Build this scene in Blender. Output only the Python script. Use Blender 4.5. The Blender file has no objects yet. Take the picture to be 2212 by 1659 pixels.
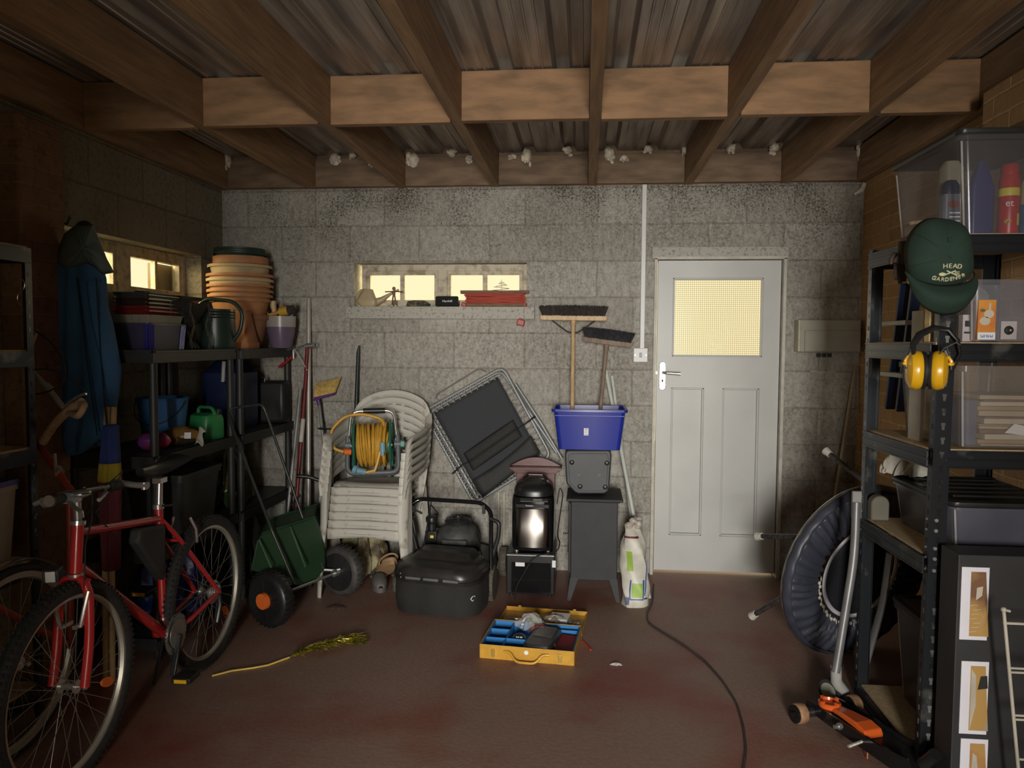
import bpy, math, random
from mathutils import Vector, Matrix, Euler
random.seed(7)
C = bpy.context.scene.collection
PI = math.pi
V = Vector

# ------------------------------------------------------------ camera
F_PX, YAW, PITCH, ROLL = 1662.0, 0.09464, 0.0558, 0.00627
CAM = V((2.35606, -4.84453, 1.45813))
_fw = V((-math.sin(YAW)*math.cos(PITCH), math.cos(YAW)*math.cos(PITCH), -math.sin(PITCH)))
_rt0 = V((math.cos(YAW), math.sin(YAW), 0)); _up0 = _rt0.cross(_fw)
_rt = math.cos(ROLL)*_rt0 + math.sin(ROLL)*_up0
_up = -math.sin(ROLL)*_rt0 + math.cos(ROLL)*_up0
cd = bpy.data.cameras.new('camera'); cam = bpy.data.objects.new('camera', cd); C.objects.link(cam)
m3 = Matrix((_rt, _up, -_fw)).transposed()
cam.matrix_world = Matrix.Translation(CAM) @ m3.to_4x4()
cd.sensor_fit = 'HORIZONTAL'; cd.sensor_width = 36.0; cd.lens = F_PX/2212*36.0
cd.clip_start = 0.02; cd.clip_end = 100
bpy.context.scene.camera = cam
def ray(px, py): return _rt*((px-1106)/F_PX) - _up*((py-829.5)/F_PX) + _fw
def at(px, py, Y): d = ray(px, py); return CAM + d*((Y-CAM.y)/d.y)      # point on the plane Y
def on_floor(px, py, Z=0.0): d = ray(px, py); return CAM + d*((Z-CAM.z)/d.z)
def at_x(px, py, X): d = ray(px, py); return CAM + d*((X-CAM.x)/d.x)

# ------------------------------------------------------------ world, lights, exposure
sc = bpy.context.scene
w = bpy.data.worlds.new('sky'); sc.world = w; w.use_nodes = True
nt = w.node_tree; bg = nt.nodes['Background']
tc = nt.nodes.new('ShaderNodeTexCoord'); sp = nt.nodes.new('ShaderNodeSeparateXYZ'); rp = nt.nodes.new('ShaderNodeValToRGB')
nt.links.new(tc.outputs['Generated'], sp.inputs[0]); nt.links.new(sp.outputs['Z'], rp.inputs[0]); nt.links.new(rp.outputs[0], bg.inputs[0])
rp.color_ramp.elements[0].color = (1.0, .86, .53, 1); rp.color_ramp.elements[0].position = 0.0
rp.color_ramp.elements[1].color = (1.0, .92, .63, 1); rp.color_ramp.elements[1].position = .35
bg.inputs[1].default_value = 1.28
def area(name, loc, target, sx, sy, power, col):
    l = bpy.data.lights.new(name, 'AREA'); l.shape = 'RECTANGLE'; l.size = sx; l.size_y = sy; l.energy = power; l.color = col
    o = bpy.data.objects.new(name, l); C.objects.link(o); o.location = loc
    o.rotation_euler = (V(target)-V(loc)).to_track_quat('-Z', 'Y').to_euler(); return o
area('daylight_through_garage_door', (2.50, -9.0, 1.50), (2.35, 0, 1.0), 1.0, 1.5, 520, (1.0, .955, .89))
area('daylight_at_back_window', (1.43, .5, 1.9), (1.43, -.4, 1.5), 1.1, .35, 12, (1.0, .80, .42))
area('daylight_at_side_window', (-.5, -.92, 1.95), (.4, -.92, 1.6), 1.1, .35, 34, (1.0, .80, .42))
sc.view_settings.view_transform = 'Standard'; sc.view_settings.look = 'None'
sc.view_settings.exposure = 0.0; sc.view_settings.gamma = 1.0; sc.view_settings.use_curve_mapping = False

# ------------------------------------------------------------ materials
MATS = {}
def mat(name, col, rough=.5, metal=0.0, var=.18, scale=6.0, bump=0.0, bscale=60.0, alpha=1.0, stretch=None, col2=None, lo=.35, hi=.65, spec=.5, coat=0.0):
    if name in MATS: return MATS[name]
    m = bpy.data.materials.new(name); m.use_nodes = True; n = m.node_tree; b = n.nodes['Principled BSDF']
    t = n.nodes.new('ShaderNodeTexCoord'); nz = n.nodes.new('ShaderNodeTexNoise'); nz.inputs['Scale'].default_value = scale; nz.inputs['Detail'].default_value = 6
    src = t.outputs['Object']
    if stretch:
        mp = n.nodes.new('ShaderNodeMapping'); mp.inputs['Scale'].default_value = stretch; n.links.new(src, mp.inputs[0]); src = mp.outputs[0]
    n.links.new(src, nz.inputs['Vector'])
    r = n.nodes.new('ShaderNodeValToRGB'); n.links.new(nz.outputs[0], r.inputs[0])
    a = col2 if col2 else tuple(c*(1-var) for c in col)
    bcol = col if col2 else tuple(min(1, c*(1+var)) for c in col)
    r.color_ramp.elements[0].position = lo; r.color_ramp.elements[0].color = (*a, 1)
    r.color_ramp.elements[1].position = hi; r.color_ramp.elements[1].color = (*bcol, 1)
    n.links.new(r.outputs[0], b.inputs['Base Color'])
    b.inputs['Roughness'].default_value = rough; b.inputs['Metallic'].default_value = metal; b.inputs['Alpha'].default_value = alpha
    b.inputs['Specular IOR Level'].default_value = spec
    if coat: b.inputs['Coat Weight'].default_value = coat
    if bump:
        bz = n.nodes.new('ShaderNodeTexNoise'); bz.inputs['Scale'].default_value = bscale; bz.inputs['Detail'].default_value = 4; n.links.new(src, bz.inputs['Vector'])
        bn = n.nodes.new('ShaderNodeBump'); bn.inputs['Strength'].default_value = bump; bn.inputs['Distance'].default_value = .01
        n.links.new(bz.outputs[0], bn.inputs['Height']); n.links.new(bn.outputs[0], b.inputs['Normal'])
    MATS[name] = m; return m

def block_mat(name, axis, c_light, c_dark, c_mortar, bw, bh, ox, oz, mortar, stain=.5, mscale=38.0, mould=False):
    m = bpy.data.materials.new(name); m.use_nodes = True; n = m.node_tree; N = n.nodes.new; Lk = n.links.new; b = n.nodes['Principled BSDF']
    t = N('ShaderNodeTexCoord'); s = N('ShaderNodeSeparateXYZ'); Lk(t.outputs['Object'], s.inputs[0])
    cmb = N('ShaderNodeCombineXYZ'); Lk(s.outputs[axis], cmb.inputs[0]); Lk(s.outputs['Z'], cmb.inputs[1])
    # small wobble so that the joints are not ruled lines
    wz = N('ShaderNodeTexNoise'); wz.inputs['Scale'].default_value = 9; Lk(t.outputs['Object'], wz.inputs['Vector'])
    wm = N('ShaderNodeVectorMath'); wm.operation = 'MULTIPLY_ADD'; wm.inputs[1].default_value = (.012, .012, 0); wm.inputs[2].default_value = (-ox-.006, -oz-.006, 0)
    Lk(wz.outputs['Color'], wm.inputs[0]); ad = N('ShaderNodeVectorMath'); ad.operation = 'ADD'; Lk(cmb.outputs[0], ad.inputs[0]); Lk(wm.outputs[0], ad.inputs[1])
    br = N('ShaderNodeTexBrick'); Lk(ad.outputs[0], br.inputs['Vector'])
    br.inputs['Scale'].default_value = 1; br.inputs['Brick Width'].default_value = bw; br.inputs['Row Height'].default_value = bh
    br.inputs['Mortar Size'].default_value = mortar; br.inputs['Mortar Smooth'].default_value = .4; br.inputs['Bias'].default_value = 0
    br.inputs['Color1'].default_value = (1, 1, 1, 1); br.inputs['Color2'].default_value = (.82, .80, .78, 1); br.inputs['Mortar'].default_value = (*c_mortar, 1)
    n1 = N('ShaderNodeTexNoise'); n1.inputs['Scale'].default_value = mscale; n1.inputs['Detail'].default_value = 8; n1.inputs['Roughness'].default_value = .75; Lk(t.outputs['Object'], n1.inputs['Vector'])
    n2 = N('ShaderNodeTexNoise'); n2.inputs['Scale'].default_value = 2.6; n2.inputs['Detail'].default_value = 5; Lk(t.outputs['Object'], n2.inputs['Vector'])
    mx = N('ShaderNodeMath'); mx.operation = 'MULTIPLY_ADD'; Lk(n2.outputs[0], mx.inputs[0]); mx.inputs[1].default_value = stain; Lk(n1.outputs[0], mx.inputs[2])
    r = N('ShaderNodeValToRGB'); Lk(mx.outputs[0], r.inputs[0])
    r.color_ramp.elements[0].position = .66; r.color_ramp.elements[0].color = (*c_light, 1)
    r.color_ramp.elements[1].position = .92; r.color_ramp.elements[1].color = (*c_dark, 1)
    mm = N('ShaderNodeMix'); mm.data_type = 'RGBA'; mm.blend_type = 'MULTIPLY'; mm.inputs['Factor'].default_value = 1
    Lk(r.outputs[0], mm.inputs['A']); Lk(br.outputs['Color'], mm.inputs['B']); res = mm.outputs['Result']
    if mould:      # black mould speckling the damp blocks under the roof, with streaky brush marks in the whitewash lower down
        n3 = N('ShaderNodeTexNoise'); n3.inputs['Scale'].default_value = 85; n3.inputs['Detail'].default_value = 6; n3.inputs['Roughness'].default_value = .8; Lk(t.outputs['Object'], n3.inputs['Vector'])
        n4 = N('ShaderNodeTexNoise'); n4.inputs['Scale'].default_value = 3.1; n4.inputs['Detail'].default_value = 4; Lk(t.outputs['Object'], n4.inputs['Vector'])
        zr = N('ShaderNodeMapRange'); Lk(s.outputs['Z'], zr.inputs[0]); zr.inputs['From Min'].default_value = 1.5; zr.inputs['From Max'].default_value = 2.5; zr.inputs['To Min'].default_value = -.14; zr.inputs['To Max'].default_value = .06
        a1 = N('ShaderNodeMath'); a1.operation = 'MULTIPLY_ADD'; Lk(n4.outputs[0], a1.inputs[0]); a1.inputs[1].default_value = .35; Lk(n3.outputs[0], a1.inputs[2])
        a2 = N('ShaderNodeMath'); a2.operation = 'ADD'; Lk(a1.outputs[0], a2.inputs[0]); Lk(zr.outputs[0], a2.inputs[1])
        rm = N('ShaderNodeValToRGB'); Lk(a2.outputs[0], rm.inputs[0]); rm.color_ramp.elements[0].position = .70; rm.color_ramp.elements[0].color = (1, 1, 1, 1); rm.color_ramp.elements[1].position = .80; rm.color_ramp.elements[1].color = (.22, .21, .19, 1)
        m5 = N('ShaderNodeMix'); m5.data_type = 'RGBA'; m5.blend_type = 'MULTIPLY'; m5.inputs['Factor'].default_value = 1; Lk(res, m5.inputs['A']); Lk(rm.outputs[0], m5.inputs['B']); res = m5.outputs['Result']
        mp = N('ShaderNodeMapping'); mp.inputs['Scale'].default_value = (22, 22, 12); Lk(t.outputs['Object'], mp.inputs[0]); n6 = N('ShaderNodeTexNoise'); n6.inputs['Scale'].default_value = 1.6; n6.inputs['Detail'].default_value = 6; n6.inputs['Roughness'].default_value = .7; Lk(mp.outputs[0], n6.inputs['Vector'])
        r6 = N('ShaderNodeValToRGB'); Lk(n6.outputs[0], r6.inputs[0]); r6.color_ramp.elements[0].position = .38; r6.color_ramp.elements[0].color = (.76, .75, .73, 1); r6.color_ramp.elements[1].position = .60; r6.color_ramp.elements[1].color = (1.08, 1.08, 1.08, 1)
        m7 = N('ShaderNodeMix'); m7.data_type = 'RGBA'; m7.blend_type = 'MULTIPLY'; m7.inputs['Factor'].default_value = 1; Lk(res, m7.inputs['A']); Lk(r6.outputs[0], m7.inputs['B']); res = m7.outputs['Result']
    Lk(res, b.inputs['Base Color'])
    b.inputs['Roughness'].default_value = .85; b.inputs['Specular IOR Level'].default_value = .2
    sub = N('ShaderNodeMath'); sub.operation = 'MULTIPLY_ADD'; Lk(br.outputs['Fac'], sub.inputs[0]); sub.inputs[1].default_value = -1.0; Lk(n1.outputs[0], sub.inputs[2])
    bn = N('ShaderNodeBump'); bn.inputs['Strength'].default_value = .6; bn.inputs['Distance'].default_value = .008
    Lk(sub.outputs[0], bn.inputs['Height']); Lk(bn.outputs[0], b.inputs['Normal'])
    return m
ZC = 2.1838
M_BLOCK = block_mat('painted_blockwork', 'X', (.44, .425, .385), (.13, .122, .105), (.72, .70, .67), .45, .225, .3985, ZC-2.25, .0055, .34, 60, True)
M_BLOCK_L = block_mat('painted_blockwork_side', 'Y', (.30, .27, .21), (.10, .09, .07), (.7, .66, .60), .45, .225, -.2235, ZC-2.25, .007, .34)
M_BRICK = block_mat('ochre_brickwork', 'Y', (.46, .29, .15), (.24, .14, .075), (1.2, 1.25, 1.25), .225, .075, .05, -.02, .006, .25, 22)
M_PIER = block_mat('dark_brickwork', 'Y', (.24, .14, .09), (.08, .05, .035), (1.0, 1.0, 1.0), .225, .075, .05, -.02, .006, .3, 22)  # left pier: darker brick tones than the right wall

def floor_mat():
    m = bpy.data.materials.new('red_painted_concrete'); m.use_nodes = True; n = m.node_tree; N = n.nodes.new; Lk = n.links.new; b = n.nodes['Principled BSDF']
    t = N('ShaderNodeTexCoord')
    n1 = N('ShaderNodeTexNoise'); n1.inputs['Scale'].default_value = 1.6; n1.inputs['Detail'].default_value = 6; Lk(t.outputs['Object'], n1.inputs['Vector'])
    r = N('ShaderNodeValToRGB'); Lk(n1.outputs[0], r.inputs[0])
    r.color_ramp.elements[0].position = .34; r.color_ramp.elements[0].color = (.25, .075, .052, 1)
    r.color_ramp.elements[1].position = .54; r.color_ramp.elements[1].color = (.29, .185, .145, 1)
    n2 = N('ShaderNodeTexNoise'); n2.inputs['Scale'].default_value = 55; n2.inputs['Detail'].default_value = 5; Lk(t.outputs['Object'], n2.inputs['Vector'])
    r2 = N('ShaderNodeValToRGB'); Lk(n2.outputs[0], r2.inputs[0]); r2.color_ramp.elements[0].color = (.72, .70, .68, 1); r2.color_ramp.elements[1].color = (1.2, 1.2, 1.2, 1)
    mm = N('ShaderNodeMix'); mm.data_type = 'RGBA'; mm.blend_type = 'MULTIPLY'; mm.inputs['Factor'].default_value = 1
    Lk(r.outputs[0], mm.inputs['A']); Lk(r2.outputs[0], mm.inputs['B'])
    v = N('ShaderNodeTexVoronoi'); v.inputs['Scale'].default_value = 9; v.inputs['Randomness'].default_value = 1; Lk(t.outputs['Object'], v.inputs['Vector'])
    r3 = N('ShaderNodeValToRGB'); Lk(v.outputs['Distance'], r3.inputs[0]); r3.color_ramp.elements[0].position = .018; r3.color_ramp.elements[0].color = (1, 1, 1, 1); r3.color_ramp.elements[1].position = .028; r3.color_ramp.elements[1].color = (0, 0, 0, 1)
    m2 = N('ShaderNodeMix'); m2.data_type = 'RGBA'; Lk(r3.outputs[0], m2.inputs['Factor']); Lk(mm.outputs['Result'], m2.inputs['A']); m2.inputs['B'].default_value = (.45, .40, .34, 1)
    Lk(m2.outputs['Result'], b.inputs['Base Color'])
    rr = N('ShaderNodeMapRange'); Lk(n1.outputs[0], rr.inputs[0]); rr.inputs['To Min'].default_value = .42; rr.inputs['To Max'].default_value = .66; Lk(rr.outputs[0], b.inputs['Roughness'])
    bn = N('ShaderNodeBump'); bn.inputs['Strength'].default_value = .25; bn.inputs['Distance'].default_value = .004; Lk(n2.outputs[0], bn.inputs['Height']); Lk(bn.outputs[0], b.inputs['Normal'])
    return m
M_FLOOR = floor_mat()
M_TIMBER_Y = mat('rafter_timber', (.27, .165, .085), .75, stretch=(14, 1.2, 14), scale=3, var=.22, bump=.25, bscale=8)
M_TIMBER_X = mat('blocking_timber', (.34, .195, .098), .75, stretch=(2.2, 8, 8), scale=2.6, col2=(.20, .118, .06), bump=.25, bscale=8)
M_PLATE = mat('old_wallplate_timber', (.22, .145, .09), .8, stretch=(2.2, 8, 8), scale=2.6, col2=(.12, .08, .05), bump=.3, bscale=8)
M_ROOF = mat('galvanised_sheet', (.50, .465, .42), .42, metal=.6, stretch=(9, .7, 9), scale=2.2, col2=(.24, .22, .20), lo=.35, hi=.65)
M_WHITE = mat('white_gloss_paint', (.50, .51, .49), .42, var=.05, scale=3, coat=.1)
M_FRAME = mat('old_cream_paint', (.52, .47, .36), .6, scale=24, col2=(.26, .21, .15), lo=.3, hi=.55, bump=.3, bscale=90)
M_LINTEL = mat('painted_concrete', (.42, .405, .365), .8, scale=55, col2=(.20, .19, .165), lo=.30, hi=.48, bump=.3, bscale=90)
M_CHROME = mat('chrome', (.72, .70, .66), .22, metal=.85, var=.1)
M_STEEL = mat('dull_steel', (.50, .50, .48), .35, metal=.85, var=.15)
M_ALU = mat('grey_aluminium_tube', (.27, .28, .28), .42, metal=.35, var=.08)
M_BLACK = mat('black_plastic', (.018, .018, .018), .38, var=.3)
M_BLACKM = mat('matt_black', (.025, .025, .024), .7, var=.3)
M_RUBBER = mat('black_rubber', (.022, .021, .020), .75, var=.35, bump=.3, bscale=120)
M_REDP = mat('red_enamel', (.42, .022, .022), .28, var=.1, coat=.4)
M_ORANGE = mat('orange_plastic', (.80, .16, .025), .5, var=.05)
M_CLEAR = mat('clear_plastic', (.24, .235, .25), .14, var=.06, alpha=.15, spec=.8)
M_PAPER = mat('white_paper', (.82, .82, .84), .7, var=.03)
M_RACK = mat('galvanised_black_rack', (.030, .034, .040), .30, metal=.55, scale=9, col2=(.13, .13, .125), lo=.30, hi=.40)
M_BOARD = mat('chipboard', (.50, .37, .22), .8, var=.14, scale=60)

# ------------------------------------------------------------ mesh helper
class G:
    def __init__(s): s.v = []; s.f = []; s.T = Matrix.Identity(4)
    def at(s, loc=(0, 0, 0), rot=(0, 0, 0)): s.T = Matrix.Translation(loc) @ Euler(rot).to_matrix().to_4x4(); return s
    def add(s, vs, fs):
        k = len(s.v); s.v += [tuple(s.T @ V(p)) for p in vs]; s.f += [tuple(i+k for i in f) for f in fs]; return s
    def box(s, c, d, rot=None, taper=1.0):
        hx, hy, hz = d[0]/2, d[1]/2, d[2]/2; R = Euler(rot).to_matrix() if rot else None; vs = []
        for z in (-1, 1):
            k = taper if z < 0 else 1
            for x, y in ((-1, -1), (1, -1), (1, 1), (-1, 1)):
                p = V((x*hx*k, y*hy*k, z*hz)); p = R @ p if R else p; vs.append(p+V(c))
        return s.add(vs, [(3, 2, 1, 0), (4, 5, 6, 7), (0, 1, 5, 4), (1, 2, 6, 5), (2, 3, 7, 6), (3, 0, 4, 7)])
    def bar(s, a, b, wd, th, up=(0, 0, 1)):
        a, b = V(a), V(b); d = (b-a).normalized(); u = V(up); x = d.cross(u)
        if x.length < 1e-4: x = d.cross(V((1, 0, 0)))
        x.normalize(); y = x.cross(d); vs = []
        for p in (a, b):
            for i, j in ((-1, -1), (1, -1), (1, 1), (-1, 1)): vs.append(p+x*(i*wd/2)+y*(j*th/2))
        return s.add(vs, [(3, 2, 1, 0), (4, 5, 6, 7), (0, 1, 5, 4), (1, 2, 6, 5), (2, 3, 7, 6), (3, 0, 4, 7)])
    def tube(s, pts, r, n=10, closed=False, flat=1.0):
        P = [V(p) for p in pts]; m = len(P); rs = r if isinstance(r, (list, tuple)) else [r]*m
        tg = []
        for i in range(m):
            a = P[i-1] if (i > 0 or closed) else P[i]; b = P[(i+1) % m] if (i < m-1 or closed) else P[i]
            tg.append((b-a).normalized())
        u = tg[0].cross(V((0, 0, 1)));  u = u if u.length > 1e-3 else tg[0].cross(V((1, 0, 0))); u.normalize()
        vs = []; fs = []
        for i in range(m):
            if i: u = (u-tg[i]*u.dot(tg[i])); u = u.normalized() if u.length > 1e-6 else tg[i].orthogonal().normalized()
            w_ = tg[i].cross(u)
            for k in range(n): a = 2*PI*k/n; vs.append(P[i]+(u*math.cos(a)+w_*(math.sin(a)*flat))*rs[i])
        for i in range(m if closed else m-1):
            for k in range(n): fs.append((i*n+k, i*n+(k+1) % n, ((i+1) % m)*n+(k+1) % n, ((i+1) % m)*n+k))
        if not closed: fs.append(tuple(range(n-1, -1, -1))); fs.append(tuple((m-1)*n+k for k in range(n)))
        return s.add(vs, fs)
    def cyl(s, a, b, r, r2=None, n=20): return s.tube([a, b], [r, r if r2 is None else r2], n)
    def lathe(s, prof, c=(0, 0, 0), axis=(0, 0, 1), n=28, a0=0, a1=2*PI, sx=1, sy=1):
        q = V((0, 0, 1)).rotation_difference(V(axis)); vs = []; fs = []; full = abs(a1-a0-2*PI) < 1e-6; m = n if full else n+1
        for r, z in prof:
            for k in range(m): a = a0+(a1-a0)*k/n; vs.append(V(c)+q @ V((r*math.cos(a)*sx, r*math.sin(a)*sy, z)))
        for i in range(len(prof)-1):
            for k in range(n): k2 = (k+1) % m; fs.append((i*m+k, i*m+k2, (i+1)*m+k2, (i+1)*m+k))
        if full and prof[0][0] > 1e-5: fs.append(tuple(range(m-1, -1, -1)))
        if full and prof[-1][0] > 1e-5: fs.append(tuple((len(prof)-1)*m+k for k in range(m)))
        return s.add(vs, fs)
    def vessel(s, prof, th=.004, **k):      # open container: outside profile then inside, thin wall
        inner = [(max(r-th, 0.001), z+(th if i == 0 else 0)) for i, (r, z) in enumerate(prof)][::-1]
        return s.lathe(list(prof)+inner, **k)
    def ball(s, c, r, n=14, m=9):
        r = r if isinstance(r, (tuple, list)) else (r, r, r); vs = []; fs = []
        for i in range(m+1):
            t = PI*i/m
            for k in range(n): a = 2*PI*k/n; vs.append((c[0]+r[0]*math.sin(t)*math.cos(a), c[1]+r[1]*math.sin(t)*math.sin(a), c[2]+r[2]*math.cos(t)))
        for i in range(m):
            for k in range(n): fs.append((i*n+k, (i+1)*n+k, (i+1)*n+(k+1) % n, i*n+(k+1) % n))
        return s.add(vs, fs)
    def prism(s, poly, o, u, v, th):        # poly in (u,v), extruded th along u x v, centred
        o, u, v = V(o), V(u).normalized(), V(v).normalized(); w_ = u.cross(v); n = len(poly); vs = []
        for k in (-.5, .5):
            for a, b in poly: vs.append(o+u*a+v*b+w_*(k*th))
        return s.add(vs, [tuple(range(n-1, -1, -1)), tuple(range(n, 2*n))]+[(i, (i+1) % n, n+(i+1) % n, n+i) for i in range(n)])
    def grid(s, fn, nu, nv, cu=False):
        vs = [fn(i/nu, j/nv) for j in range(nv+1) for i in range(nu if cu else nu+1)]; w_ = nu if cu else nu+1; fs = []
        for j in range(nv):
            for i in range(nu): fs.append((j*w_+i, j*w_+(i+1) % w_, (j+1)*w_+(i+1) % w_, (j+1)*w_+i))
        return s.add(vs, fs)
    def tub(s, c, bx, by, tx, ty, h, th=.003, r=.02, rim=.012, n=5):   # rounded rectangular open tub
        def ring(x, y, z, rr):
            o = []
            for sx, sy, a in ((1, 1, 0), (-1, 1, PI/2), (-1, -1, PI), (1, -1, 1.5*PI)):
                for k in range(n): t = a+PI/2*k/(n-1); o.append((c[0]+sx*(x/2-rr)+rr*math.cos(t), c[1]+sy*(y/2-rr)+rr*math.sin(t), c[2]+z))
            return o
        R = [ring(bx, by, 0, r), ring(bx+(tx-bx)*.93, by+(ty-by)*.93, h*.93, r), ring(tx, ty, h*.93, r), ring(tx+2*rim, ty+2*rim, h*.93, r), ring(tx+2*rim, ty+2*rim, h, r), ring(tx-2*th, ty-2*th, h, r), ring(bx-2*th, by-2*th, th, r)]
        m = 4*n; vs = [p for q in R for p in q]; fs = [tuple(range(m-1, -1, -1)), tuple((len(R)-1)*m+k for k in range(m))]
        for i in range(len(R)-1):
            for k in range(m): fs.append((i*m+k, i*m+(k+1) % m, (i+1)*m+(k+1) % m, (i+1)*m+k))
        return s.add(vs, fs)

def rot_pts(pts, c, ax, ang):
    R = Matrix.Rotation(ang, 4, ax); return [V(c)+R @ (V(p)-V(c)) for p in pts]
def tags(o, label=None, cat=None, group=None, kind=None):
    if label: o['label'] = label
    if cat: o['category'] = cat
    if group: o['group'] = group
    if kind: o['kind'] = kind
    return o
def build(name, g, m, parent=None, bevel=0, smooth=True, world=False, solid=0, sub=0, seg=2, ang=40):
    me = bpy.data.meshes.new(name); vs = g.v
    if parent is not None and world:
        inv = parent.matrix_basis.inverted() if parent.parent is None else (parent.parent.matrix_basis @ parent.matrix_basis).inverted()
        vs = [tuple(inv @ V(p)) for p in vs]
    me.from_pydata([tuple(p) for p in vs], [], g.f); me.update()
    import bmesh
    bm = bmesh.new(); bm.from_mesh(me); bmesh.ops.recalc_face_normals(bm, faces=bm.faces); bm.to_mesh(me); bm.free()
    me.materials.append(m)
    o = bpy.data.objects.new(name, me); C.objects.link(o)
    if parent is not None: o.parent = parent
    if solid: x = o.modifiers.new('solid', 'SOLIDIFY'); x.thickness = solid; x.offset = 0
    if sub: x = o.modifiers.new('sub', 'SUBSURF'); x.levels = sub; x.render_levels = sub
    if bevel: x = o.modifiers.new('bevel', 'BEVEL'); x.width = bevel; x.segments = seg; x.limit_method = 'ANGLE'; x.angle_limit = .6
    if smooth:
        me.polygons.foreach_set('use_smooth', [True]*len(me.polygons))
        me.set_sharp_from_angle(angle=math.radians(ang))
    return o
def build2(name, items, parent=None, **k):      # one part whose surface pattern has its own materials
    g = G(); cnt = []
    for gi, mi in items:
        n0 = len(g.v); g.v += gi.v; g.f += [tuple(i+n0 for i in f) for f in gi.f]; cnt.append(len(gi.f))
    o = build(name, g, items[0][1], parent, **k); idx = []
    for j, (gi, mi) in enumerate(items):
        if j: o.data.materials.append(mi)
        idx += [j]*cnt[j]
    o.data.polygons.foreach_set('material_index', idx); return o
def thing(name, label, cat, loc=(0, 0, 0), rot=(0, 0, 0), group=None):
    o = bpy.data.objects.new(name, None); C.objects.link(o); o.location = loc; o.rotation_euler = rot; o.empty_display_size = .1
    o.matrix_basis = Matrix.Translation(loc) @ Euler(rot).to_matrix().to_4x4()
    return tags(o, label, cat, group)
def struct(name, g, m, parent=None, **k):
    o = build(name, g, m, parent, **k)
    if parent is None: o['kind'] = 'structure'
    return o
def sempty(name, loc=(0, 0, 0)):
    o = bpy.data.objects.new(name, None); C.objects.link(o); o.location = loc; o.matrix_basis = Matrix.Translation(loc); o['kind'] = 'structure'; return o
def text(body, size, loc, u, v, m, parent, name='lettering', ext=.0006, world=True, align='CENTER', mirror=False):
    cu = bpy.data.curves.new(name, 'FONT'); cu.body = body; cu.size = size; cu.extrude = ext; cu.align_x = align; cu.align_y = 'CENTER'
    to = bpy.data.objects.new('tmp_text', cu); C.objects.link(to); bpy.context.view_layer.update()
    me = bpy.data.meshes.new_from_object(to.evaluated_get(bpy.context.evaluated_depsgraph_get())); bpy.data.objects.remove(to)
    u, v = V(u).normalized(), V(v).normalized(); w_ = u.cross(v); M = Matrix((u, v, w_)).transposed().to_4x4(); M.translation = V(loc)
    if world and parent is not None: M = (parent.matrix_basis if parent.parent is None else parent.parent.matrix_basis @ parent.matrix_basis).inverted() @ M
    me.transform(M); me.materials.clear(); me.materials.append(m); me.name = name
    o = bpy.data.objects.new(name, me); C.objects.link(o); o.parent = parent; return o
def dup(root, loc=None, rot=None, label=None):
    r = root.copy(); C.objects.link(r)
    if loc is not None: r.location = loc
    if rot is not None: r.rotation_euler = rot
    if label: r['label'] = label
    for ch in list(root.children):
        c = ch.copy(); C.objects.link(c); c.parent = r
        for gch in list(ch.children):
            d = gch.copy(); C.objects.link(d); d.parent = c
    return r
def arc(c, r, a0, a1, n, u=(1, 0, 0), v=(0, 0, 1)):
    u, v = V(u), V(v); return [V(c)+u*(r*math.cos(a0+(a1-a0)*k/n))+v*(r*math.sin(a0+(a1-a0)*k/n)) for k in range(n+1)]
def rounded(pts, r, n=4):      # round the corners of an open polyline
    P = [V(p) for p in pts]; o = [P[0]]
    for i in range(1, len(P)-1):
        a = (P[i-1]-P[i]); b = (P[i+1]-P[i]); q = min(r, a.length*.45, b.length*.45); p0 = P[i]+a.normalized()*q; p1 = P[i]+b.normalized()*q
        for k in range(n+1): t = k/n; o.append(p0*(1-t)**2+P[i]*(2*t*(1-t))+p1*t**2)
    o.append(P[-1]); return o
def rounded_closed(pts, r, n=4):
    P = [V(p) for p in pts]; o = []; m = len(P)
    for i in range(m):
        a = (P[i-1]-P[i]); b = (P[(i+1) % m]-P[i]); q = min(r, a.length*.45, b.length*.45); p0 = P[i]+a.normalized()*q; p1 = P[i]+b.normalized()*q
        for k in range(n+1): t = k/n; o.append(p0*(1-t)**2+P[i]*(2*t*(1-t))+p1*t**2)
    return o

# ============================================================ THE ROOM
XW, ZT, YF = 4.008, 2.42, -6.0
OXL, OXR, OZT = 1.85, 3.02, 2.02          # unseen garage door opening behind the camera, width set to shape the light
g = G().box((2.0, -2.9, -.05), (4.5, 6.6, .1)); struct('floor', g, M_FLOOR, smooth=False)
# back wall with window and door holes
WX0, WX1, WZ0, WZ1 = .876, 1.985, 1.672, 1.950
DX0, DX1, DZ1 = 2.775, 3.552, 1.975
def wall_x(name, y0, y1, x0, x1, z0, z1, holes, m):
    g = G(); xs = sorted({x0, x1, *[h[0] for h in holes], *[h[1] for h in holes]}); zs = sorted({z0, z1, *[h[2] for h in holes], *[h[3] for h in holes]})
    for i in range(len(xs)-1):
        for j in range(len(zs)-1):
            cx, cz = (xs[i]+xs[i+1])/2, (zs[j]+zs[j+1])/2
            if any(h[0] < cx < h[1] and h[2] < cz < h[3] for h in holes): continue
            g.box((cx, (y0+y1)/2, cz), (xs[i+1]-xs[i], y1-y0, zs[j+1]-zs[j]))
    return struct(name, g, m, smooth=False)
wall_x('wall_back', 0, .20, -.2, 4.2, 0, ZT, [(WX0, WX1, WZ0, WZ1), (DX0, DX1, 0, DZ1)], M_BLOCK)
wall_x('wall_front', YF-.2, YF, -.2, 4.2, 0, 2.75, [(OXL, OXR, 0, OZT)], M_BLOCK)
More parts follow.
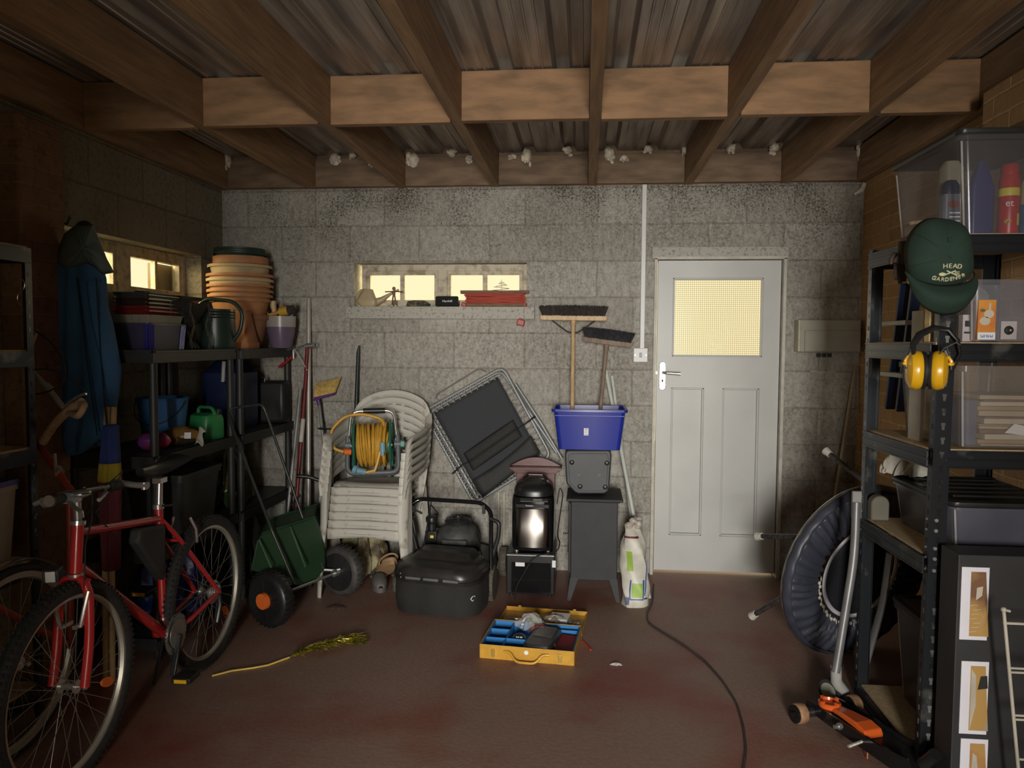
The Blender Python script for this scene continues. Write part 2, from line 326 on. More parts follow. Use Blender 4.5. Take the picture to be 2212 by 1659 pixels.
# left wall with window hole
LY0, LY1, LZ0, LZ1 = -1.56, -.285, 1.690, 1.968
def wall_y(name, x0, x1, y0, y1, z0, z1, holes, m):
    g = G(); ys = sorted({y0, y1, *[h[0] for h in holes], *[h[1] for h in holes]}); zs = sorted({z0, z1, *[h[2] for h in holes], *[h[3] for h in holes]})
    for i in range(len(ys)-1):
        for j in range(len(zs)-1):
            cy, cz = (ys[i]+ys[i+1])/2, (zs[j]+zs[j+1])/2
            if any(h[0] < cy < h[1] and h[2] < cz < h[3] for h in holes): continue
            g.box(((x0+x1)/2, cy, cz), (x1-x0, ys[i+1]-ys[i], zs[j+1]-zs[j]))
    return struct(name, g, m, smooth=False)
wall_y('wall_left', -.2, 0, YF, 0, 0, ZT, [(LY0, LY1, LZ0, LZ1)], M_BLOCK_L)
wall_y('wall_right', XW, XW+.2, YF, 0, 0, ZT, [], M_BRICK)
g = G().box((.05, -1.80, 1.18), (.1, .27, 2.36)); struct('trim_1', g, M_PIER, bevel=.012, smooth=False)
g = G().box((3.985, -1.90, 1.21), (.05, .46, 2.42)).box((3.93, -1.90, 2.33), (.12, .46, .18)); struct('trim_2', g, M_BRICK, smooth=False)
# closing boards above the side walls
g = G().box((2, .1, 2.56), (4.4, .2, .28)); g.box((-.1, -3.0, 2.56), (.2, 6.2, .28)); g.box((XW+.1, -3.0, 2.56), (.2, 6.2, .28)); struct('trim_3', g, M_PLATE, smooth=False)
# roof sheets: box-profile, ribs run away from the camera
g = G(); prof = []; x = -.2
ribs = [1.995+.25*k for k in range(-9, 10)]
pts = [(-.25, 2.630)]
for rx in ribs:
    pts += [(rx-.045, 2.630), (rx-.028, 2.662), (rx+.028, 2.662), (rx+.045, 2.630)]
    for q in (.085, .125, .165): pts += [(rx+q-.006, 2.630), (rx+q-.003, 2.626), (rx+q+.003, 2.626), (rx+q+.006, 2.630)]
pts.append((4.3, 2.630)); n = len(pts)
vs = [(a, YF-.2, b) for a, b in pts]+[(a, .2, b) for a, b in pts]+[(-.25, YF-.2, 2.70), (4.3, YF-.2, 2.70), (4.3, .2, 2.70), (-.25, .2, 2.70)]
g.add(vs, [(i, i+1, n+i+1, n+i) for i in range(n-1)]+[(2*n, 2*n+3, 2*n+2, 2*n+1)]+[(0, n, 2*n+3, 2*n), (n-1, 2*n+1, 2*n+2, 2*n-1)])
struct('ceiling', g, M_ROOF, smooth=False)
# rafters
k = 4
for x0, x1 in ((.012, .058), (.586, .636), (1.167, 1.217), (1.757, 1.807), (2.362, 2.412), (2.945, 2.995), (3.515, 3.565), (3.955, 4.003)):
    g = G().box(((x0+x1)/2, -2.98, 2.522), (x1-x0, 6.0, .205)); struct('trim_%d' % k, g, M_TIMBER_Y, bevel=.003, smooth=False); k += 1
xs = [(.058, .586), (.636, 1.167), (1.217, 1.757), (1.807, 2.362), (2.412, 2.945), (2.995, 3.515), (3.565, 3.955)]
for i, (a, b) in enumerate(xs):
    g = G().box(((a+b)/2, -1.44-.018*(i % 2), 2.518), (b-a-.002, .045, .212)); struct('trim_%d' % k, g, M_TIMBER_X, bevel=.003, smooth=False); k += 1
    g = G().box(((a+b)/2, -4.2-.018*(i % 2), 2.518), (b-a-.002, .045, .212)); struct('trim_%d' % k, g, M_TIMBER_X, bevel=.003, smooth=False); k += 1
    g = G().box(((a+b)/2, -.015, 2.515), (b-a-.002, .04, .178)); struct('trim_%d' % k, g, M_PLATE, bevel=.003, smooth=False); k += 1
# lumps of expanding foam plugging the ends of the ribs
M_FOAM = mat('aged_expanding_foam', (.62, .56, .44), .85, var=.25, scale=30, bump=.6, bscale=60)
foam = [(490, 345, .030, .05), (722, 343, .045, .05), (760, 335, .03, .02), (800, 345, .022, .04), (892, 345, .045, .06), (975, 330, .032, .03), (1012, 342, .03, .03), (1138, 335, .036, .055), (1108, 337, .03, .02), (1226, 324, .034, .03), (1316, 332, .040, .055), (1348, 340, .03, .025), (1400, 321, .034, .028), (1478, 322, .02, .035), (1580, 319, .032, .03), (1673, 318, .036, .035), (1862, 325, .035, .06)]
places = ['at the left corner', 'left of the second rafter, largest there', 'thin, just right of a big lump', 'dripping beside the second rafter', 'big, just right of the second rafter', 'left of the third rafter', 'trailing against the third rafter', 'big and hanging, right of the third rafter', 'thin strip near it', 'small, dripping left of the middle rafter', 'biggest, just right of the middle rafter', 'small, beside the biggest lump', 'round, midway right of the middle rafter', 'squeezed against the fifth rafter', 'round, above the door', 'round, right of the door lintel', 'ragged, in the dark right corner']
for (px, py, a, b), wh in zip(foam, places):
    p = at(px, py, -.055); g = G(); rnd = random.Random(px)
    g.ball((0, 0, 0), (a*.8, .028, b*.75), 14, 10)
    for _ in range(7): g.ball((rnd.uniform(-a*.7, a*.7), rnd.uniform(-.02, .0), rnd.uniform(-b, b*.5)), (a*rnd.uniform(.25, .5), .016, b*rnd.uniform(.2, .45)), 8, 6)
    g.v = [tuple(V(q)+p+V((0, .015, 0))+V((rnd.uniform(-1, 1), rnd.uniform(-1, 1), rnd.uniform(-1, 1)))*.0025) for q in g.v]
    tags(build('foam_lump', g, M_FOAM), 'lump of cream foam under the roof sheet, '+wh, 'foam', 'foam lumps along the back of the roof')
p = at(1860, 412, -.02); g = G().tube([at(1868, 395, -.05), at(1862, 410, -.04), at(1845, 420, -.03)], [.012, .016, .006], 8)
tags(build('cobweb_wisp', g, M_FOAM), 'pale wisp of cobweb under the roof in the right-hand corner', 'cobweb')

# ------------------------------------------------------------ window 1 (back wall)
def glass_mat(name, tint, dirt):
    m = bpy.data.materials.new(name); m.use_nodes = True; n = m.node_tree; N = n.nodes.new; Lk = n.links.new
    n.nodes.remove(n.nodes['Principled BSDF']); out = n.nodes['Material Output']
    t = N('ShaderNodeTexCoord'); z = N('ShaderNodeTexNoise'); z.inputs['Scale'].default_value = 45; z.inputs['Detail'].default_value = 7; z.inputs['Roughness'].default_value = .7; Lk(t.outputs['Object'], z.inputs['Vector'])
    r = N('ShaderNodeValToRGB'); Lk(z.outputs[0], r.inputs[0]); r.color_ramp.elements[0].position = dirt; r.color_ramp.elements[0].color = (.04, .04, .04, 1); r.color_ramp.elements[1].position = dirt+.12; r.color_ramp.elements[1].color = (.75, .75, .75, 1)
    tr = N('ShaderNodeBsdfTransparent'); tr.inputs[0].default_value = (*tint, 1); df = N('ShaderNodeBsdfDiffuse'); df.inputs[0].default_value = (.25, .22, .15, 1)
    mx = N('ShaderNodeMixShader'); Lk(r.outputs[0], mx.inputs[0]); Lk(tr.outputs[0], mx.inputs[1]); Lk(df.outputs[0], mx.inputs[2])
    gl = N('ShaderNodeBsdfGlossy'); gl.inputs['Roughness'].default_value = .1; m2 = N('ShaderNodeMixShader'); m2.inputs[0].default_value = .04
    Lk(mx.outputs[0], m2.inputs[1]); Lk(gl.outputs[0], m2.inputs[2]); Lk(m2.outputs[0], out.inputs[0]); return m
M_GLASS = glass_mat('dirty_window_glass', (.98, .98, .96), .68)
w1 = sempty('window_1', (1.43, .1, WZ0))
YW = .085
g = G(); xa, xb = .925, 1.975
for bx in ((xa-.02, xb+.012, 1.905, 1.948), (xa-.02, xb+.012, 1.672, 1.705)): g.box(((bx[0]+bx[1])/2, YW+.02, (bx[2]+bx[3])/2), (bx[1]-bx[0], .06, bx[3]-bx[2]))
for a, b in ((.905, .935), (1.405, 1.465), (1.955, 1.985)): g.box(((a+b)/2, YW+.02, 1.805), (b-a, .062, .27))
build('window_frame', g, M_FRAME, w1, bevel=.004, smooth=False, world=True)
for a, b in ((.935, 1.405), (1.465, 1.955)):
    g = G(); c = (a+b)/2
    g.box((c, YW+.01, 1.893), (b-a-.002, .038, .026)); g.box((c, YW+.01, 1.708), (b-a-.002, .038, .022))
    for q in (a+.012, b-.012): g.box((q, YW+.01, 1.80), (.024, .035, .21))
    g.box((c, YW+.012, 1.80), (.03, .03, .17)); build('sash', g, M_FRAME, w1, bevel=.003, smooth=False, world=True)
    for q0, q1 in ((a+.024, c-.015), (c+.015, b-.024)):
        g = G().box(((q0+q1)/2, YW+.02, 1.80), (q1-q0, .004, .165)); build('pane', g, M_GLASS, w1, smooth=False, world=True)
g = G()
for i, (dx, dz, l) in enumerate(((0, 0, .10), (.0, .012, .075), (.005, .024, .05), (-.006, -.012, .11), (.003, .034, .03))): g.box((1.815+dx, YW+.014, 1.80+dz), (l, .002, .0045), (0, .1*((-1)**i), 0))
g.box((1.815, YW+.013, 1.815), (.003, .002, .075)); build('sticker', g, M_FRAME, w1, smooth=False, world=True)
g = G().box((1.433, -.012, 1.634), (1.208, .05, .078)); struct('trim_%d' % k, g, M_LINTEL, bevel=.004, smooth=False); k += 1
g = G().box((1.43, .07, 1.664), (1.10, .13, .016)); struct('trim_%d' % k, g, M_LINTEL, smooth=False); k += 1
# ------------------------------------------------------------ window 2 (left wall)
w2 = sempty('window_2', (-.1, -.8, LZ0)); XL = -.115
g = G()
for z0, z1 in ((1.925, 1.966), (1.690, 1.725)): g.box((XL-.02, (LY0+LY1)/2, (z0+z1)/2), (.06, LY1-LY0, z1-z0))
for a, b in ((LY0, LY0+.035), (-.98, -.87), (LY1-.035, LY1)): g.box((XL-.02, (a+b)/2, 1.83), (.062, b-a, .26))
build('window_frame', g, M_FRAME, w2, bevel=.004, smooth=False, world=True)
for a, b in ((LY0+.035, -.98), (-.87, LY1-.035)):
    g = G(); c = (a+b)/2
    g.box((XL-.01, c, 1.915), (.038, b-a-.002, .024)); g.box((XL-.01, c, 1.732), (.038, b-a-.002, .022))
    for q in (a+.011, b-.011, c): g.box((XL-.01, q, 1.82), (.030, .026, .2))
    build('sash', g, M_FRAME, w2, bevel=.003, smooth=False, world=True)
    for q0, q1 in ((a+.022, c-.012), (c+.012, b-.022)):
        g = G().box((XL-.02, (q0+q1)/2, 1.823), (.004, q1-q0, .165)); build('pane', g, M_GLASS, w2, smooth=False, world=True)
g = G().box((-.205, -.375, 1.80), (.03, .25, .21)); tags(build('fence_board', g, mat('weathered_board', (.10, .075, .045), .8)), 'dark weathered board standing outside the right pane of the side window', 'board')
# ------------------------------------------------------------ door
d1 = sempty('door_1', (3.16, .02, 0))
def door_glass():
    m = bpy.data.materials.new('cross_reeded_glass'); m.use_nodes = True; n = m.node_tree; N = n.nodes.new; Lk = n.links.new
    n.nodes.remove(n.nodes['Principled BSDF']); out = n.nodes['Material Output']
    t = N('ShaderNodeTexCoord'); s = N('ShaderNodeSeparateXYZ'); Lk(t.outputs['Object'], s.inputs[0])
    vals = []
    for ax in ('X', 'Z'):
        a = N('ShaderNodeMath'); a.operation = 'MULTIPLY'; a.inputs[1].default_value = 2*PI/.0125; Lk(s.outputs[ax], a.inputs[0])
        b = N('ShaderNodeMath'); b.operation = 'SINE'; Lk(a.outputs[0], b.inputs[0]); vals.append(b)
    mx = N('ShaderNodeMath'); mx.operation = 'MAXIMUM'; Lk(vals[0].outputs[0], mx.inputs[0]); Lk(vals[1].outputs[0], mx.inputs[1])
    r = N('ShaderNodeValToRGB'); Lk(mx.outputs[0], r.inputs[0]); r.color_ramp.elements[0].position = .35; r.color_ramp.elements[0].color = (.97, .96, .93, 1); r.color_ramp.elements[1].position = .98; r.color_ramp.elements[1].color = (.66, .64, .58, 1)
    tr = N('ShaderNodeBsdfTransparent'); Lk(r.outputs[0], tr.inputs[0])
    gl = N('ShaderNodeBsdfGlossy'); gl.inputs['Roughness'].default_value = .15; m2 = N('ShaderNodeMixShader'); m2.inputs[0].default_value = .05
    Lk(tr.outputs[0], m2.inputs[1]); Lk(gl.outputs[0], m2.inputs[2]); Lk(m2.outputs[0], out.inputs[0]); return m
g = G()
X0, X1 = 2.801, 3.541; GX0, GX1, GZ0, GZ1 = 2.892, 3.438, 1.368, 1.854; YD = .035
def slab(x0, x1, z0, z1, y=YD, th=.04): g.box(((x0+x1)/2, y, (z0+z1)/2), (x1-x0, th, z1-z0))
PZ0, PZ1 = .245, 1.175; P = ((2.885, 3.092), (3.205, 3.427))
slab(X0, GX0, .021, 1.960); slab(GX1, X1, .021, 1.960); slab(GX0, GX1, GZ1, 1.960); slab(GX0, GX1, PZ1, GZ0); slab(GX0, GX1, .021, PZ0)
slab(P[0][1], P[1][0], PZ0, PZ1); 
if P[1][1] < GX1: slab(P[1][1], GX1, PZ0, PZ1)
for a, b in P: slab(max(a, GX0) if a > GX0 else a+.007, b, PZ0, PZ1, YD+.012, .012)
build('door_leaf', g, M_WHITE, d1, smooth=False, world=True)
g = G()
for a, b in P:
    a = max(a, GX0)
    for q in (a+.006, b-.006): g.box((q, YD-.008, (PZ0+PZ1)/2), (.012, .022, PZ1-PZ0))
    for q in (PZ0+.006, PZ1-.006): g.box(((a+b)/2, YD-.008, q), (b-a, .022, .012))
for q in (GX0+.006, GX1-.006): g.box((q, YD-.01, (GZ0+GZ1)/2), (.012, .026, GZ1-GZ0))
for q in (GZ0+.006, GZ1-.006): g.box(((GX0+GX1)/2, YD-.01, q), (GX1-GX0, .026, .012))
build('panel_moulding', g, M_WHITE, d1, bevel=.004, smooth=False, world=True)
g = G().box(((GX0+GX1)/2, YD, (GZ0+GZ1)/2), (GX1-GX0, .005, GZ1-GZ0)); build('door_glass', g, door_glass(), d1, smooth=False, world=True)
g = G()
for q in (2.783, 3.555): g.box((q, .03, .985), (.018, .12, 1.97))
g.box((3.17, .03, 1.972), (.79, .12, .016))
g.box((3.17, .085, .987), (.001, .001, .001)); g.box((3.543, .07, .985), (.014, .03, 1.96)); g.box((3.17, .07, 1.962), (.75, .03, .014))
build('door_frame', g, mat('aged_white_paint', (.50, .48, .42), .55, var=.15, scale=14), d1, bevel=.002, smooth=False, world=True)
h = at(1428, 812, .01); g = G(); g.prism([(.021*math.cos(a)*(1), (.068 if math.sin(a) > 0 else -.068)+.021*math.sin(a)) for a in [2*PI*i/24 for i in range(24)]], (2.836, .010, h.z), (1, 0, 0), (0, 0, 1), .008)
hp = build('handle_plate', g, M_CHROME, d1, bevel=.003, world=True)
g = G().tube(rounded([(2.838, .01, h.z+.022), (2.838, -.045, h.z+.022), (2.94, -.05, h.z+.016)], .02), [.009]*6+[.011], 12); build('door_handle', g, M_CHROME, d1, world=True)
g = G().ball((2.836, .004, h.z-.03), (.005, .004, .009), 10, 6); build('keyhole', g, M_BLACK, d1, world=True)
g = G().cyl((2.795, .0, h.z+.02), (2.795, .02, h.z+.02), .009, n=12); build('latch', g, M_CHROME, d1, world=True)
g = G().box((3.165, -.006, 2.004), (.815, .036, .074)); struct('trim_%d' % k, g, M_LINTEL, bevel=.004, smooth=False); k += 1
# ground outside
g = G().box((2, 3.5, -.06), (14, 6.5, .1)); tags(struct('trim_%d' % k, g, mat('outside_paving', (.42, .36, .24), .9), smooth=False)); k += 1

# ------------------------------------------------------------ conduit and switch
g = G().box((0, -.012, 0), (.028, .024, 1.04)); o = build('cable_trunking', g, mat('white_upvc', (.62, .63, .62), .4, var=.04), bevel=.003, smooth=False); o.location = (2.706, 0, 1.90); tags(o, 'white plastic cable trunking running down the wall to the light switch', 'trunking')
t = thing('light_switch', 'square white light switch on the block wall left of the door', 'switch', (2.697, 0, 1.376))
g = G().box((0, -.014, 0), (.088, .028, .088)); build('switch_plate', g, MATS['white_upvc'], t, bevel=.004, smooth=False)
g = G().box((0, -.031, 0), (.016, .008, .03), (.12, 0, 0)); build('rocker', g, mat('grey_rocker', (.32, .33, .34), .4), t, bevel=.001, smooth=False)
for s_ in (-1, 1): g = G().cyl((s_*.033, -.028, 0), (s_*.033, -.030, 0), .004, n=10); build('screw', g, M_STEEL, t)
# meter cabinet
t = thing('meter_cabinet', 'pale grey electrical cabinet on the wall between the door and the metal rack', 'cabinet', (3.80, 0, 1.50))
MC = mat('beige_enclosure', (.36, .34, .28), .55, var=.08)
g = G().box((.01, -.045, 0), (.35, .09, .195)); build('cabinet_body', g, MC, t, bevel=.008, smooth=False)
g = G().box((.02, -.095, -.03), (.32, .014, .125)); build('flap', g, MC, t, bevel=.004, smooth=False)
g = G().box((-.172, -.05, 0), (.012, .10, .19)); build('side_trim', g, mat('white_edge', (.5, .48, .38), .5), t, bevel=.003, smooth=False)
t = thing('terminal_block', 'short row of small black terminals fixed just under the grey cabinet', 'terminal block', (3.80, 0, 1.383))
for q in (-.032, 0, .032): g = G().box((q, -.008, 0), (.024, .016, .022)); build('terminal', g, M_BLACK, t, bevel=.002, smooth=False)
g = G()
for q, z in ((-.05, 0), (0, -.004), (.05, 0)): g.ball((q, -.004, z), (.03, .006, .009), 12, 6)
o = build('filler_patch', g, mat('old_filler', (.45, .43, .38), .8)); o.location = (3.80, 0, 1.285); tags(o, 'pale smear of filler on the dark wall below the terminals', 'filler')

# ============================================================ STACK OF WHITE CHAIRS
M_CHAIR = mat('weathered_white_plastic', (.56, .54, .48), .5, scale=14, col2=(.30, .27, .21), lo=.30, hi=.44)
def make_chair(label):
    t = thing('garden_chair', label, 'chair', group='stacked white plastic garden chairs')
    def seat(u, v):
        x = (u-.5)*2; y = v*.40; wd = .215-.02*v
        return (x*wd, y, .415-.025*v-.012*(1-x*x)*math.sin(PI*min(1, v*1.2))+(-.05*max(0, .12-v)/.12)*1.0)
    g = G().grid(seat, 12, 12); build('seat', g, M_CHAIR, t, solid=.006)
    g = G().grid(lambda u, v: ((u-.5)*.43*(1-.0*v), -.006+.004*v+.010*math.sin(PI*u), .392-.045*v-.018*abs(u-.5)*2*v), 12, 3); build('front_apron', g, M_CHAIR, t, solid=.006)
    for s_ in (-1, 1):
        g = G().tube([(s_*.255, -.03, 0), (s_*.245, -.02, .25), (s_*.232, -.01, .42), (s_*.232, .0, .60)], [.021, .026, .034, .036], 10, flat=.5); build('leg', g, M_CHAIR, t)
        g = G().tube([(s_*.225, .46, 0), (s_*.215, .42, .22), (s_*.200, .39, .42)], [.020, .026, .036], 10, flat=.55); build('leg', g, M_CHAIR, t)
        g = G().tube(rounded([(s_*.232, .0, .58), (s_*.242, .005, .665), (s_*.262, .20, .685), (s_*.265, .36, .70), (s_*.235, .45, .76)], .06, 5), [.036]*6+[.036]*6+[.034]*6+[.03]*1 if False else .033, 10, flat=.42); build('armrest', g, M_CHAIR, t)
    # back: hoop, vertical slats in a fan
    hoop = [(-.20, .38, .40), (-.232, .42, .60), (-.24, .46, .75), (-.20, .49, .84), (-.10, .505, .885), (0, .51, .90), (.10, .505, .885), (.20, .49, .84), (.24, .46, .75), (.232, .42, .60), (.20, .38, .40)]
    g = G().tube(rounded(hoop, .05, 3), .026, 8, flat=.45)
    for i in range(7):
        x = (i-3)/3; g.tube([(x*.13, .385, .40), (x*.17, .44, .60), (x*.19, .485, .76), (x*.16, .50, .87-.04*x*x)], [.013, .015, .015, .012], 6, flat=.4)
    g.tube([(-.235, .43, .63), (0, .455, .645), (.235, .43, .63)], .018, 6, flat=.5)
    build('backrest', g, M_CHAIR, t); return t
ch = make_chair('dirty white plastic garden chair, lowest of the stack, its legs on the floor')
ch.location = (1.125, -.66, 0); ch.rotation_euler = (0, 0, -.06)
for i in range(1, 6):
    lb = ['', 'white plastic garden chair, second from the floor in the stack', 'white plastic garden chair, third from the floor in the stack', 'stained white plastic garden chair, fourth from the floor in the stack', 'white plastic garden chair, directly below the top one in the stack', 'white plastic garden chair on top of the stack, holding the hose reel'][i]
    dup(ch, (1.125+.001*i, -.66+.012*i, .045*i), (0, 0, -.06), lb)

# ------------------------------------------------------------ hose reel
t = thing('hose_reel', 'green and grey hose reel wound with yellow hose on the top white chair', 'hose reel', (1.115, -.42, .655), (-.10, -.02, .22))
M_GRN = mat('green_plastic', (.035, .20, .14), .45, var=.1); M_GREYP = mat('grey_plastic', (.12, .13, .14), .45, var=.1)
M_HOSE = mat('yellow_hose', (.62, .34, .045), .42, var=.12, scale=20); M_BLUEP = mat('pale_blue_connector', (.18, .36, .46), .5)
for sx, sc_ in ((-1, 1), (1, 1)):
    g = G().lathe([(.001, -.006), (.06, -.008), (.145, -.006), (.152, 0), (.145, .006), (.06, .008), (.001, .006)], (sx*.105, 0, .185), (1, 0, 0), 36)
    for k_ in range(6): a = k_*PI/3; g.bar((sx*.112, .03*math.cos(a), .185+.03*math.sin(a)), (sx*.112, .14*math.cos(a), .185+.14*math.sin(a)), .012, .012, (1, 0, 0))
    build('reel_disc', g, M_GRN, t)
g = G().cyl((-.10, 0, .185), (.10, 0, .185), .055, n=24); build('drum', g, M_GRN, t)
g = G()
for layer, (nl, rr) in enumerate(((10, .070), (10, .090), (9, .109), (7, .126))):
    for i in range(nl):
        x = -.085+(.17)*(i+.5)/nl+.003*math.sin(i*3+layer); pts = []
        for k_ in range(36): a = 2*PI*k_/36; pts.append((x+.010*math.sin(a+i*.7+layer), rr*math.cos(a), .185+rr*math.sin(a)))
        g.tube(pts, .0088, 8, closed=True)
g.tube(rounded([(.075, -.06, .28), (.06, -.03, .335), (-.05, -.04, .37), (-.16, -.04, .36), (-.245, -.05, .27), (-.225, -.06, .17), (-.165, -.06, .150)], .09, 5), .0095, 10)
g.tube([(.05, -.128, .16), (.03, -.136, .08), (.015, -.135, .04), (-.05, -.13, .028)], .009, 8)
build('hose', g, M_HOSE, t)
g = G().tube(rounded_closed([(-.150, -.02, .02), (.150, -.02, .02), (.158, -.02, .25), (.140, -.02, .30), (-.135, -.02, .30), (-.158, -.02, .25)][:4]+[(-.14, -.02, .30), (-.158, -.02, .25)], .03), .006, 6) if False else G()
g.tube(rounded([(-.145, 0, .24), (-.150, -.03, .02), (.150, -.03, .02), (.145, 0, .24)], .05, 5), .015, 10)
g.tube(rounded([(-.145, .12, .18), (-.150, .13, .0), (.150, .13, .0), (.145, .12, .18)], .05, 5), .013, 10)
for sx in (-1, 1): g.box((sx*.142, .05, .19), (.022, .13, .06)); g.cyl((sx*.125, 0, .185), (sx*.16, 0, .185), .026, n=18)
build('stand', g, M_GREYP, t)
g = G().tube(rounded([(-.143, 0, .20), (-.125, .02, .385), (.125, .02, .385), (.143, 0, .20)], .05, 5), .009, 10); build('carry_handle', g, M_CHROME, t)
g = G().cyl((-.055, .02, .386), (.075, .02, .386), .0165, n=14); build('grip', g, M_BLACK, t)
g = G().cyl((.155, 0, .185), (.185, 0, .185), .024, n=16); g.box((.175, 0, .185), (.02, .06, .03)); build('crank', g, M_GRN, t)
g = G().cyl((.185, 0, .185), (.265, -.02, .188), .0125, n=12); build('crank_knob', g, M_GREYP, t)
g = G().cyl((-.165, -.06, .150), (-.125, -.05, .148), .019, n=14); build('hose_fitting', g, M_ORANGE, t)
g = G().cyl((.062, -.136, .20), (.062, -.138, .145), .017, n=14).cyl((.062, -.137, .145), (.062, -.137, .125), .011, n=12); build('connector', g, M_BLUEP, t)
g = G().cyl((-.085, -.125, .045), (-.035, -.13, .032), .018, n=14).cyl((-.105, -.12, .052), (-.085, -.125, .045), .024, n=14); build('connector', g, M_BLUEP, t)

# ============================================================ FOLDED SUN LOUNGER
YA = -.05
A, B, Cc, D = [at(*q) for q in ((914, 889, YA), (1086, 793, YA), (1190, 985, YA-.045), (1024, 1087, YA-.05))]
t = thing('folding_recliner', 'folded grey-framed garden recliner with black laced sling, propped on a corner by the wall', 'recliner', tuple((A+B+Cc+D)/4))
def q2(s_, r_, off=0):
    p = A*(1-s_)*(1-r_)+B*s_*(1-r_)+Cc*s_*r_+D*(1-s_)*r_; nn = (B-A).cross(D-A).normalized()
    if nn.y > 0: nn = -nn
    return p+nn*off
g = G().tube(rounded_closed([q2(0, 0), q2(1, 0), q2(1, 1), q2(0, 1)], .05, 6), .0105, 12, closed=True); build('frame', g, M_ALU, t, world=True)
g = G().tube(rounded([q2(.05, 1.03, -.035), q2(.035, .03, -.035), q2(.96, .015, -.035), q2(1.07, 1.0, -.01)], .05, 6), .011, 12); build('folding_leg', g, M_ALU, t, world=True)
g = G().tube(rounded([q2(1.03, .2, -.02), q2(1.075, .7, -.015), q2(1.09, 1.08, -.01)], .03, 5), .010, 10); build('folding_leg', g, M_ALU, t, world=True)
g = G().tube(rounded([at(941, 862, YA), at(943, 852, YA), at(1034, 796, YA-.01), at(1050, 803, YA)], .02, 5), .0042, 8); build('armrest_rod', g, M_STEEL, t, world=True)
def sling(u, v): s_ = .10+.80*u; r_ = .06+.88*v; return q2(s_, r_, .004-.012*math.sin(PI*u)*math.sin(PI*v))
M_FAB = mat('charcoal_mesh_fabric', (.030, .034, .039), .8, var=.12, scale=200, bump=.1, bscale=400)
g = G().grid(sling, 14, 16); build('sling', g, M_FAB, t, world=True, solid=.004)
g = G().grid(lambda u, v: q2(.12+.8*u, .80+.20*v-.08*u+.03*math.sin(3*u)*(1-v), .018+.008*math.sin(PI*v)), 12, 5); build('folded_flap', g, MATS['matt_black'], t, world=True, solid=.006)
# head cushion with straps
def cush(u, v): e = math.sin(PI*u)**.35*math.sin(PI*v)**.35; return q2(.17+.66*u, .545+.185*v-.04*u, .012+.020*e-.012*math.exp(-((v-.5)/.06)**2))
g = G().grid(cush, 18, 14); o = build('head_cushion', g, mat('black_cushion_cloth', (.022, .023, .022), .8, var=.2, scale=90), t, world=True, solid=.006)
for a, b, c_ in (((-.04, .655), (.10, .63), (.19, .64)), ((1.06, .585), (.93, .60), (.82, .60))):
    g = G().tube([q2(*a, .016), q2(*b, .022), q2(*c_, .018)], [.016, .010, .006], 8, flat=.4)
    build('strap', g, MATS['black_cushion_cloth'], t, world=True)
def lacing(fr, to, nrm, n_):
    cords = G(); rings = []
    for i in range(n_):
        f = (i+.5)/n_; s_, r_ = fr[0]*(1-f)+to[0]*f, fr[1]*(1-f)+to[1]*f
        e = q2(s_+nrm[0]*.085, r_+nrm[1]*.065, .010)
        ds, dr = (to[0]-fr[0])/n_*.30, (to[1]-fr[1])/n_*.30
        for sg in (-1, 1): cords.tube([q2(s_+ds*sg, r_+dr*sg, .012), e], .0022, 6)
        cords.tube([q2(s_+ds*.9, r_+dr*.9, .013), q2(s_+ds*1.1+nrm[0]*.03, r_+dr*1.1+nrm[1]*.02, .012)], .004, 6)
        u_ = (B-A).normalized(); v_ = (D-A).normalized()
        rings.append(G().tube([e+u_*(.0055*math.cos(2*PI*k_/10))+v_*(.0055*math.sin(2*PI*k_/10)) for k_ in range(10)], .0019, 6, closed=True))
    c = build('lacing', cords, mat('grey_elastic_cord', (.30, .30, .29), .7), t, world=True)
    for rg in rings: build('eyelet', rg, M_CHROME, c, world=True)
    return c
for fr, to, nr, n_ in (((.03, 0), (.97, 0), (0, 1), 13), ((1, .06), (1, .95), (-1, 0), 14), ((0, .10), (0, .98), (1, 0), 15), ((.05, 1), (.95, 1), (0, -1), 10)): lacing(fr, to, nr, n_)

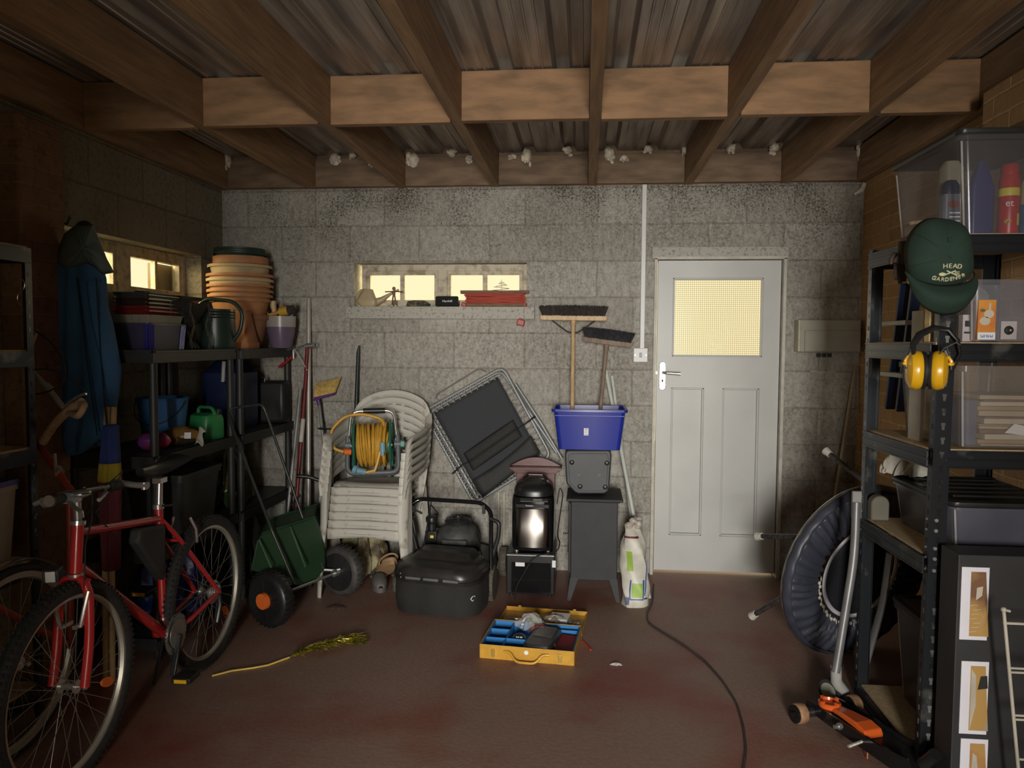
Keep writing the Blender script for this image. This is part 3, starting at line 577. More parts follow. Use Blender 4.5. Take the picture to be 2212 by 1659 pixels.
# ============================================================ BROOMS, BLUE CRATE, GREY TUB, STOVE
M_CANE = mat('varnished_ash', (.52, .36, .19), .5, stretch=(20, 20, 1.5), scale=3, var=.15)
M_OLDW = mat('old_grey_wood', (.22, .16, .12), .7, stretch=(20, 20, 1.5), scale=3, var=.2)
M_BRIS = mat('dark_bristle', (.035, .028, .025), .9, var=.4, scale=60)
M_BRIS2 = mat('black_bristle', (.022, .022, .026), .9, var=.4, scale=60)
def broom(label, pl, pr_, hb, wood, bris, hr, stays):
    pl, pr_, hb = V(pl), V(pr_), V(hb); mid = (pl+pr_)/2; u = (pr_-pl).normalized(); L = (pr_-pl).length; vv = V((0, -1, 0)).cross(u).normalized(); vv = -vv if vv.z < 0 else vv
    t = thing('broom', label, 'broom', tuple(hb))
    g = G().prism([(-L/2, -.008), (-L/2+.012, -.016), (L/2-.012, -.016), (L/2, -.008), (L/2, .012), (L/2-.008, .016), (-L/2+.008, .016), (-L/2, .012)], mid, u, vv, .055); build('broom_head', g, wood, t, bevel=.004, world=True)
    g = G(); rnd = random.Random(3); nb = 70
    for i in range(nb):
        for j in range(7):
            f = (i+.5)/nb*2-1; y = (j-3)*.0085+rnd.uniform(-.003, .003); ln = .062*(1-.10*abs(f)**3)+rnd.uniform(-.004, .006)
            a = mid+u*(f*(L/2-.014))+V((0, y, 0))+vv*.012; b = a+vv*ln+u*(f*.022+rnd.uniform(-.004, .004))+V((0, y*.6+rnd.uniform(-.003, .003), 0))
            g.tube([a, b], [.0032, .0016], 4)
    build('bristles', g, bris, t, world=True, smooth=False)
    g = G().tube([mid-vv*.016, hb], [hr*.95, hr], 12); g.cyl(mid-vv*.005, mid-vv*.05, hr*1.25, n=12); build('broom_handle', g, wood, t, world=True)
    if stays:
        j_ = mid-vv*.088
        for s_ in (-1, 1): g = G().tube(rounded([mid+u*(s_*.13)-vv*.016, j_+u*(s_*.03)+V((0, -.014, 0)), j_+V((0, -.014, 0))], .02), .0035, 6); build('stay', g, M_BLACK, t, world=True)
    return t
broom('wide wooden broom with brown bristles and wire stays, upside down in the blue crate', at(1167, 686, -.13), at(1311, 688, -.13), (2.285, -.36, .858), M_CANE, M_BRIS, .0125, True)
broom('smaller broom with black bristles and worn grey handle, upside down in the blue crate', at(1258, 732, -.15), at(1366, 746, -.15), (2.43, -.34, .858), M_OLDW, M_BRIS2, .0120, False)
M_BLUEC = mat('cobalt_plastic', (.014, .028, .29), .32, var=.06, scale=5, coat=.2)
t = thing('storage_crate', 'cobalt blue plastic crate with a white sticker, holding two upturned brooms', 'crate', (2.384, -.37, .846))
g = G().tub((0, 0, 0), .350, .26, .405, .31, .232, th=.004, r=.025, rim=.012); g.box((0, -.150, .195), (.39, .006, .006)); build('crate_body', g, M_BLUEC, t, bevel=.002)
g = G().prism([(-.013, -.021), (.013, -.021), (.013, .021), (-.013, .021)], (-.018, -.1475, .105), (1, 0, 0), (0, -.11, 1), .0016); lbm = build('sticker', g, M_PAPER, t, smooth=False)
g = G()
for i in range(9): g.box((-.027+.0023*i, -.1463, .091), (.0012, .0012, .006))
for i in range(3): g.box((-.018, -.1475-.0004*i, .100+.005*i), (.018, .0012, .0012))
for i in range(5): g.box((-.018+.002*((i*7) % 5-2), -.1500, .115+.002*i), (.010, .0012, .0012))
build('print', g, M_BLACK, lbm, smooth=False)
o = thing('upturned_tub', 'dark grey plastic tub standing on the stove, showing its base with four feet', 'tub', (2.385, -.40, .592)); M_DGREY = mat('dark_grey_plastic', (.040, .042, .046), .5, var=.12, scale=10)
poly = []
for zx, zy in ((990, 655), (998, 632), (1015, 626), (1265, 626), (1280, 636), (1284, 665), (1270, 860), (1262, 885), (1240, 902), (1075, 902), (1050, 890), (1003, 840), (998, 820)): p = at(880+zx/2.911, 760+zy/2.911, -.50); poly.append((p.x-2.385, p.z-.592+.003))
pz = min(b for a, b in poly); poly = [(a, b-pz+.001) for a, b in poly]
g = G().prism([(a*1.0, b) for a, b in poly], (0, -.005, 0), (1, 0, 0), (0, 0, 1), .19); build('tub_body', g, M_DGREY, o, bevel=.008)
g = G().prism([(a*.86, .017+b*.86) for a, b in poly], (0, -.1005, 0), (1, 0, 0), (0, 0, 1), .004); build('base_panel', g, M_DGREY, o, bevel=.002)
for fx, fz in ((-.098, .182), (.10, .182), (-.05, .045), (.092, .045)): g = G().lathe([(.013, 0), (.014, .004), (.010, .007), (.001, .007)], (fx, -.102, fz), (0, -1, 0), 18); build('foot', g, M_BLACK, o)
for fx in (-.056, .058): g = G().box((fx, -.1035, .113), (.013, .004, .011)); build('slot', g, mat('recess_grey', (.16, .16, .16), .6), o, smooth=False); g = G().box((fx+.001, -.1062, .112), (.007, .003, .006)); build('screw', g, M_BLACK, o, smooth=False)
# electric stove
M_IRON = mat('black_iron_finish', (.026, .028, .030), .62, var=.12, scale=12, bump=.1, bscale=220)
t = thing('stove', 'black box-shaped stove on four splayed legs beside the white door', 'stove', (2.42, -.42, 0))
g = G().box((-.003, -.005, .343), (.262, .28, .455)); build('stove_body', g, M_IRON, t, bevel=.006, smooth=False)
g = G().box((-.002, -.005, .576), (.315, .34, .016)); g.box((-.002, -.005, .565), (.285, .30, .010)); build('top_plate', g, M_IRON, t, bevel=.006, smooth=False)
for sx in (-1, 1):
    for sy in (-1, 1):
        g = G(); a = (sx*.118-.003, sy*.128-.005, .125); b = (sx*.140-.003, sy*.140-.005, .0); g.prism([(-.0, 0), (0, 0), (0, 0)], a, (1, 0, 0), (0, 0, 1), .001) if False else None
        q = [(sx*-.135, 0)]
        vs = [(sx*.131-.003, sy*.14-.005, .13), (sx*.085-.003, sy*.14-.005, .13), (sx*.085-.003, sy*.10-.005, .13), (sx*.131-.003, sy*.10-.005, .13), (sx*.148-.003, sy*.15-.005, 0), (sx*.128-.003, sy*.15-.005, 0), (sx*.128-.003, sy*.13-.005, 0), (sx*.148-.003, sy*.13-.005, 0)]
        g.add(vs, [(0, 1, 2, 3), (7, 6, 5, 4), (0, 4, 5, 1), (1, 5, 6, 2), (2, 6, 7, 3), (3, 7, 4, 0)]); build('leg', g, M_IRON, t, smooth=False)
g = G().box((-.140, -.005, .35), (.014, .235, .40)); dr = build('stove_door', g, M_IRON, t, bevel=.004, smooth=False)
g = G().box((-.149, -.005, .38), (.004, .17, .24)); build('door_glass', g, mat('black_glass', (.01, .01, .01), .1), dr, smooth=False)
g = G().cyl((-.147, -.115, .375), (-.165, -.12, .375), .004, n=10).ball((-.170, -.12, .375), .007, 12, 8); build('door_knob', g, mat('brass', (.65, .45, .18), .25, metal=1), dr)

# ============================================================ BREAD MAKER, BLACK BOX, MAHOGANY PANEL
M_GLOSSB = mat('gloss_black', (.010, .010, .011), .10, var=.2)
t = thing('microwave_oven', 'black countertop oven on the floor carrying the bread maker', 'oven', (2.06, -.38, 0))
g = G().box((0, 0, .137), (.275, .34, .235)); build('oven_body', g, mat('satin_black', (.014, .014, .015), .3, var=.2), t, bevel=.006, smooth=False)
g = G().box((.005, -.176, .118), (.225, .012, .175)); build('oven_door', g, M_GLOSSB, t, bevel=.004, smooth=False)
g = G().box((0, -.173, .246), (.27, .012, .004)); build('chrome_strip', g, M_STEEL, t, smooth=False)
g = G().prism([(-.026, -.011), (.026, -.011), (.026, .011), (-.026, .011)], (-.058, -.1835, .195), (1, 0, 0), (0, 0, 1), .001); build('label', g, M_PAPER, t, smooth=False)
g = G().prism([(-.010, -.02), (.010, -.02), (.010, .02), (-.010, .02)], (.133, -.1715, .20), (1, 0, 0), (0, 0, 1), .001); build('sticker', g, M_PAPER, t, smooth=False)
for sx in (-1, 1):
    for sy in (-1, 1): g = G().cyl((sx*.11, sy*.13, 0), (sx*.11, sy*.13, .022), .012, n=12); build('foot', g, M_BLACK, t)
t = thing('bread_maker', 'black and stainless steel bread maker standing on the black oven', 'bread maker', (2.068, -.40, .2555))
def rr(x, y, r, n=6):
    o = []
    for sx, sy, a in ((1, 1, 0), (-1, 1, PI/2), (-1, -1, PI), (1, -1, 1.5*PI)):
        for k_ in range(n): q = a+PI/2*k_/(n-1); o.append((sx*(x/2-r)+r*math.cos(q), sy*(y/2-r)+r*math.sin(q)))
    return o
def loft(g, secs, n=6):      # secs: (x, y, r, z, cx, cy)
    vs = []; m = 4*n
    for x, y, r, z, cx, cy in secs: vs += [(a+cx, b+cy, z) for a, b in rr(x, y, r, n)]
    fs = [tuple(range(m-1, -1, -1)), tuple((len(secs)-1)*m+k_ for k_ in range(m))]
    for i in range(len(secs)-1):
        for k_ in range(m): fs.append((i*m+k_, i*m+(k_+1) % m, (i+1)*m+(k_+1) % m, (i+1)*m+k_))
    return g.add(vs, fs)
g = loft(G(), [(.225, .27, .05, .012, 0, 0), (.238, .285, .055, .03, 0, 0), (.240, .29, .055, .29, 0, 0), (.232, .28, .05, .315, 0, .0)]); build('body', g, M_GLOSSB, t)
g = G(); vs = []; n = 16
for z in (.035, .255):
    for k_ in range(n+1): f = k_/n*2-1; x = f*.098; y = -.147-.010*(1-f*f)+.020*max(0, abs(f)-.8)*5; vs.append((x, y, z))
g.add(vs, [(k_, k_+1, n+1+k_+1, n+1+k_) for k_ in range(n)]); sm_ = mat('brushed_stainless', (.70, .65, .60), .46, metal=1, stretch=(40, 40, 1), scale=5, var=.08); build('steel_front', g, sm_, t, solid=.003)
_b = sm_.node_tree.nodes['Principled BSDF']; _t = sm_.node_tree.nodes.new('ShaderNodeTangent'); _t.direction_type = 'RADIAL'; _t.axis = 'Z'; sm_.node_tree.links.new(_t.outputs[0], _b.inputs['Tangent']); _b.inputs['Anisotropic'].default_value = .9; _b.inputs['Anisotropic Rotation'].default_value = 0.25
def lidf(u, v):
    a = 2*PI*u; r = v
    x = .116*math.copysign(abs(math.cos(a))**.7, math.cos(a))*math.sin(r*PI/2); y = .13*math.copysign(abs(math.sin(a))**.7, math.sin(a))*math.sin(r*PI/2); return (x, y+.01, .318+.085*math.cos(r*PI/2)**.7)
g = G().grid(lidf, 32, 10, cu=True); g.add([(.116*math.copysign(abs(math.cos(2*PI*i/32))**.7, math.cos(2*PI*i/32)), .13*math.copysign(abs(math.sin(2*PI*i/32))**.7, math.sin(2*PI*i/32))+.01, .318) for i in range(32)], [tuple(range(31, -1, -1))]); build('lid', g, mat('black_lid', (.014, .014, .014), .32), t)
g = G().tube([(-.05, -.055, .385), (-.06, .0, .405), (-.04, .06, .415), (.05, .06, .415), (.07, .0, .405), (.06, -.055, .385)], .008, 8); build('lid_handle', g, MATS['black_lid'], t)
g = G().box((.01, -.138, .302), (.16, .02, .022), (-.5, 0, 0)); build('control_panel', g, M_BLACK, t, bevel=.003, smooth=False)
g = G().box((.03, -.150, .308), (.05, .003, .012), (-.5, 0, 0)); build('display', g, mat('lcd', (.16, .17, .15), .3), t, smooth=False)
g = G().box((-.0, -.1475, .272), (.19, .008, .022)); build('name_strip', g, M_GLOSSB, t, bevel=.002, smooth=False)
text('Panasonic', .011, (2.052, -.5521, .5295), (1, 0, 0), (0, 0, 1), M_PAPER, t)
for sx in (-1, 1):
    for sy in (-1, 1): g = G().cyl((sx*.09, sy*.11, 0), (sx*.09, sy*.11, .014), .012, n=12); build('foot', g, M_STEEL, t)
o = build('power_lead', G().tube(rounded([(2.20, -.34, .50), (2.215, -.33, .60), (2.235, -.33, .56), (2.205, -.42, .33), (2.225, -.5, .31), (2.215, -.53, .27), (2.08, -.575, .245), (1.985, -.59, .08), (1.975, -.60, .004)], .04, 6), .0035, 8), M_BLACK); tags(o, 'black power lead trailing from the bread maker over the oven front', 'cable')
M_MAHOG = mat('mahogany', (.10, .022, .020), .38, var=.3, scale=8, stretch=(3, 3, 12), coat=.25)
t = thing('mahogany_cabinet', 'dark red mahogany cabinet with arched pediment behind the bread maker', 'cabinet', (2.065, -.175, 0))
g = G().box((0, 0, .33), (.235, .10, .66)); build('cabinet_body', g, M_MAHOG, t, bevel=.003, smooth=False)
g = G().box((-.0, -.052, .46), (.175, .008, .33)); build('cabinet_door', g, M_MAHOG, t, bevel=.003, smooth=False)
g = G(); 
for i, (wd, z) in enumerate(((.255, .664), (.275, .674), (.30, .684), (.315, .694))): g.box((0, -.006*i, z), (wd, .11+.012*i, .011))
build('cornice', g, M_MAHOG, t, bevel=.002, smooth=False)
pp = [(-.15, .700), (.15, .700)]+[(.15*math.cos(PI*i/18), .704+.050*math.sin(PI*i/18)**2.2) for i in range(0, 19)]
g = G().prism(pp, (0, -.02, 0), (1, 0, 0), (0, 0, 1), .02); build('pediment', g, M_MAHOG, t, bevel=.002, smooth=False)

# ============================================================ LAWN MOWER
t = thing('lawn_mower', 'black petrol lawn mower with folded handle behind its grass bag', 'lawn mower', (1.60, -.34, 0), (0, 0, -.05))
g = loft(G(), [(.44, .46, .08, .07, 0, 0), (.46, .48, .09, .11, 0, 0), (.44, .46, .09, .17, 0, 0), (.34, .36, .08, .20, 0, 0)]); build('deck', g, M_BLACK, t)
def moth(u, v): a = 2*PI*u; r = math.sin(v*PI/2)**.8; return (.135*r*math.cos(a)+.01, .15*r*math.sin(a), .22+.155*math.cos(v*PI/2)**.6)
g = G().grid(moth, 28, 8, cu=True); g.cyl((.01, 0, .18), (.01, 0, .23), .13, n=28); build('engine_cover', g, mat('dusty_black_plastic', (.07, .072, .068), .6, var=.3, scale=20), t)
g = G().lathe([(.078, .372), (.08, .385), (.07, .395), (.03, .398), (.001, .398)], (.01, 0, 0), (0, 0, 1), 32)
for k_ in range(24): a = 2*PI*k_/24; g.bar((.01+.03*math.cos(a), .03*math.sin(a), .400), (.01+.074*math.cos(a), .074*math.sin(a), .394), .004, .006)
build('starter_grille', g, M_BLACK, t)
g = G().box((.02, -.15, .27), (.15, .03, .07)); build('exhaust_guard', g, MATS['dusty_black_plastic'], t, bevel=.01)
g = G().lathe([(.024, .28), (.026, .37), (.034, .375), (.036, .40), (.030, .412), (.001, .414)], (-.145, -.03, 0), (0, 0, 1), 20); g.box((-.14, -.03, .28), (.07, .09, .10)); build('fuel_cap', g, M_BLACK, t, bevel=.004)
g = G().box((-.13, -.085, .30), (.02, .004, .016)); build('warning_label', g, mat('yellow_label', (.7, .6, .08), .5), t, smooth=False)
for sx, sy, nm in ((-1, -1, 0), (1, -1, 0), (-1, 1, 1), (1, 1, 1)):
    r = .095 if nm == 0 else .085; yy = sy*.235-.02
    g = G().lathe([(r*.72, -.022), (r*.96, -.022), (r, -.012), (r, .012), (r*.96, .022), (r*.72, .022)], (sx*.255, yy, r+.002), (1, 0, 0), 30)
    for q in range(24): a = 2*PI*q/24; g.box((sx*.255, yy+r*math.cos(a), r+.002+r*math.sin(a)), (.038, .006, .006), (a, 0, 0))
    wv = build('wheel', g, mat('dusty_tyre', (.10, .085, .065), .85, var=.3, scale=30), t)
    g = G().lathe([(.001, -.018), (r*.74, -.016), (r*.74, .016), (.001, .018)], (sx*.255, yy, r+.002), (1, 0, 0), 24); build('hub', g, M_BLACK, wv)
g = G().tube(rounded([(-.235, -.30, .15), (-.225, -.20, .515), (-.175, -.18, .545), (.185, -.18, .535), (.245, -.20, .49), (.262, -.30, .13)], .05, 6), .0125, 12); build('handlebar', g, M_GLOSSB, t)
g = G().tube(rounded([(-.16, -.24, .19), (-.205, -.235, .44), (-.235, -.235, .475), (-.21, -.25, .40), (-.165, -.29, .28)], .02), .010, 10)
g.tube([(-.295, -.26, .51), (-.25, -.25, .485), (-.20, -.24, .50), (-.15, -.23, .47)], .006, 8); g.box((-.205, -.24, .50), (.03, .03, .035)); g.box((-.245, -.25, .475), (.02, .03, .03)); build('control_lever', g, M_BLACK, t)
g = G().tube(rounded([(.235, -.25, .15), (.295, -.25, .36), (.300, -.25, .44), (.245, -.24, .46)], .02), .012, 10); g.box((.20, -.19, .50), (.016, .02, .05)); build('control_lever', g, M_BLACK, t)
for a, b, c_ in (((-.10, -.22, .52), (-.085, -.12, .45), (-.13, .0, .36)), ((.13, -.06, .36), (.16, -.12, .28), (.20, -.2, .20)), ((-.16, -.22, .20), (-.11, -.2, .50), (-.10, -.21, .545))): g = G().tube([a, b, c_], .0035, 6); build('control_cable', g, M_BLACK, t)
# grass bag
t = thing('grass_collector', 'black fabric grass bag with hard plastic lid standing in front of the mower', 'grass bag', (1.595, -.76, 0), (0, 0, -.17))
M_CLOTH = mat('dusty_black_mesh', (.018, .017, .016), .85, var=.25, scale=7, bump=.2, bscale=180)
g = loft(G(), [(.40, .26, .10, .0, 0, 0), (.47, .34, .12, .012, 0, 0), (.485, .36, .12, .08, 0, 0), (.475, .35, .11, .185, 0, 0)], 8); build('fabric_bag', g, M_CLOTH, t)
M_LID = mat('worn_black_plastic', (.024, .022, .020), .34, var=.2, scale=12)
g = loft(G(), [(.482, .356, .11, .180, 0, 0), (.488, .362, .11, .200, 0, 0), (.476, .352, .11, .203, 0, 0), (.476, .352, .11, .212, 0, 0), (.488, .362, .11, .216, 0, 0), (.486, .360, .12, .238, 0, 0), (.455, .33, .12, .262, 0, 0), (.40, .27, .10, .275, 0, .02)], 8); build('lid', g, M_LID, t)
g = loft(G(), [(.36, .20, .03, .270, 0, .05), (.30, .15, .03, .305, 0, .06), (.285, .135, .03, .308, 0, .06)], 5); ld = build('lid_ridge', g, M_LID, t)
g = G().prism([(-.07, -.009), (.07, -.009), (.062, .007), (.02, .004), (-.02, .009), (-.062, .007)], (-.01, .055, .3085), (1, 0, 0), (0, 1, 0), .004); build('grip_slot', g, M_BLACKM, ld, smooth=False)
for q in (-.10, .0, .11): g = G().box((q, -.182, .208), (.085, .010, .014)); build('clip', g, mat('grey_edge_clip', (.12, .12, .12), .5), t, bevel=.002, smooth=False)
g = G().ball((-.175, -.168, .222), (.006, .004, .008)).ball((-.175, -.168, .203), (.004, .004, .005)); build('stud', g, M_STEEL, t)
g = G().tube([(.215, -.13, .125), (.209, -.145, .112), (.214, -.135, .10), (.223, -.115, .108), (.222, -.12, .122)], .003, 6, closed=True); build('badge', g, M_PAPER, t)

# ============================================================ LEANING PIPES, BAG, CABLE
M_PIPE = mat('white_pvc_pipe', (.55, .58, .54), .4, var=.06)
tags(build('leaning_pipe', G().tube([at(1309, 800, -.015), (2.735, -.49, .002)], .0115, 12), M_PIPE), 'white plastic pipe leaning on the wall behind the blue crate, reaching nearer the door', 'pipe')
tags(build('leaning_pipe', G().tube([at(1322, 812, -.015), (2.700, -.34, .002)], .0095, 12), M_PIPE), 'thinner white pipe leaning close against the other pipe, ending behind the compost bag', 'pipe')
t = thing('compost_bag', 'half-empty white, green and blue compost bag standing between stove and door', 'bag', (2.648, -.60, 0))
def bagf(u, v):
    a = 2*PI*u; f = v; wx = .072*(1-.55*max(0, f-.7)/.3)+.010*math.sin(3*a+f*9); wy = .055*(1-.6*max(0, f-.6)/.4)+.008*math.sin(2*a+f*13)
    cs, sn = math.cos(a), math.sin(a); return (math.copysign(abs(cs)**.75, cs)*wx*(1-.04*math.sin(f*22))-.018*f*f, math.copysign(abs(sn)**.75, sn)*wy*(1+.05*math.sin(f*17+a))+.13*f, f*.42)
g = G().grid(bagf, 40, 30, cu=True); n = 40; g.add([bagf(i/40, 0) for i in range(40)], [tuple(range(39, -1, -1))]); g.add([bagf(i/40, 1) for i in range(40)], [tuple(range(40))])
bagm = mat('printed_bag_film', (.60, .58, .50), .4, var=.10, scale=20); build('bag_film', g, bagm, t)
def patch(nm, u0, u1, v0, v1, m, off=.0025, pts=None, nu=8, nv=8):
    g = G()
    def f(a, b):
        if pts: pass
        u, v = u0+(u1-u0)*a, v0+(v1-v0)*b; p = V(bagf(u % 1, v)); c = V((-.018*v*v, .13*v, v*.42)); return tuple(p+(p-c).normalized()*off)
    g.grid(f, nu, nv); return build(nm, g, m, t)
M_LIME = mat('lime_print', (.30, .48, .05), .45, var=.08); M_NAVY = mat('navy_print', (.03, .07, .30), .45)
patch('green_panel', .66, .74, .45, .68, M_LIME); patch('green_panel', .72, .83, .12, .30, M_LIME)
for a in ((.70, .715, .10, .34), (.70, .84, .09, .105), (.83, .85, .09, .34), (.86, .875, .15, .62), (.86, .93, .10, .12)): patch('blue_band', *a, M_NAVY, .0035)
patch('red_band', .60, .86, .845, .87, mat('maroon_print', (.16, .02, .05), .5))
g = G()
for i in range(7): g.box((-.047, -.055, .018+.006*i), (.022, .002, .0022))
build('print_lines', g, M_NAVY, t, smooth=False)
g = G(); rnd = random.Random(4)
for _ in range(16): g.ball((rnd.uniform(-.05, .03), .13+rnd.uniform(-.03, .03), .40+rnd.uniform(0, .05)), (.022, .018, .02), 8, 5)
build('crumpled_neck', g, mat('crumpled_film', (.42, .38, .33), .4, var=.3, scale=40), t)
cab = [(1412, 1262), (1410, 1300), (1397, 1325), (1400, 1345), (1430, 1365), (1475, 1392), (1520, 1425), (1560, 1470), (1592, 1520), (1606, 1570), (1612, 1620), (1606, 1659), (1600, 1700)]
g = G().tube(rounded([on_floor(x, y, .0045) for x, y in cab], .05, 4), .0045, 8); tags(build('floor_cable', g, mat('grey_rubber_cable', (.05, .045, .045), .6)), 'dark rubber cable snaking over the red floor from the door', 'cable')
g = G().tube([on_floor(1412, 1262, .004), at(1410, 1235, -.02)+V((-.02, 0, .2)), at(1404, 1180, -.012)], .004, 8)

# ============================================================ ITEMS ON THE BACK WINDOW SILL (sill top z 1.673)
ZS = 1.674
def sill(px, Y=-.005): return at(px, 661, Y).x
M_TAN = mat('tan_plastic', (.42, .33, .20), .45, var=.06)
t = thing('watering_can', 'small tan plastic watering can with long spout on the window sill', 'watering can', (.965, .015, ZS))
g = loft(G(), [(.10, .06, .02, 0, 0, 0), (.145, .075, .03, .028, -.005, 0), (.135, .07, .03, .045, -.008, 0), (.065, .05, .02, .108, .0, 0), (.060, .045, .02, .110, .0, 0)]); build('can_body', g, M_TAN, t)
g = G().tube([(.04, 0, .025), (.09, 0, .045), (.14, 0, .078), (.185, 0, .103), (.20, 0, .106)], [.026, .019, .010, .006, .008], 12); build('spout', g, M_TAN, t)
g = G().tube(rounded([(-.02, 0, .105), (-.05, 0, .103), (-.083, 0, .05), (-.055, 0, .018)], .02), .009, 10); build('handle', g, M_TAN, t)
M_FIG = mat('dark_red_lacquer', (.10, .025, .018), .35)
t = thing('wooden_figure', 'little dark wooden figure with outstretched arms standing before the tan watering can', 'figurine', (sill(850, -.035), -.022, ZS))
g = G().ball((0, 0, .112), (.012, .011, .012)); build('head', g, M_OLDW, t)
g = G().cyl((0, 0, .06), (0, 0, .098), .009, .011, n=12).cyl((0, 0, .098), (0, 0, .102), .004, n=8); build('torso', g, M_FIG, t)
for s_ in (-1, 1):
    g = G().cyl((s_*.008, 0, .094), (s_*.052, 0, .092), .0035, n=8).ball((s_*.054, 0, .092), .0045, 8, 6); build('arm', g, M_FIG, t)
    g = G().cyl((s_*.006, 0, .062), (s_*.012, 0, .008), .0048, n=8); lg = build('leg', g, M_FIG, t); g = G().box((s_*.012, -.004, .004), (.010, .018, .008)); build('shoe', g, M_WHITE, lg, bevel=.002)
g = G(); rnd = random.Random(5)
def glove(u, v): a = 2*PI*u; r = math.sin(PI*v/2); return (.075*r*math.cos(a), .03*r*math.sin(a), .040*math.cos(PI*v/2)**.7+.006*math.sin(9*a+v*8)*r*math.cos(PI*v/2))
g.grid(glove, 40, 14, cu=True)
for _ in range(10): g.ball((rnd.uniform(-.065, .06), rnd.uniform(-.02, .02), rnd.uniform(.006, .03)), (rnd.uniform(.012, .022), .014, rnd.uniform(.006, .012)), 8, 6)
o = build('crumpled_cloth', g, mat('dark_camouflage_cloth', (.05, .05, .035), .9, scale=40, col2=(.16, .13, .09), lo=.42, hi=.55)); o.location = (sill(902), .0, ZS); tags(o, 'crumpled dark cloth on the sill between the wooden figure and the speaker', 'cloth')
t = thing('portable_speaker', 'small black portable speaker with white script on the window sill', 'speaker', (sill(965, -.02), .0, ZS))
g = G().box((0, 0, .033), (.150, .05, .064)); build('speaker_case', g, M_BLACK, t, bevel=.009)
g = G().box((0, -.0255, .032), (.135, .003, .050)); build('grille', g, mat('speaker_grille', (.012, .012, .012), .8, bump=.6, bscale=600), t, bevel=.001, smooth=False)
text('Marshall', .019, (t.location.x+.005, -.0285, ZS+.033), (1, 0, .03), (0, 0, 1), M_PAPER, t)
t = thing('cable_winder', 'wooden winder wrapped with orange extension cable on the window sill', 'cable winder', (sill(1068, -.02), .005, ZS))
M_WIND = mat('winder_wood', (.17, .085, .05), .7, var=.2, stretch=(3, 20, 20))
for z, x0, x1 in ((.091, -.218, .218), (.011, -.195, .205)): g = G().box(((x0+x1)/2, 0, z), (x1-x0, .045, .021)); build('winder_bar', g, M_WIND, t, bevel=.003, smooth=False)
for x in (-.15, .15): g = G().box((x, 0, .05), (.02, .02, .06)); build('winder_post', g, M_WIND, t, smooth=False)
g = G(); rnd = random.Random(9)
for i in range(9):
    z = .024+.0068*i; e0, e1 = rnd.uniform(.0, .012), rnd.uniform(.0, .012)
    for yy in (-.024, .018): g.tube([(-.172-e0, yy+.01, z), (-.165, yy, z+rnd.uniform(-.002, .002)), (-.05, yy-.003, z+rnd.uniform(-.003, .003)), (.06, yy-.003, z+rnd.uniform(-.003, .003)), (.165, yy, z+rnd.uniform(-.002, .002)), (.172+e1, yy+.01, z)], .0042, 8)
    for x in (-.178-e0, .178+e1): g.tube([(x, -.014, z), (x+.004*(1 if x > 0 else -1), 0, z), (x, .028, z)], .0042, 8)
M_OCAB = mat('orange_cable', (.40, .070, .045), .5, var=.12)
build('orange_cable', g, M_OCAB, t)
g = G().tube(rounded([(.16, -.02, .075), (.19, -.03, .072), (.196, -.035, .04), (.187, -.040, -.03), (.176, -.034, -.075)], .03), .0042, 8); build('cable_tail', g, M_OCAB, t)
g = G().box((.168, -.034, -.100), (.048, .026, .040), (0, .25, 0)).box((.166, -.034, -.08), (.02, .02, .02)); build('plug', g, mat('red_orange_plug', (.34, .05, .035), .45), t, bevel=.006)
g = G().box((-.195, -.018, .012), (.034, .026, .026), (0, .5, 0)); build('socket_plug', g, MATS['red_orange_plug'], t, bevel=.005)

# ============================================================ TOOL CASE ON THE FLOOR
ang = math.atan2(-1.446+1.404, 2.321-1.889)
t = thing('tool_case', 'open yellow metal tool case with blue compartments on the red floor', 'tool case', (2.105, -1.425, 0), (0, 0, ang))
M_YEL = mat('chipped_yellow_enamel', (.62, .34, .035), .4, scale=18, col2=(.50, .26, .03), var=.1, coat=.2); M_TRAYB = mat('blue_tray_plastic', (.03, .20, .52), .45, var=.06)
wd, dp, hh = .434, .322, .066
g = G()
for c_, d_ in (((0, .0, hh/2), (wd, .004, hh)), ((0, dp, hh/2), (wd, .004, hh)), ((-wd/2, dp/2, hh/2), (.004, dp, hh)), ((wd/2, dp/2, hh/2), (.004, dp, hh)), ((0, dp/2, .003), (wd, dp, .004))): g.box(c_, d_)
build('case_base', g, M_YEL, t, bevel=.0015, smooth=False)
g = G(); 
for c_, d_ in (((0, .006, .034), (wd-.01, .003, .06)), ((0, dp-.006, .034), (wd-.01, .003, .06)), ((-wd/2+.006, dp/2, .034), (.003, dp-.01, .06)), ((wd/2-.006, dp/2, .034), (.003, dp-.01, .06)), ((0, dp/2, .008), (wd-.01, dp-.01, .004)), ((-.115, dp/2, .033), (.003, dp-.012, .055)), ((-.165, .105, .033), (.10, .003, .055)), ((-.165, .215, .033), (.10, .003, .055)), ((-.065, .105, .033), (.10, .003, .055)), ((-.015, .055, .033), (.003, .10, .055)), ((.085, .27, .033), (.24, .003, .05))): g.box(c_, d_)
build('compartment_tray', g, M_TRAYB, t, smooth=False)
g = G()
for c_, d_ in (((0, dp+.16, .008), (wd, .29, .003)), ((0, dp+.30, .018), (wd, .003, .026)), ((-wd/2, dp+.16, .015), (.003, .29, .02)), ((wd/2, dp+.16, .015), (.003, .29, .02))): g.box(c_, d_)
g.cyl((-wd/2+.02, dp+.008, .010), (wd/2-.02, dp+.008, .010), .005, n=8); build('case_lid', g, MATS['chipped_yellow_enamel'], t, smooth=False)
g = G().tube(rounded([(-.105, -.006, .042), (-.075, -.010, .042), (-.045, -.028, .006), (.045, -.028, .006), (.075, -.010, .042), (.105, -.006, .042)], .022), .0062, 10)
build('case_handle', g, M_YEL, t)
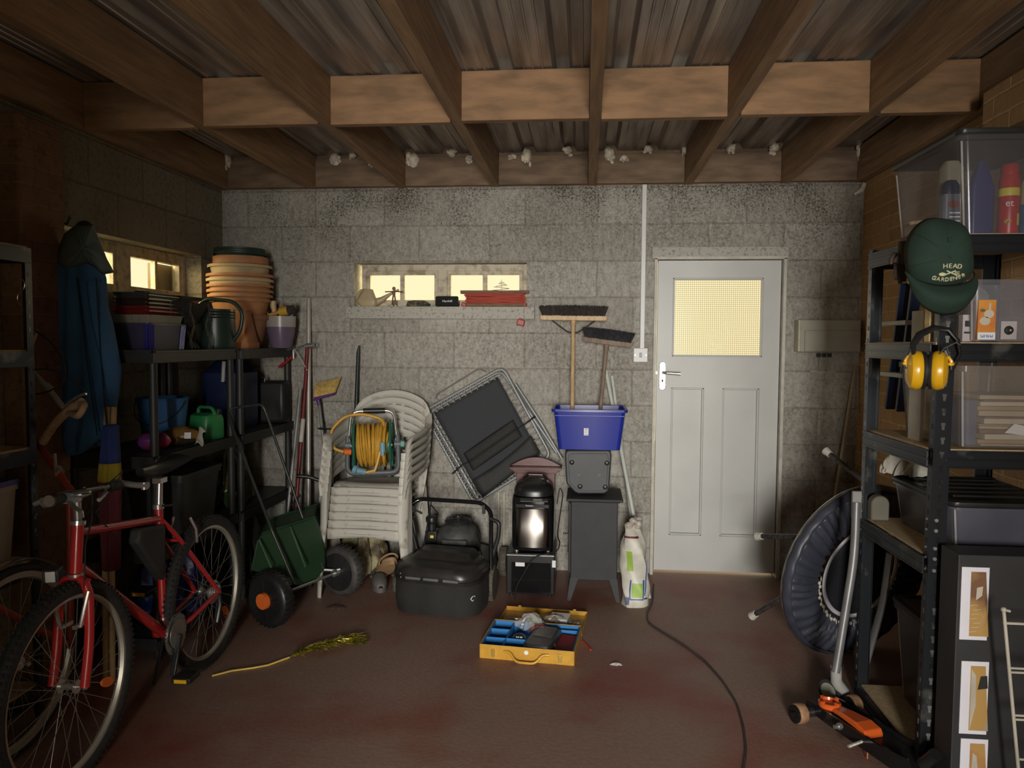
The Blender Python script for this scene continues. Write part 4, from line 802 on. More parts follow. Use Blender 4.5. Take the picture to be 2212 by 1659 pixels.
for x in (-.155, .155): g = G().box((x, -.005, .030), (.017, .008, .036)).box((x, -.011, .030), (.009, .005, .026)); build('latch', g, mat('brassy_latch', (.55, .40, .10), .35, metal=.5), t, bevel=.002, smooth=False)
for x in (-.145, .15): g = G().box((x, dp+.303, .028), (.017, .006, .02)); build('latch', g, MATS['brassy_latch'], t, bevel=.002, smooth=False)
g = G().cyl((0, -.002, .044), (0, -.005, .044), .010, n=20); build('round_sticker', g, M_PAPER, t)
def local(x, y, z): c_, s_ = math.cos(ang), math.sin(ang); return (2.105+x*c_-y*s_, -1.425+x*s_+y*c_, z)
# contents
g = G(); rnd = random.Random(11)
for _ in range(26):
    x, y = rnd.uniform(-.195, -.125), rnd.uniform(.235, .30); a = rnd.uniform(0, PI); g.cyl((x, y, rnd.uniform(.014, .024)), (x+.012*math.cos(a), y+.012*math.sin(a), rnd.uniform(.014, .03)), .0035, n=6)
o = build('loose_screws', g, mat('brown_brass_screws', (.25, .12, .05), .4, metal=.5, scale=30, var=.5)); o.location = local(0, 0, 0); o.rotation_euler = (0, 0, ang); tags(o, 'heap of small brass screws in the back left compartment of the tool case', 'screws', kind='stuff')
t = thing('tape_measure', 'round black and yellow tape measure lying in the tool case', 'tape measure', local(-.058, .135, .040), (.75, 0, ang))
g = G().lathe([(.031, -.014), (.036, -.010), (.036, .010), (.031, .014)], (0, 0, 0), (0, 0, 1), 32); build('tape_case', g, mat('clear_grey_shell', (.12, .12, .11), .25), t, bevel=.002)
g = G().cyl((0, 0, .014), (0, 0, .016), .029, n=32); build('dial', g, M_BLACK, t)
g = G().prism([(.0275*math.cos(a), .0275*math.sin(a)) for a in [PI+PI*i/20 for i in range(21)]], (0, -.001, .0166), (1, 0, 0), (0, 1, 0), .0012); build('yellow_half', g, mat('signal_yellow', (.72, .62, .05), .45), t, smooth=False)
g = G()
for i in range(2): g.box((0, -.009-.007*i, .0176), (.026-.010*i, .0016, .0006))
for x in (-.012, -.004, .006, .013): g.box((x, .010, .0166), (.005, .006, .0008))
build('print', g, M_PAPER, t, smooth=False)
t = thing('drill_bit_box', 'black hinged plastic tool box lying across the middle of the yellow case', 'box', local(.055, .135, .012), (0, 0, ang-.10))
g = loft(G(), [(.125, .235, .02, 0, 0, 0), (.135, .245, .025, .03, 0, 0), (.135, .245, .025, .046, 0, 0), (.118, .225, .02, .062, 0, 0)], 4); build('box_shell', g, mat('charcoal_box', (.018, .018, .018), .38), t)
g = G().box((0, .05, .0635), (.09, .13, .004)); build('lid_panel', g, mat('charcoal_panel', (.06, .058, .055), .35), t, bevel=.002)
g = G().box((-.03, .095, .067), (.024, .014, .003)).prism([(-.012, -.008), (.008, -.012), (.014, .006), (.004, .012), (-.010, .006)], (.01, .045, .0665), (1, 0, 0), (0, 1, 0), .0016); build('emblem', g, mat('grey_emblem', (.12, .10, .085), .5), t, smooth=False)
g = G().tube(arc((.066, -.05, .030), .017, -1.2, 1.2, 8, (0, 1, 0), (0, 0, 1)), .002, 6); build('cord_loop', g, mat('cream_plastic', (.7, .6, .35), .5), t)
t = thing('red_notebook', 'dark red hardback notebook with white page edges in the right of the tool case', 'book', local(.155, .125, .030), (.10, .03, ang-.08))
g = G().box((0, 0, .0), (.098, .215, .012)); build('pages', g, mat('page_block', (.74, .68, .60), .8), t, smooth=False)
g = G().box((0, .001, .0075), (.102, .220, .003)).box((0, .001, -.0075), (.102, .220, .003)); build('cover', g, mat('maroon_cover', (.17, .010, .012), .5, var=.06), t, bevel=.001, smooth=False)
g = G().box((.012, -.1085, .0), (.005, .006, .018)); build('ribbon', g, MATS['maroon_cover'], t, smooth=False)
def crumple(name, loc, d, m, seed, label, cat, n_=18, **k):
    rnd = random.Random(seed); g = G(); ph = [rnd.uniform(0, 6) for _ in range(6)]
    def f(u, v):
        a = 2*PI*u; th = PI*v*.5; r = math.sin(th); q = 1+.16*math.sin(5*a+ph[0]+v*4)+.10*math.sin(11*a+ph[1])+.08*math.sin(17*a+9*v+ph[2]); z = math.cos(th)*(1+.2*math.sin(4*a+ph[3]))+.10*math.sin(7*a+ph[4]+v*9)*r
        return (d[0]/2*r*math.cos(a)*q, d[1]/2*r*math.sin(a)*q, max(0, d[2]*z))
    g.grid(f, 46, n_, cu=True); o = build(name, g, m, **k); o.location = loc; return tags(o, label, cat)
M_FILM = mat('clear_film', (.62, .62, .60), .12, var=.1, alpha=.38, spec=.9)
crumple('clear_bag', local(-.03, .29, .055), (.13, .11, .055), M_FILM, 3, 'crumpled clear plastic bag lying over the hinge of the tool case', 'bag')
g = G().lathe([(.001, 0), (.020, .001), (.022, .006), (.018, .010), (.001, .010)], (0, 0, 0), (0, 0, 1), 20); o = build('green_reel', g, mat('pale_green_plastic', (.35, .50, .22), .5)); o.location = local(-.01, .345, .075); o.rotation_euler = (.9, 0, 0); tags(o, 'small pale green reel inside the crumpled clear bag by the tool case', 'reel')
crumple('dark_pouch', local(.02, .25, .05), (.10, .07, .03), mat('maroon_pouch', (.20, .05, .06), .6), 8, 'small dark red pouch tucked behind the black box in the tool case', 'pouch')
crumple('plastic_sleeve', local(-.13, .42, .012), (.22, .12, .02), M_FILM, 5, 'flat clear plastic sleeve lying in the left of the open lid', 'packet')
crumple('glove_packet', local(.07, .44, .012), (.16, .12, .045), mat('smoky_film', (.30, .28, .22), .3, alpha=.7), 6, 'smoky plastic packet in the lid beside the white box', 'packet')
t = thing('white_carton', 'small white carton box lying in the open lid of the tool case', 'box', local(.09, .47, .010), (0, 0, ang-.05))
g = G().box((0, 0, .022), (.095, .10, .042)); build('carton', g, M_PAPER, t, bevel=.002, smooth=False)
g = G().tube(arc((.01, -.0505, .024), .008, -2, 1.6, 10), .0006, 5); build('circle_print', g, M_BLACK, t)
for i, (x, y) in enumerate(((.150, .43), (.178, .40), (.20, .385))):
    g = G().tube([(.013*math.cos(2*PI*k_/14), .013*math.sin(2*PI*k_/14), .0) for k_ in range(14)], .005, 8, closed=True).box((0, .012, 0), (.016, .012, .012))
    o = build('white_cable_clip', g, M_WHITE); o.location = local(x, y, .022+.008*i); o.rotation_euler = (.9, .2*i, .5*i); tags(o, ['white plastic pipe clip nearest the white carton in the lid', 'white plastic pipe clip in the middle of three in the lid', 'white plastic pipe clip at the lid corner'][i], 'clip', 'white pipe clips in the tool case lid')
g = G().tube([on_floor(1259, 1385, .004), on_floor(1276, 1404, .004)], .0045, 8); tags(build('red_pencil', g, mat('red_pencil_paint', (.55, .04, .03), .5)), 'short red pencil stub on the floor right of the tool case', 'pencil')
p = on_floor(1330, 1436, 0); crumple('paper_scrap', p, (.05, .02, .008), mat('dirty_white_scrap', (.48, .45, .42), .6), 2, 'tiny white scrap on the floor in front of the tool case', 'scrap', 8)

# ============================================================ GOLDEN TINSEL BRANCH
st = [(458, 1460), (500, 1449), (545, 1443), (578, 1437), (625, 1420)]
t = thing('tinsel_branch', 'gold glittering decorative branch lying on the red floor', 'branch', tuple(on_floor(620, 1420, 0)))
g = G().tube([on_floor(x, y, .005) for x, y in st], .0042, 8); build('stem', g, mat('gold_stem', (.75, .55, .13), .4), t, world=True)
M_GOLD = mat('gold_foil', (.72, .62, .10), .22, metal=.8, scale=40, col2=(.28, .26, .04), lo=.4, hi=.6)
g = G(); rnd = random.Random(21)
for i in range(260):
    f = rnd.random()**.8; x0, y0 = 620+(760-620)*f, 1421-(1421-1384)*f; a = on_floor(x0, y0, .006); up_ = rnd.random() < .45
    dx = 14+rnd.uniform(0, 34)*(.5+f*.3); dy = (-9-rnd.uniform(0, 5)) if up_ else rnd.uniform(-3, 9*math.sin(PI*min(1, f+.15)))
    b = on_floor(x0+dx, y0+dy, .006); b.z = .004+rnd.uniform(0, .03); m_ = (a+b)/2; m_.z += .012; nrm = V((rnd.uniform(-1, 1), rnd.uniform(-1, 1), 1)).normalized()*.003
    sd = (b-a).cross(nrm).normalized()*rnd.uniform(.0012, .0028); g.add([a-sd, a+sd, m_+sd+nrm, m_-sd+nrm, b], [(0, 1, 2, 3), (3, 2, 4)])
build('foil_leaves', g, M_GOLD, t, world=True, smooth=False, solid=.0004)
g = G()
for i in range(60):
    a = on_floor(740+rnd.uniform(0, 48), 1383+rnd.uniform(-5, 9), .006); b = a+V((rnd.uniform(.02, .05), rnd.uniform(-.01, .01), rnd.uniform(0, .02))); sd = V((0, .003, .002)); g.add([a-sd, a+sd, b], [(0, 1, 2)])
build('tip_tassel', g, M_GOLD, t, world=True, smooth=False, solid=.0004)

# ============================================================ SPREADER CART
ax = (V((.985, -.62, 0))-V((.764, -1.12, 0))).normalized(); aw = -ax   # axle direction
t = thing('spreader_cart', 'dark green lawn spreader with large black wheels and an orange hub cap', 'spreader', (.87, -.87, 0))
M_DKGRN = mat('dark_green_plastic', (.022, .060, .028), .38, var=.08)
F = lambda x, y, Y: at(x, y, Y)
TL, TR, BR, BM, BL, LL = F(567, 1154, -1.02), F(679, 1117, -.72), F(703, 1228, -.70), F(672, 1266, -.82), F(635, 1264, -.98), F(540, 1232, -1.10)
LT = F(558, 1164, -1.08)
bk = V((.12, .10, .0)); bk = V((-.05, .19, .03))
front = [LT, TL, TR, F(700, 1176, -.70), BR, BM, BL, LL]
vs = front+[p+bk for p in front]; n = len(front)
g = G().add(vs, [tuple(range(n)), tuple(range(2*n-1, n-1, -1))]+[(i, (i+1) % n, n+(i+1) % n, n+i) for i in range(n)]); build('hopper', g, M_DKGRN, t, world=True, bevel=.008)
g = G().tube([TL+V((0, -.004, .004)), TR+V((0, -.004, .004)), TR+bk, TL+bk], .007, 8, closed=True); build('hopper_rim', g, M_DKGRN, t, world=True)
g = G()
for (x0, y0), (x1, y1), Y0, Y1 in (((560, 1166), (586, 1226), -1.09, -1.11), ((627, 1138), (660, 1225), -.89, -.93)): build('rib', G().tube([F(x0, y0, Y0), F(x1, y1, Y1)], .005, 8), mat('worn_green_edge', (.06, .12, .06), .3), t, world=True)
wheel_c = [V((.775, -1.13, .142)), V((.985, -.62, .142))]
for i, c_ in enumerate(wheel_c):
    g = G().lathe([(.05, -.035), (.105, -.04), (.128, -.036), (.140, -.022), (.142, 0), (.140, .022), (.128, .036), (.105, .04), (.05, .035)], c_, ax, 40)
    for k_ in range(30):
        a = 2*PI*k_/30; q = V((0, 0, 1)).rotation_difference(ax); u_, v_ = q @ V((1, 0, 0)), q @ V((0, 1, 0)); d_ = u_*math.cos(a)+v_*math.sin(a); g.bar(c_+d_*.141-ax*.03, c_+d_*.141+ax*.03, .006, .006, d_)
    wv = build('wheel', g, M_BLACK if i == 0 else mat('dusty_grey_wheel', (.06, .055, .052), .6, var=.3, scale=16), t, world=True)
    g = G().cyl(c_+aw*.028, c_+aw*.040, .108, n=36)
    for k_ in range(8):
        a = 2*PI*k_/8+.2; q = V((0, 0, 1)).rotation_difference(ax); d_ = (q @ V((1, 0, 0)))*math.cos(a)+(q @ V((0, 1, 0)))*math.sin(a); g.bar(c_+aw*.043+d_*.05, c_+aw*.043+d_*.10, .008, .005, aw)
    hb = build('wheel_disc', g, M_BLACK, wv, world=True) if False else build('wheel_disc', g, M_BLACK, t, world=True)
    if i == 0: g = G().cyl(c_+aw*.040, c_+aw*.058, .042, .040, n=32); build('hub_cap', g, M_ORANGE, t, world=True)
    else: g = G().tube([c_+aw*.05+V((-.07, -.02, .02)), c_+aw*.05+V((.0, 0, .012)), c_+aw*.05+V((.06, .02, .03))], .009, 8).cyl(c_+aw*.04, c_+aw*.07, .02, n=12); build('axle_bracket', g, M_STEEL, t, world=True)
g = G().cyl(wheel_c[0], wheel_c[1], .008, n=10); build('axle', g, M_STEEL, t, world=True)
hp_ = [F(637, 1262, -1.02), F(587, 1145, -1.03), F(500, 919, -.86), F(494, 887, -.84), F(503, 881, -.83), F(567, 873, -.70), F(577, 899, -.70), F(655, 1122, -.75), F(698, 1226, -.72)]
g = G().tube(rounded(hp_, .03, 4), .0075, 10); build('push_handle', g, mat('dark_painted_tube', (.05, .055, .05), .3, metal=.3), t, world=True)
g = G().tube([F(629, 1092, -.72), F(648, 1070, -.73), F(644, 1066, -.735)], .006, 8).ball(F(629, 1066, -.74), .008); build('lever', g, M_BLACK, t, world=True)

# ============================================================ LEANING TOOLS BETWEEN SPREADER AND CHAIRS
M_REDT = mat('red_painted_tube', (.22, .018, .018), .4, scale=40, col2=(.12, .02, .02))
M_SILV = mat('silver_tube', (.52, .49, .44), .4, metal=.35, var=.1)
tags(build('curtain_pole', G().tube([F(667, 645, -.02), (.66, -.28, .003)], .0145, 14), M_SILV), 'tall silver metal pole leaning in the corner, tallest of the leaning tools', 'pole')
t = thing('tree_pruner', 'long red-shafted tree pruner with a red hand grip, leaning beside the silver pole', 'pruner', (.60, -.42, 0))
g = G().tube([F(664, 745, -.09), F(661, 815, -.12), (.60, -.42, .003)], .0125, 12); build('shaft', g, M_REDT, t, world=True)
g = G().tube([F(655, 905, -.19), F(650, 955, -.22)], .0140, 12); build('shaft_label', g, mat('pale_label', (.55, .50, .45), .5), t, world=True)
g = G().tube(rounded([F(664, 800, -.12), F(643, 765, -.12), F(634, 752, -.12), F(618, 757, -.12)], .01), .0035, 8).tube([F(634, 775, -.13), F(633, 757, -.13), F(645, 750, -.13), F(668, 743, -.13)], .0045, 8); build('pruner_linkage', g, M_STEEL, t, world=True)
g = G().tube([F(603, 793, -.13), F(618, 782, -.13), F(633, 768, -.13)], [.015, .014, .010], 10, flat=.6); build('hand_grip', g, mat('red_grip', (.42, .02, .03), .5), t, world=True)
g = G().cyl(F(660, 748, -.12), F(678, 746, -.12), .017, n=16).tube(arc(F(680, 746, -.13), .012, -PI*.7, PI*.4, 8), .0035, 6); build('pulley', g, M_STEEL, t, world=True)
tags(build('grey_pole', G().tube([F(649, 840, -.16), (.555, -.46, .003)], .011, 12), mat('grey_pole_paint', (.33, .33, .32), .4, metal=.4)), 'thin grey metal pole leaning left of the red-shafted pruner', 'pole')
t = thing('house_broom', 'purple-headed broom with yellow bristles leaning upside down behind the silver pole', 'broom', (.80, -.26, 0))
pb, pe = F(680, 862, -.10), F(728, 850, -.10); u_ = (pe-pb).normalized(); vv = V((0, -1, 0)).cross(u_).normalized(); vv = vv if vv.z > 0 else -vv
g = G().prism([(-.005, -.010), (.13, -.006), (.136, .010), (.0, .012)], pb, u_, V((0, 0, 1)), .045); g.cyl(pb+u_*.02+vv*-.005, pb+u_*.02-vv*.045, .013, n=12); build('broom_head', g, mat('purple_plastic', (.10, .03, .16), .4), t, bevel=.003, world=True)
g = G(); rnd = random.Random(8)
for i in range(34):
    for j in range(6): a = pb+u_*(.002+.128*i/33)+V((0, (j-2.5)*.007, .010)); b = a+V((0, rnd.uniform(-.003, .003), .085))+u_*(.018+(i/33-.3)*.03+rnd.uniform(-.004, .004))+V((0, 0, rnd.uniform(-.006, .005))); g.tube([a, b], [.0028, .0014], 4)
build('bristles', g, mat('straw_bristle', (.62, .44, .14), .8, var=.25, scale=50), t, world=True, smooth=False)
g = G().tube([pb+u_*.02-vv*.04, F(703, 995, -.20), (.80, -.26, .003)], .010, 12); build('broom_handle', g, MATS['grey_pole_paint'], t, world=True)
tags(build('black_pole', G().tube([F(776, 746, -.02), F(774, 762, -.02), (.905, -.22, .003)], [.006, .0125, .0135], 12), mat('green_black_tube', (.018, .026, .022), .4)), 'long black pole slanting against the wall behind the chairs', 'pole')
t = thing('crutch', 'grey and black elbow crutch leaning beside the stacked chairs', 'crutch', (.755, -.52, 0))
g = G().tube([F(707, 945, -.25), F(700, 1010, -.30), (.755, -.52, .015)], [.015, .013, .011], 12); build('crutch_tube', g, MATS['grey_pole_paint'], t, world=True)
g = G().tube(rounded([F(640, 1028, -.40), F(668, 1030, -.38), F(697, 1040, -.36)], .02), .012, 10); build('hand_grip', g, M_BLACK, t, world=True)
g = G().tube(arc(F(707, 925, -.22), .045, .3, PI-.3, 10, (1, 0, 0), (0, -1, 0)), .014, 8, flat=.4); build('forearm_cuff', g, M_BLACK, t, world=True)
g = G().lathe([(.017, 0), (.018, .02), (.013, .04)], (.755, -.52, .002), (0, 0, 1), 14); build('rubber_tip', g, M_RUBBER, t, world=True)
t = thing('garden_fork', 'dark-handled garden tool with black shaft standing close to the white chairs', 'garden tool', (.825, -.47, 0))
g = G().tube([F(715, 1000, -.22), (.825, -.47, .01)], .014, 10); build('shaft', g, M_BLACKM, t, world=True)
g = G().tube(rounded_closed([F(701, 1000, -.22), F(712, 965, -.21), F(727, 1000, -.22)], .02), .009, 8, closed=True); build('d_handle', g, M_BLACK, t, world=True)
crumple('old_sack', (.70, -.36, .0), (.34, .30, .36), mat('pale_paper_sack', (.30, .27, .22), .8, var=.2), 12, 'pale paper sack slumped behind the green spreader', 'sack')
crumple('stained_bag', (.98, -.20, .0), (.30, .24, .30), mat('mottled_yellow_bag', (.42, .36, .20), .6, scale=9, col2=(.10, .07, .04), lo=.42, hi=.55), 15, 'mottled yellow and brown bag under the stacked chairs against the wall', 'bag')
# clogs
def clog(label, loc, rot, m, inner):
    t = thing('garden_clog', label, 'shoe', loc, rot, None)
    def sole(u, v): a = 2*PI*u; w_ = .046+.006*math.sin(a); return (w_*math.cos(a)*(1-.15*(math.sin(a) < 0)*abs(math.sin(a))), .125*math.sin(a), .028*v)
    g = G().grid(sole, 30, 2, cu=True); g.add([sole(i/30, 0) for i in range(30)], [tuple(range(30))]); g.add([sole(i/30, 1) for i in range(30)], [tuple(range(30))]); build('sole', g, m, t)
    def upper(u, v): a = PI*u; y = .0+.118*v; w_ = .044*math.sqrt(max(0, 1-(v*.96)**2.4)); return (w_*math.cos(a)*1.02, y, .026+.058*math.sin(a)**.8*math.sqrt(max(0, 1-(v*.97)**2))*(1-.1*v))
    g = G().grid(upper, 16, 12); build('upper', g, m, t, solid=.006)
    g = G().tube([(.042*math.cos(a), -.02-.095*math.sin(a), .055+.012*math.sin(a)) for a in [PI*i/14 for i in range(15)]], .008, 8, flat=.5); g.grid(lambda u, v: ((.043)*math.cos(PI+PI*u), -.03+.088*math.sin(PI+PI*u), .026+.020*v), 16, 2); build('heel_strap', g, m, t, solid=.003)
    g = G().box((0, -.02, .031), (.066, .14, .004)); build('insole', g, inner, t); return t
M_TANC = mat('tan_rubber', (.42, .27, .14), .6, var=.1); M_DKR = mat('charcoal_rubber', (.05, .045, .042), .7, var=.2); M_GRR = mat('grey_sole', (.13, .12, .11), .7)
clog('tan garden clog resting on top of the dark pair beside the grass bag', (1.195, -.44, .095), (-.55, .25, .5), M_TANC, M_TANC)
clog('dark clog on the floor, left one below the tan clog', (1.155, -.45, 0), (0, 0, PI+.35), M_GRR, M_BLACK)
clog('dark clog on the floor touching the side of the grass bag', (1.275, -.42, 0), (0, 0, PI+.15), M_GRR, M_BLACK)
clog('brown garden shoe at the back against the wall under the chairs', (1.22, -.20, 0), (0, 0, 1.2), mat('brown_leather', (.09, .05, .03), .6), M_BLACK)
crumple('dry_leaf', (1.02, -.84, 0), (.10, .035, .012), mat('dry_leaf_brown', (.05, .03, .02), .8), 5, 'dark dry leaf on the floor in front of the spreader wheels', 'leaf', 8)

# ============================================================ BLACK PLASTIC SHELVING, LEFT
M_SHELF = mat('black_shelf_plastic', (.030, .030, .029), .5, var=.15)
def shelving(label, x0, x1, y0, y1, levels, posts, top):
    t = thing('shelving_unit', label, 'shelving unit', ((x0+x1)/2, (y0+y1)/2, 0), group=None)
    for z in levels:
        g = G(); g.box(((x0+x1)/2, (y0+y1)/2, z-.006), (x1-x0, y1-y0, .012))
        for q in (y0+.008, y1-.008): g.box(((x0+x1)/2, q, z-.028), (x1-x0, .014, .056))
        for q in (x0+.008, x1-.008): g.box((q, (y0+y1)/2, z-.028), (.014, y1-y0, .056))
        for i in range(8): g.box(((x0+x1)/2, y0+(y1-y0)*(i+.5)/8, z-.02), (x1-x0-.02, .004, .03))
        build('shelf', g, M_SHELF, t, bevel=.003, smooth=False, world=True)
    for x, y in posts:
        zs = [0]+list(levels); g = G()
        for a, b in zip(zs[:-1], zs[1:]): g.cyl((x, y, a), (x, y, b-.05), .019, n=16)
        build('post', g, M_SHELF, t, world=True)
    return t
SH = (.10, .50, .93, 1.405)
shelving('black plastic shelving unit along the left wall, near the coat', .015, .455, -1.60, -.79, SH, ((.43, -1.57), (.43, -.82), (.04, -1.57), (.04, -.82)), 1.4)
shelving('black plastic shelving unit in the back left corner under the plant pots', .015, .475, -.775, -.03, SH, ((.45, -.745), (.45, -.06), (.04, -.745), (.04, -.06)), 1.4)
ZTOP, ZMID, ZLOW = 1.406, .931, .501
# --- top: stack of pots
M_TERR = mat('terracotta_plastic', (.36, .165, .068), .6, var=.15, scale=12); M_TERR2 = mat('dusty_tan_plastic', (.42, .31, .17), .6, var=.1, scale=12); M_POTG = mat('dark_green_pot', (.016, .032, .026), .5)
def pot(label, c_, r, h, m, flip=False, rim=.02):
    sg = -1 if flip else 1; t = thing('plant_pot', label, 'plant pot', c_, (PI if flip else 0, 0, 0))
    prof = [(r*.72, 0), (r*.95, h-rim), (r*.955, h-rim), (r*1.03, h-rim), (r*1.03, h), (r*.97, h), (r*.92, h-rim), (r*.69, .006), (.001, .006)]
    prof = [(.001, 0)]+prof; g = G().lathe(prof, (0, 0, 0), (0, 0, 1), 40); build('pot_wall', g, m, t)
    g = G().lathe([(r*1.03, h-rim), (r*1.045, h-rim*.8), (r*1.045, h-.002), (r*.975, h-.001), (r*.97, h-rim*.7)], (0, 0, 0), (0, 0, 1), 40); build('rim', g, m, t); return t
pc = (.255, -.30); specs = []
zz = [(.172, 1.70, .19, M_TERR), (.182, 1.728, .19, M_TERR), (.186, 1.757, .18, M_TERR), (.186, 1.788, .18, M_TERR), (.188, 1.822, .18, M_TERR2), (.188, 1.850, .17, M_TERR), (.180, 1.905, .17, M_TERR2)]
names = ['lowest of the stack', 'second from the bottom of the stack', 'third from the bottom of the stack', 'fourth from the bottom of the stack', 'with a paler tan rim, fifth of the stack', 'sixth of the stack, under the cream one', 'with a cream rim near the top of the stack']
for (r, ztop, h, m), nm in zip(zz, names): pot('terracotta plastic plant pot, '+nm, (pc[0], pc[1], ztop-h), r, h, m, False, .018)
pot('orange-brown plant pot on top of the terracotta stack', (pc[0]+.005, pc[1], 1.83), .155, .125, M_TERR, False, .045)
for i in range(3): pot(['lowest of three dark green pots crowning the terracotta stack', 'middle one of three dark green pots crowning the terracotta stack', 'topmost dark green pot crowning the terracotta stack'][i], (pc[0], pc[1], 1.90+.013*i), .148-.003*i, .08, M_POTG, False, .012)
pot('brown plant pot holding up the stack, half hidden by the green watering can', (pc[0], pc[1], ZTOP), .17, .20, mat('plain_brown_plastic', (.22, .10, .05), .6), False, .03)  # bottom pot in its own darker brown
t = thing('square_planter', 'terracotta tapered planter standing upside down beside the lilac pot', 'planter', (.345, -.50, ZTOP))
g = loft(G(), [(.165, .165, .012, 0, 0, 0), (.165, .165, .012, .036, 0, 0), (.152, .152, .012, .037, 0, 0), (.092, .092, .012, .215, 0, 0)], 4); build('planter_wall', g, mat('brick_terracotta', (.32, .125, .05), .7, var=.12, scale=14), t)
t = thing('lilac_pot', 'glossy lilac pot with a white band, holding brushes and tools', 'pot', (.475, -.22, ZTOP))
g = G().vessel([(.060, 0), (.068, .02), (.084, .10), (.088, .165)], .005, n=36); build('pot_wall', g, mat('lilac_glaze', (.14, .105, .155), .25, var=.06), t)
g = G().lathe([(.0885, .130), (.0905, .17), (.0925, .196), (.084, .196), (.083, .165)], (0, 0, 0), (0, 0, 1), 36); build('white_band', g, mat('grey_white_glaze', (.36, .34, .32), .3), t)
tl = [('rolled_brush', 'light wooden roller handle in the lilac pot', (-.02, .01), (-.045, 0, .30), .017, M_CANE), ('trowel_handle', 'brown wooden trowel handle sticking up in the lilac pot', (.0, .02), (.0, .01, .285), .013, M_OLDW), ('secateurs', 'black-gripped tool at the left of the lilac pot', (-.05, 0), (-.085, 0, .27), .016, M_BLACK), ('hammer_handle', 'dark rounded handle leaning right in the lilac pot', (.02, .01), (.075, .01, .285), .012, M_OLDW)]
for nm, lb, (a, b), c_, r, m in tl:
    o = thing(nm, lb, 'tool', (.475+a, -.22+b, ZTOP+.02)); g = G().tube([(0, 0, 0), (c_[0]-a, c_[1]-b, c_[2]-.06)], [r*.8, r], 12); build('shank', g, m, o)
    g = G().tube([(c_[0]-a, c_[1]-b, c_[2]-.075), (c_[0]-a+(c_[0]-a)*.15, c_[1]-b, c_[2]-.03)], [r*1.1, r*1.15], 12); build('handle_end', g, M_CANE if nm == 'rolled_brush' else m, o)
t = thing('paint_brush', 'paint brush with yellow ferrule lying across the lilac pot', 'brush', (.475, -.25, ZTOP+.2))
g = G().tube([(-.07, 0, .0), (.01, -.005, .022)], .011, 10); build('brush_handle', g, mat('orange_wood', (.55, .28, .06), .5), t)
g = G().cyl((.01, -.005, .022), (.065, -.008, .032), .027, .030, n=18); build('ferrule', g, mat('yellow_brush_band', (.50, .30, .04), .5), t)
g = G().cyl((.065, -.008, .032), (.10, -.01, .04), .030, .024, n=18); build('bristles', g, M_BRIS, t)
t = thing('green_watering_can', 'large dark green watering can with arched handle on the top shelf', 'watering can', (.335, -.78, ZTOP))
g = G().vessel([(.100, 0), (.105, .02), (.100, .20), (.098, .215)], .004, n=36); build('can_body', g, mat('bottle_green_plastic', (.018, .034, .026), .35), t)
g = G()
for z in (.165, .18, .195): g.lathe([(.101, z), (.104, z+.004), (.101, z+.008)], (0, 0, 0), (0, 0, 1), 36)
build('rings', g, MATS['bottle_green_plastic'], t)
g = G().tube(rounded([(-.13, 0, .20), (-.06, 0, .275), (.10, 0, .26), (.155, 0, .20), (.14, 0, .10), (.095, 0, .04)], .06, 6), .011, 10); build('can_handle', g, MATS['bottle_green_plastic'], t)
t = thing('green_glass_jar', 'dark glossy glass cloche standing in front of the green watering can', 'jar', (.26, -1.0, ZTOP))
g = G().lathe([(.085, 0), (.083, .01), (.05, .055), (.03, .10), (.028, .12), (.001, .122)], (0, 0, 0), (0, 0, 1), 32); build('glass', g, mat('dark_green_glass', (.012, .018, .012), .06), t)
g = G().lathe([(.095, 0), (.10, .006), (.06, .008)], (0, 0, 0), (0, 0, 1), 32); build('foot_ring', g, mat('dark_green_glass', (.012, .018, .012), .06), t)
# --- blue crate with white tray, seed trays, red lids
t = thing('basket', 'dark blue perforated basket on the top shelf under red trays', 'basket', (.235, -1.285, ZTOP))
M_COB = mat('cobalt_basket', (.022, .020, .22), .3); M_SMOKE = mat('smoky_blue_mesh', (.050, .045, .085), .4)
g = G().tub((0, 0, 0), .20, .30, .215, .32, .125, .003, .02, .004); build('basket_wall', g, M_SMOKE, t)
g = G()
for sx, sy in ((-1, -1), (1, -1), (1, 1), (-1, 1)):
    g = G()
    for q in range(4): g.tube([(sx*(.100-.008*q), sy*(.152), .0), (sx*(.108-.008*q), sy*(.162), .122)], .003, 6); g.tube([(sx*.102, sy*(.152-.012*q), .0), (sx*.110, sy*(.162-.012*q), .122)], .003, 6)
    build('corner_rib', g, M_COB, t)
t = thing('white_tray', 'off-white slotted tray sitting in the top of the dark blue basket', 'tray', (.235, -1.285, ZTOP+.126))
g = G().tub((0, 0, 0), .20, .30, .215, .31, .038, .003, .02, .006)
for q in range(6): g.box((-.09+.036*q, -.156, .02), (.008, .004, .03))
build('tray_wall', g, mat('offwhite_tray', (.24, .22, .18), .5), t)
for i, (z, m, lb) in enumerate(((.166, mat('dark_red_plastic', (.16, .012, .012), .3), 'dark red plastic tray, lowest on the dark blue basket'), (.184, MATS['dark_red_plastic'], 'dark red plastic tray, second on the dark blue basket'), (.203, mat('brown_black_plastic', (.035, .02, .016), .3), 'brown-black seed tray above the red trays'), (.222, MATS['brown_black_plastic'], 'brown-black seed tray with a worn rim, near the top of the tray pile'), (.241, mat('olive_black_plastic', (.04, .038, .03), .35), 'grey-green seed tray on top of the tray pile'))):
    t = thing('seed_tray', lb, 'tray', (.225, -1.27, ZTOP+z)); g = G().tub((0, 0, 0), .165, .26, .185, .28, .022 if i < 4 else .03, .002, .02, .005); build('tray_wall', g, m, t)
    g = G().box((.093, 0, .017), (.004, .27, .004)); build('rim_strip', g, m, t)
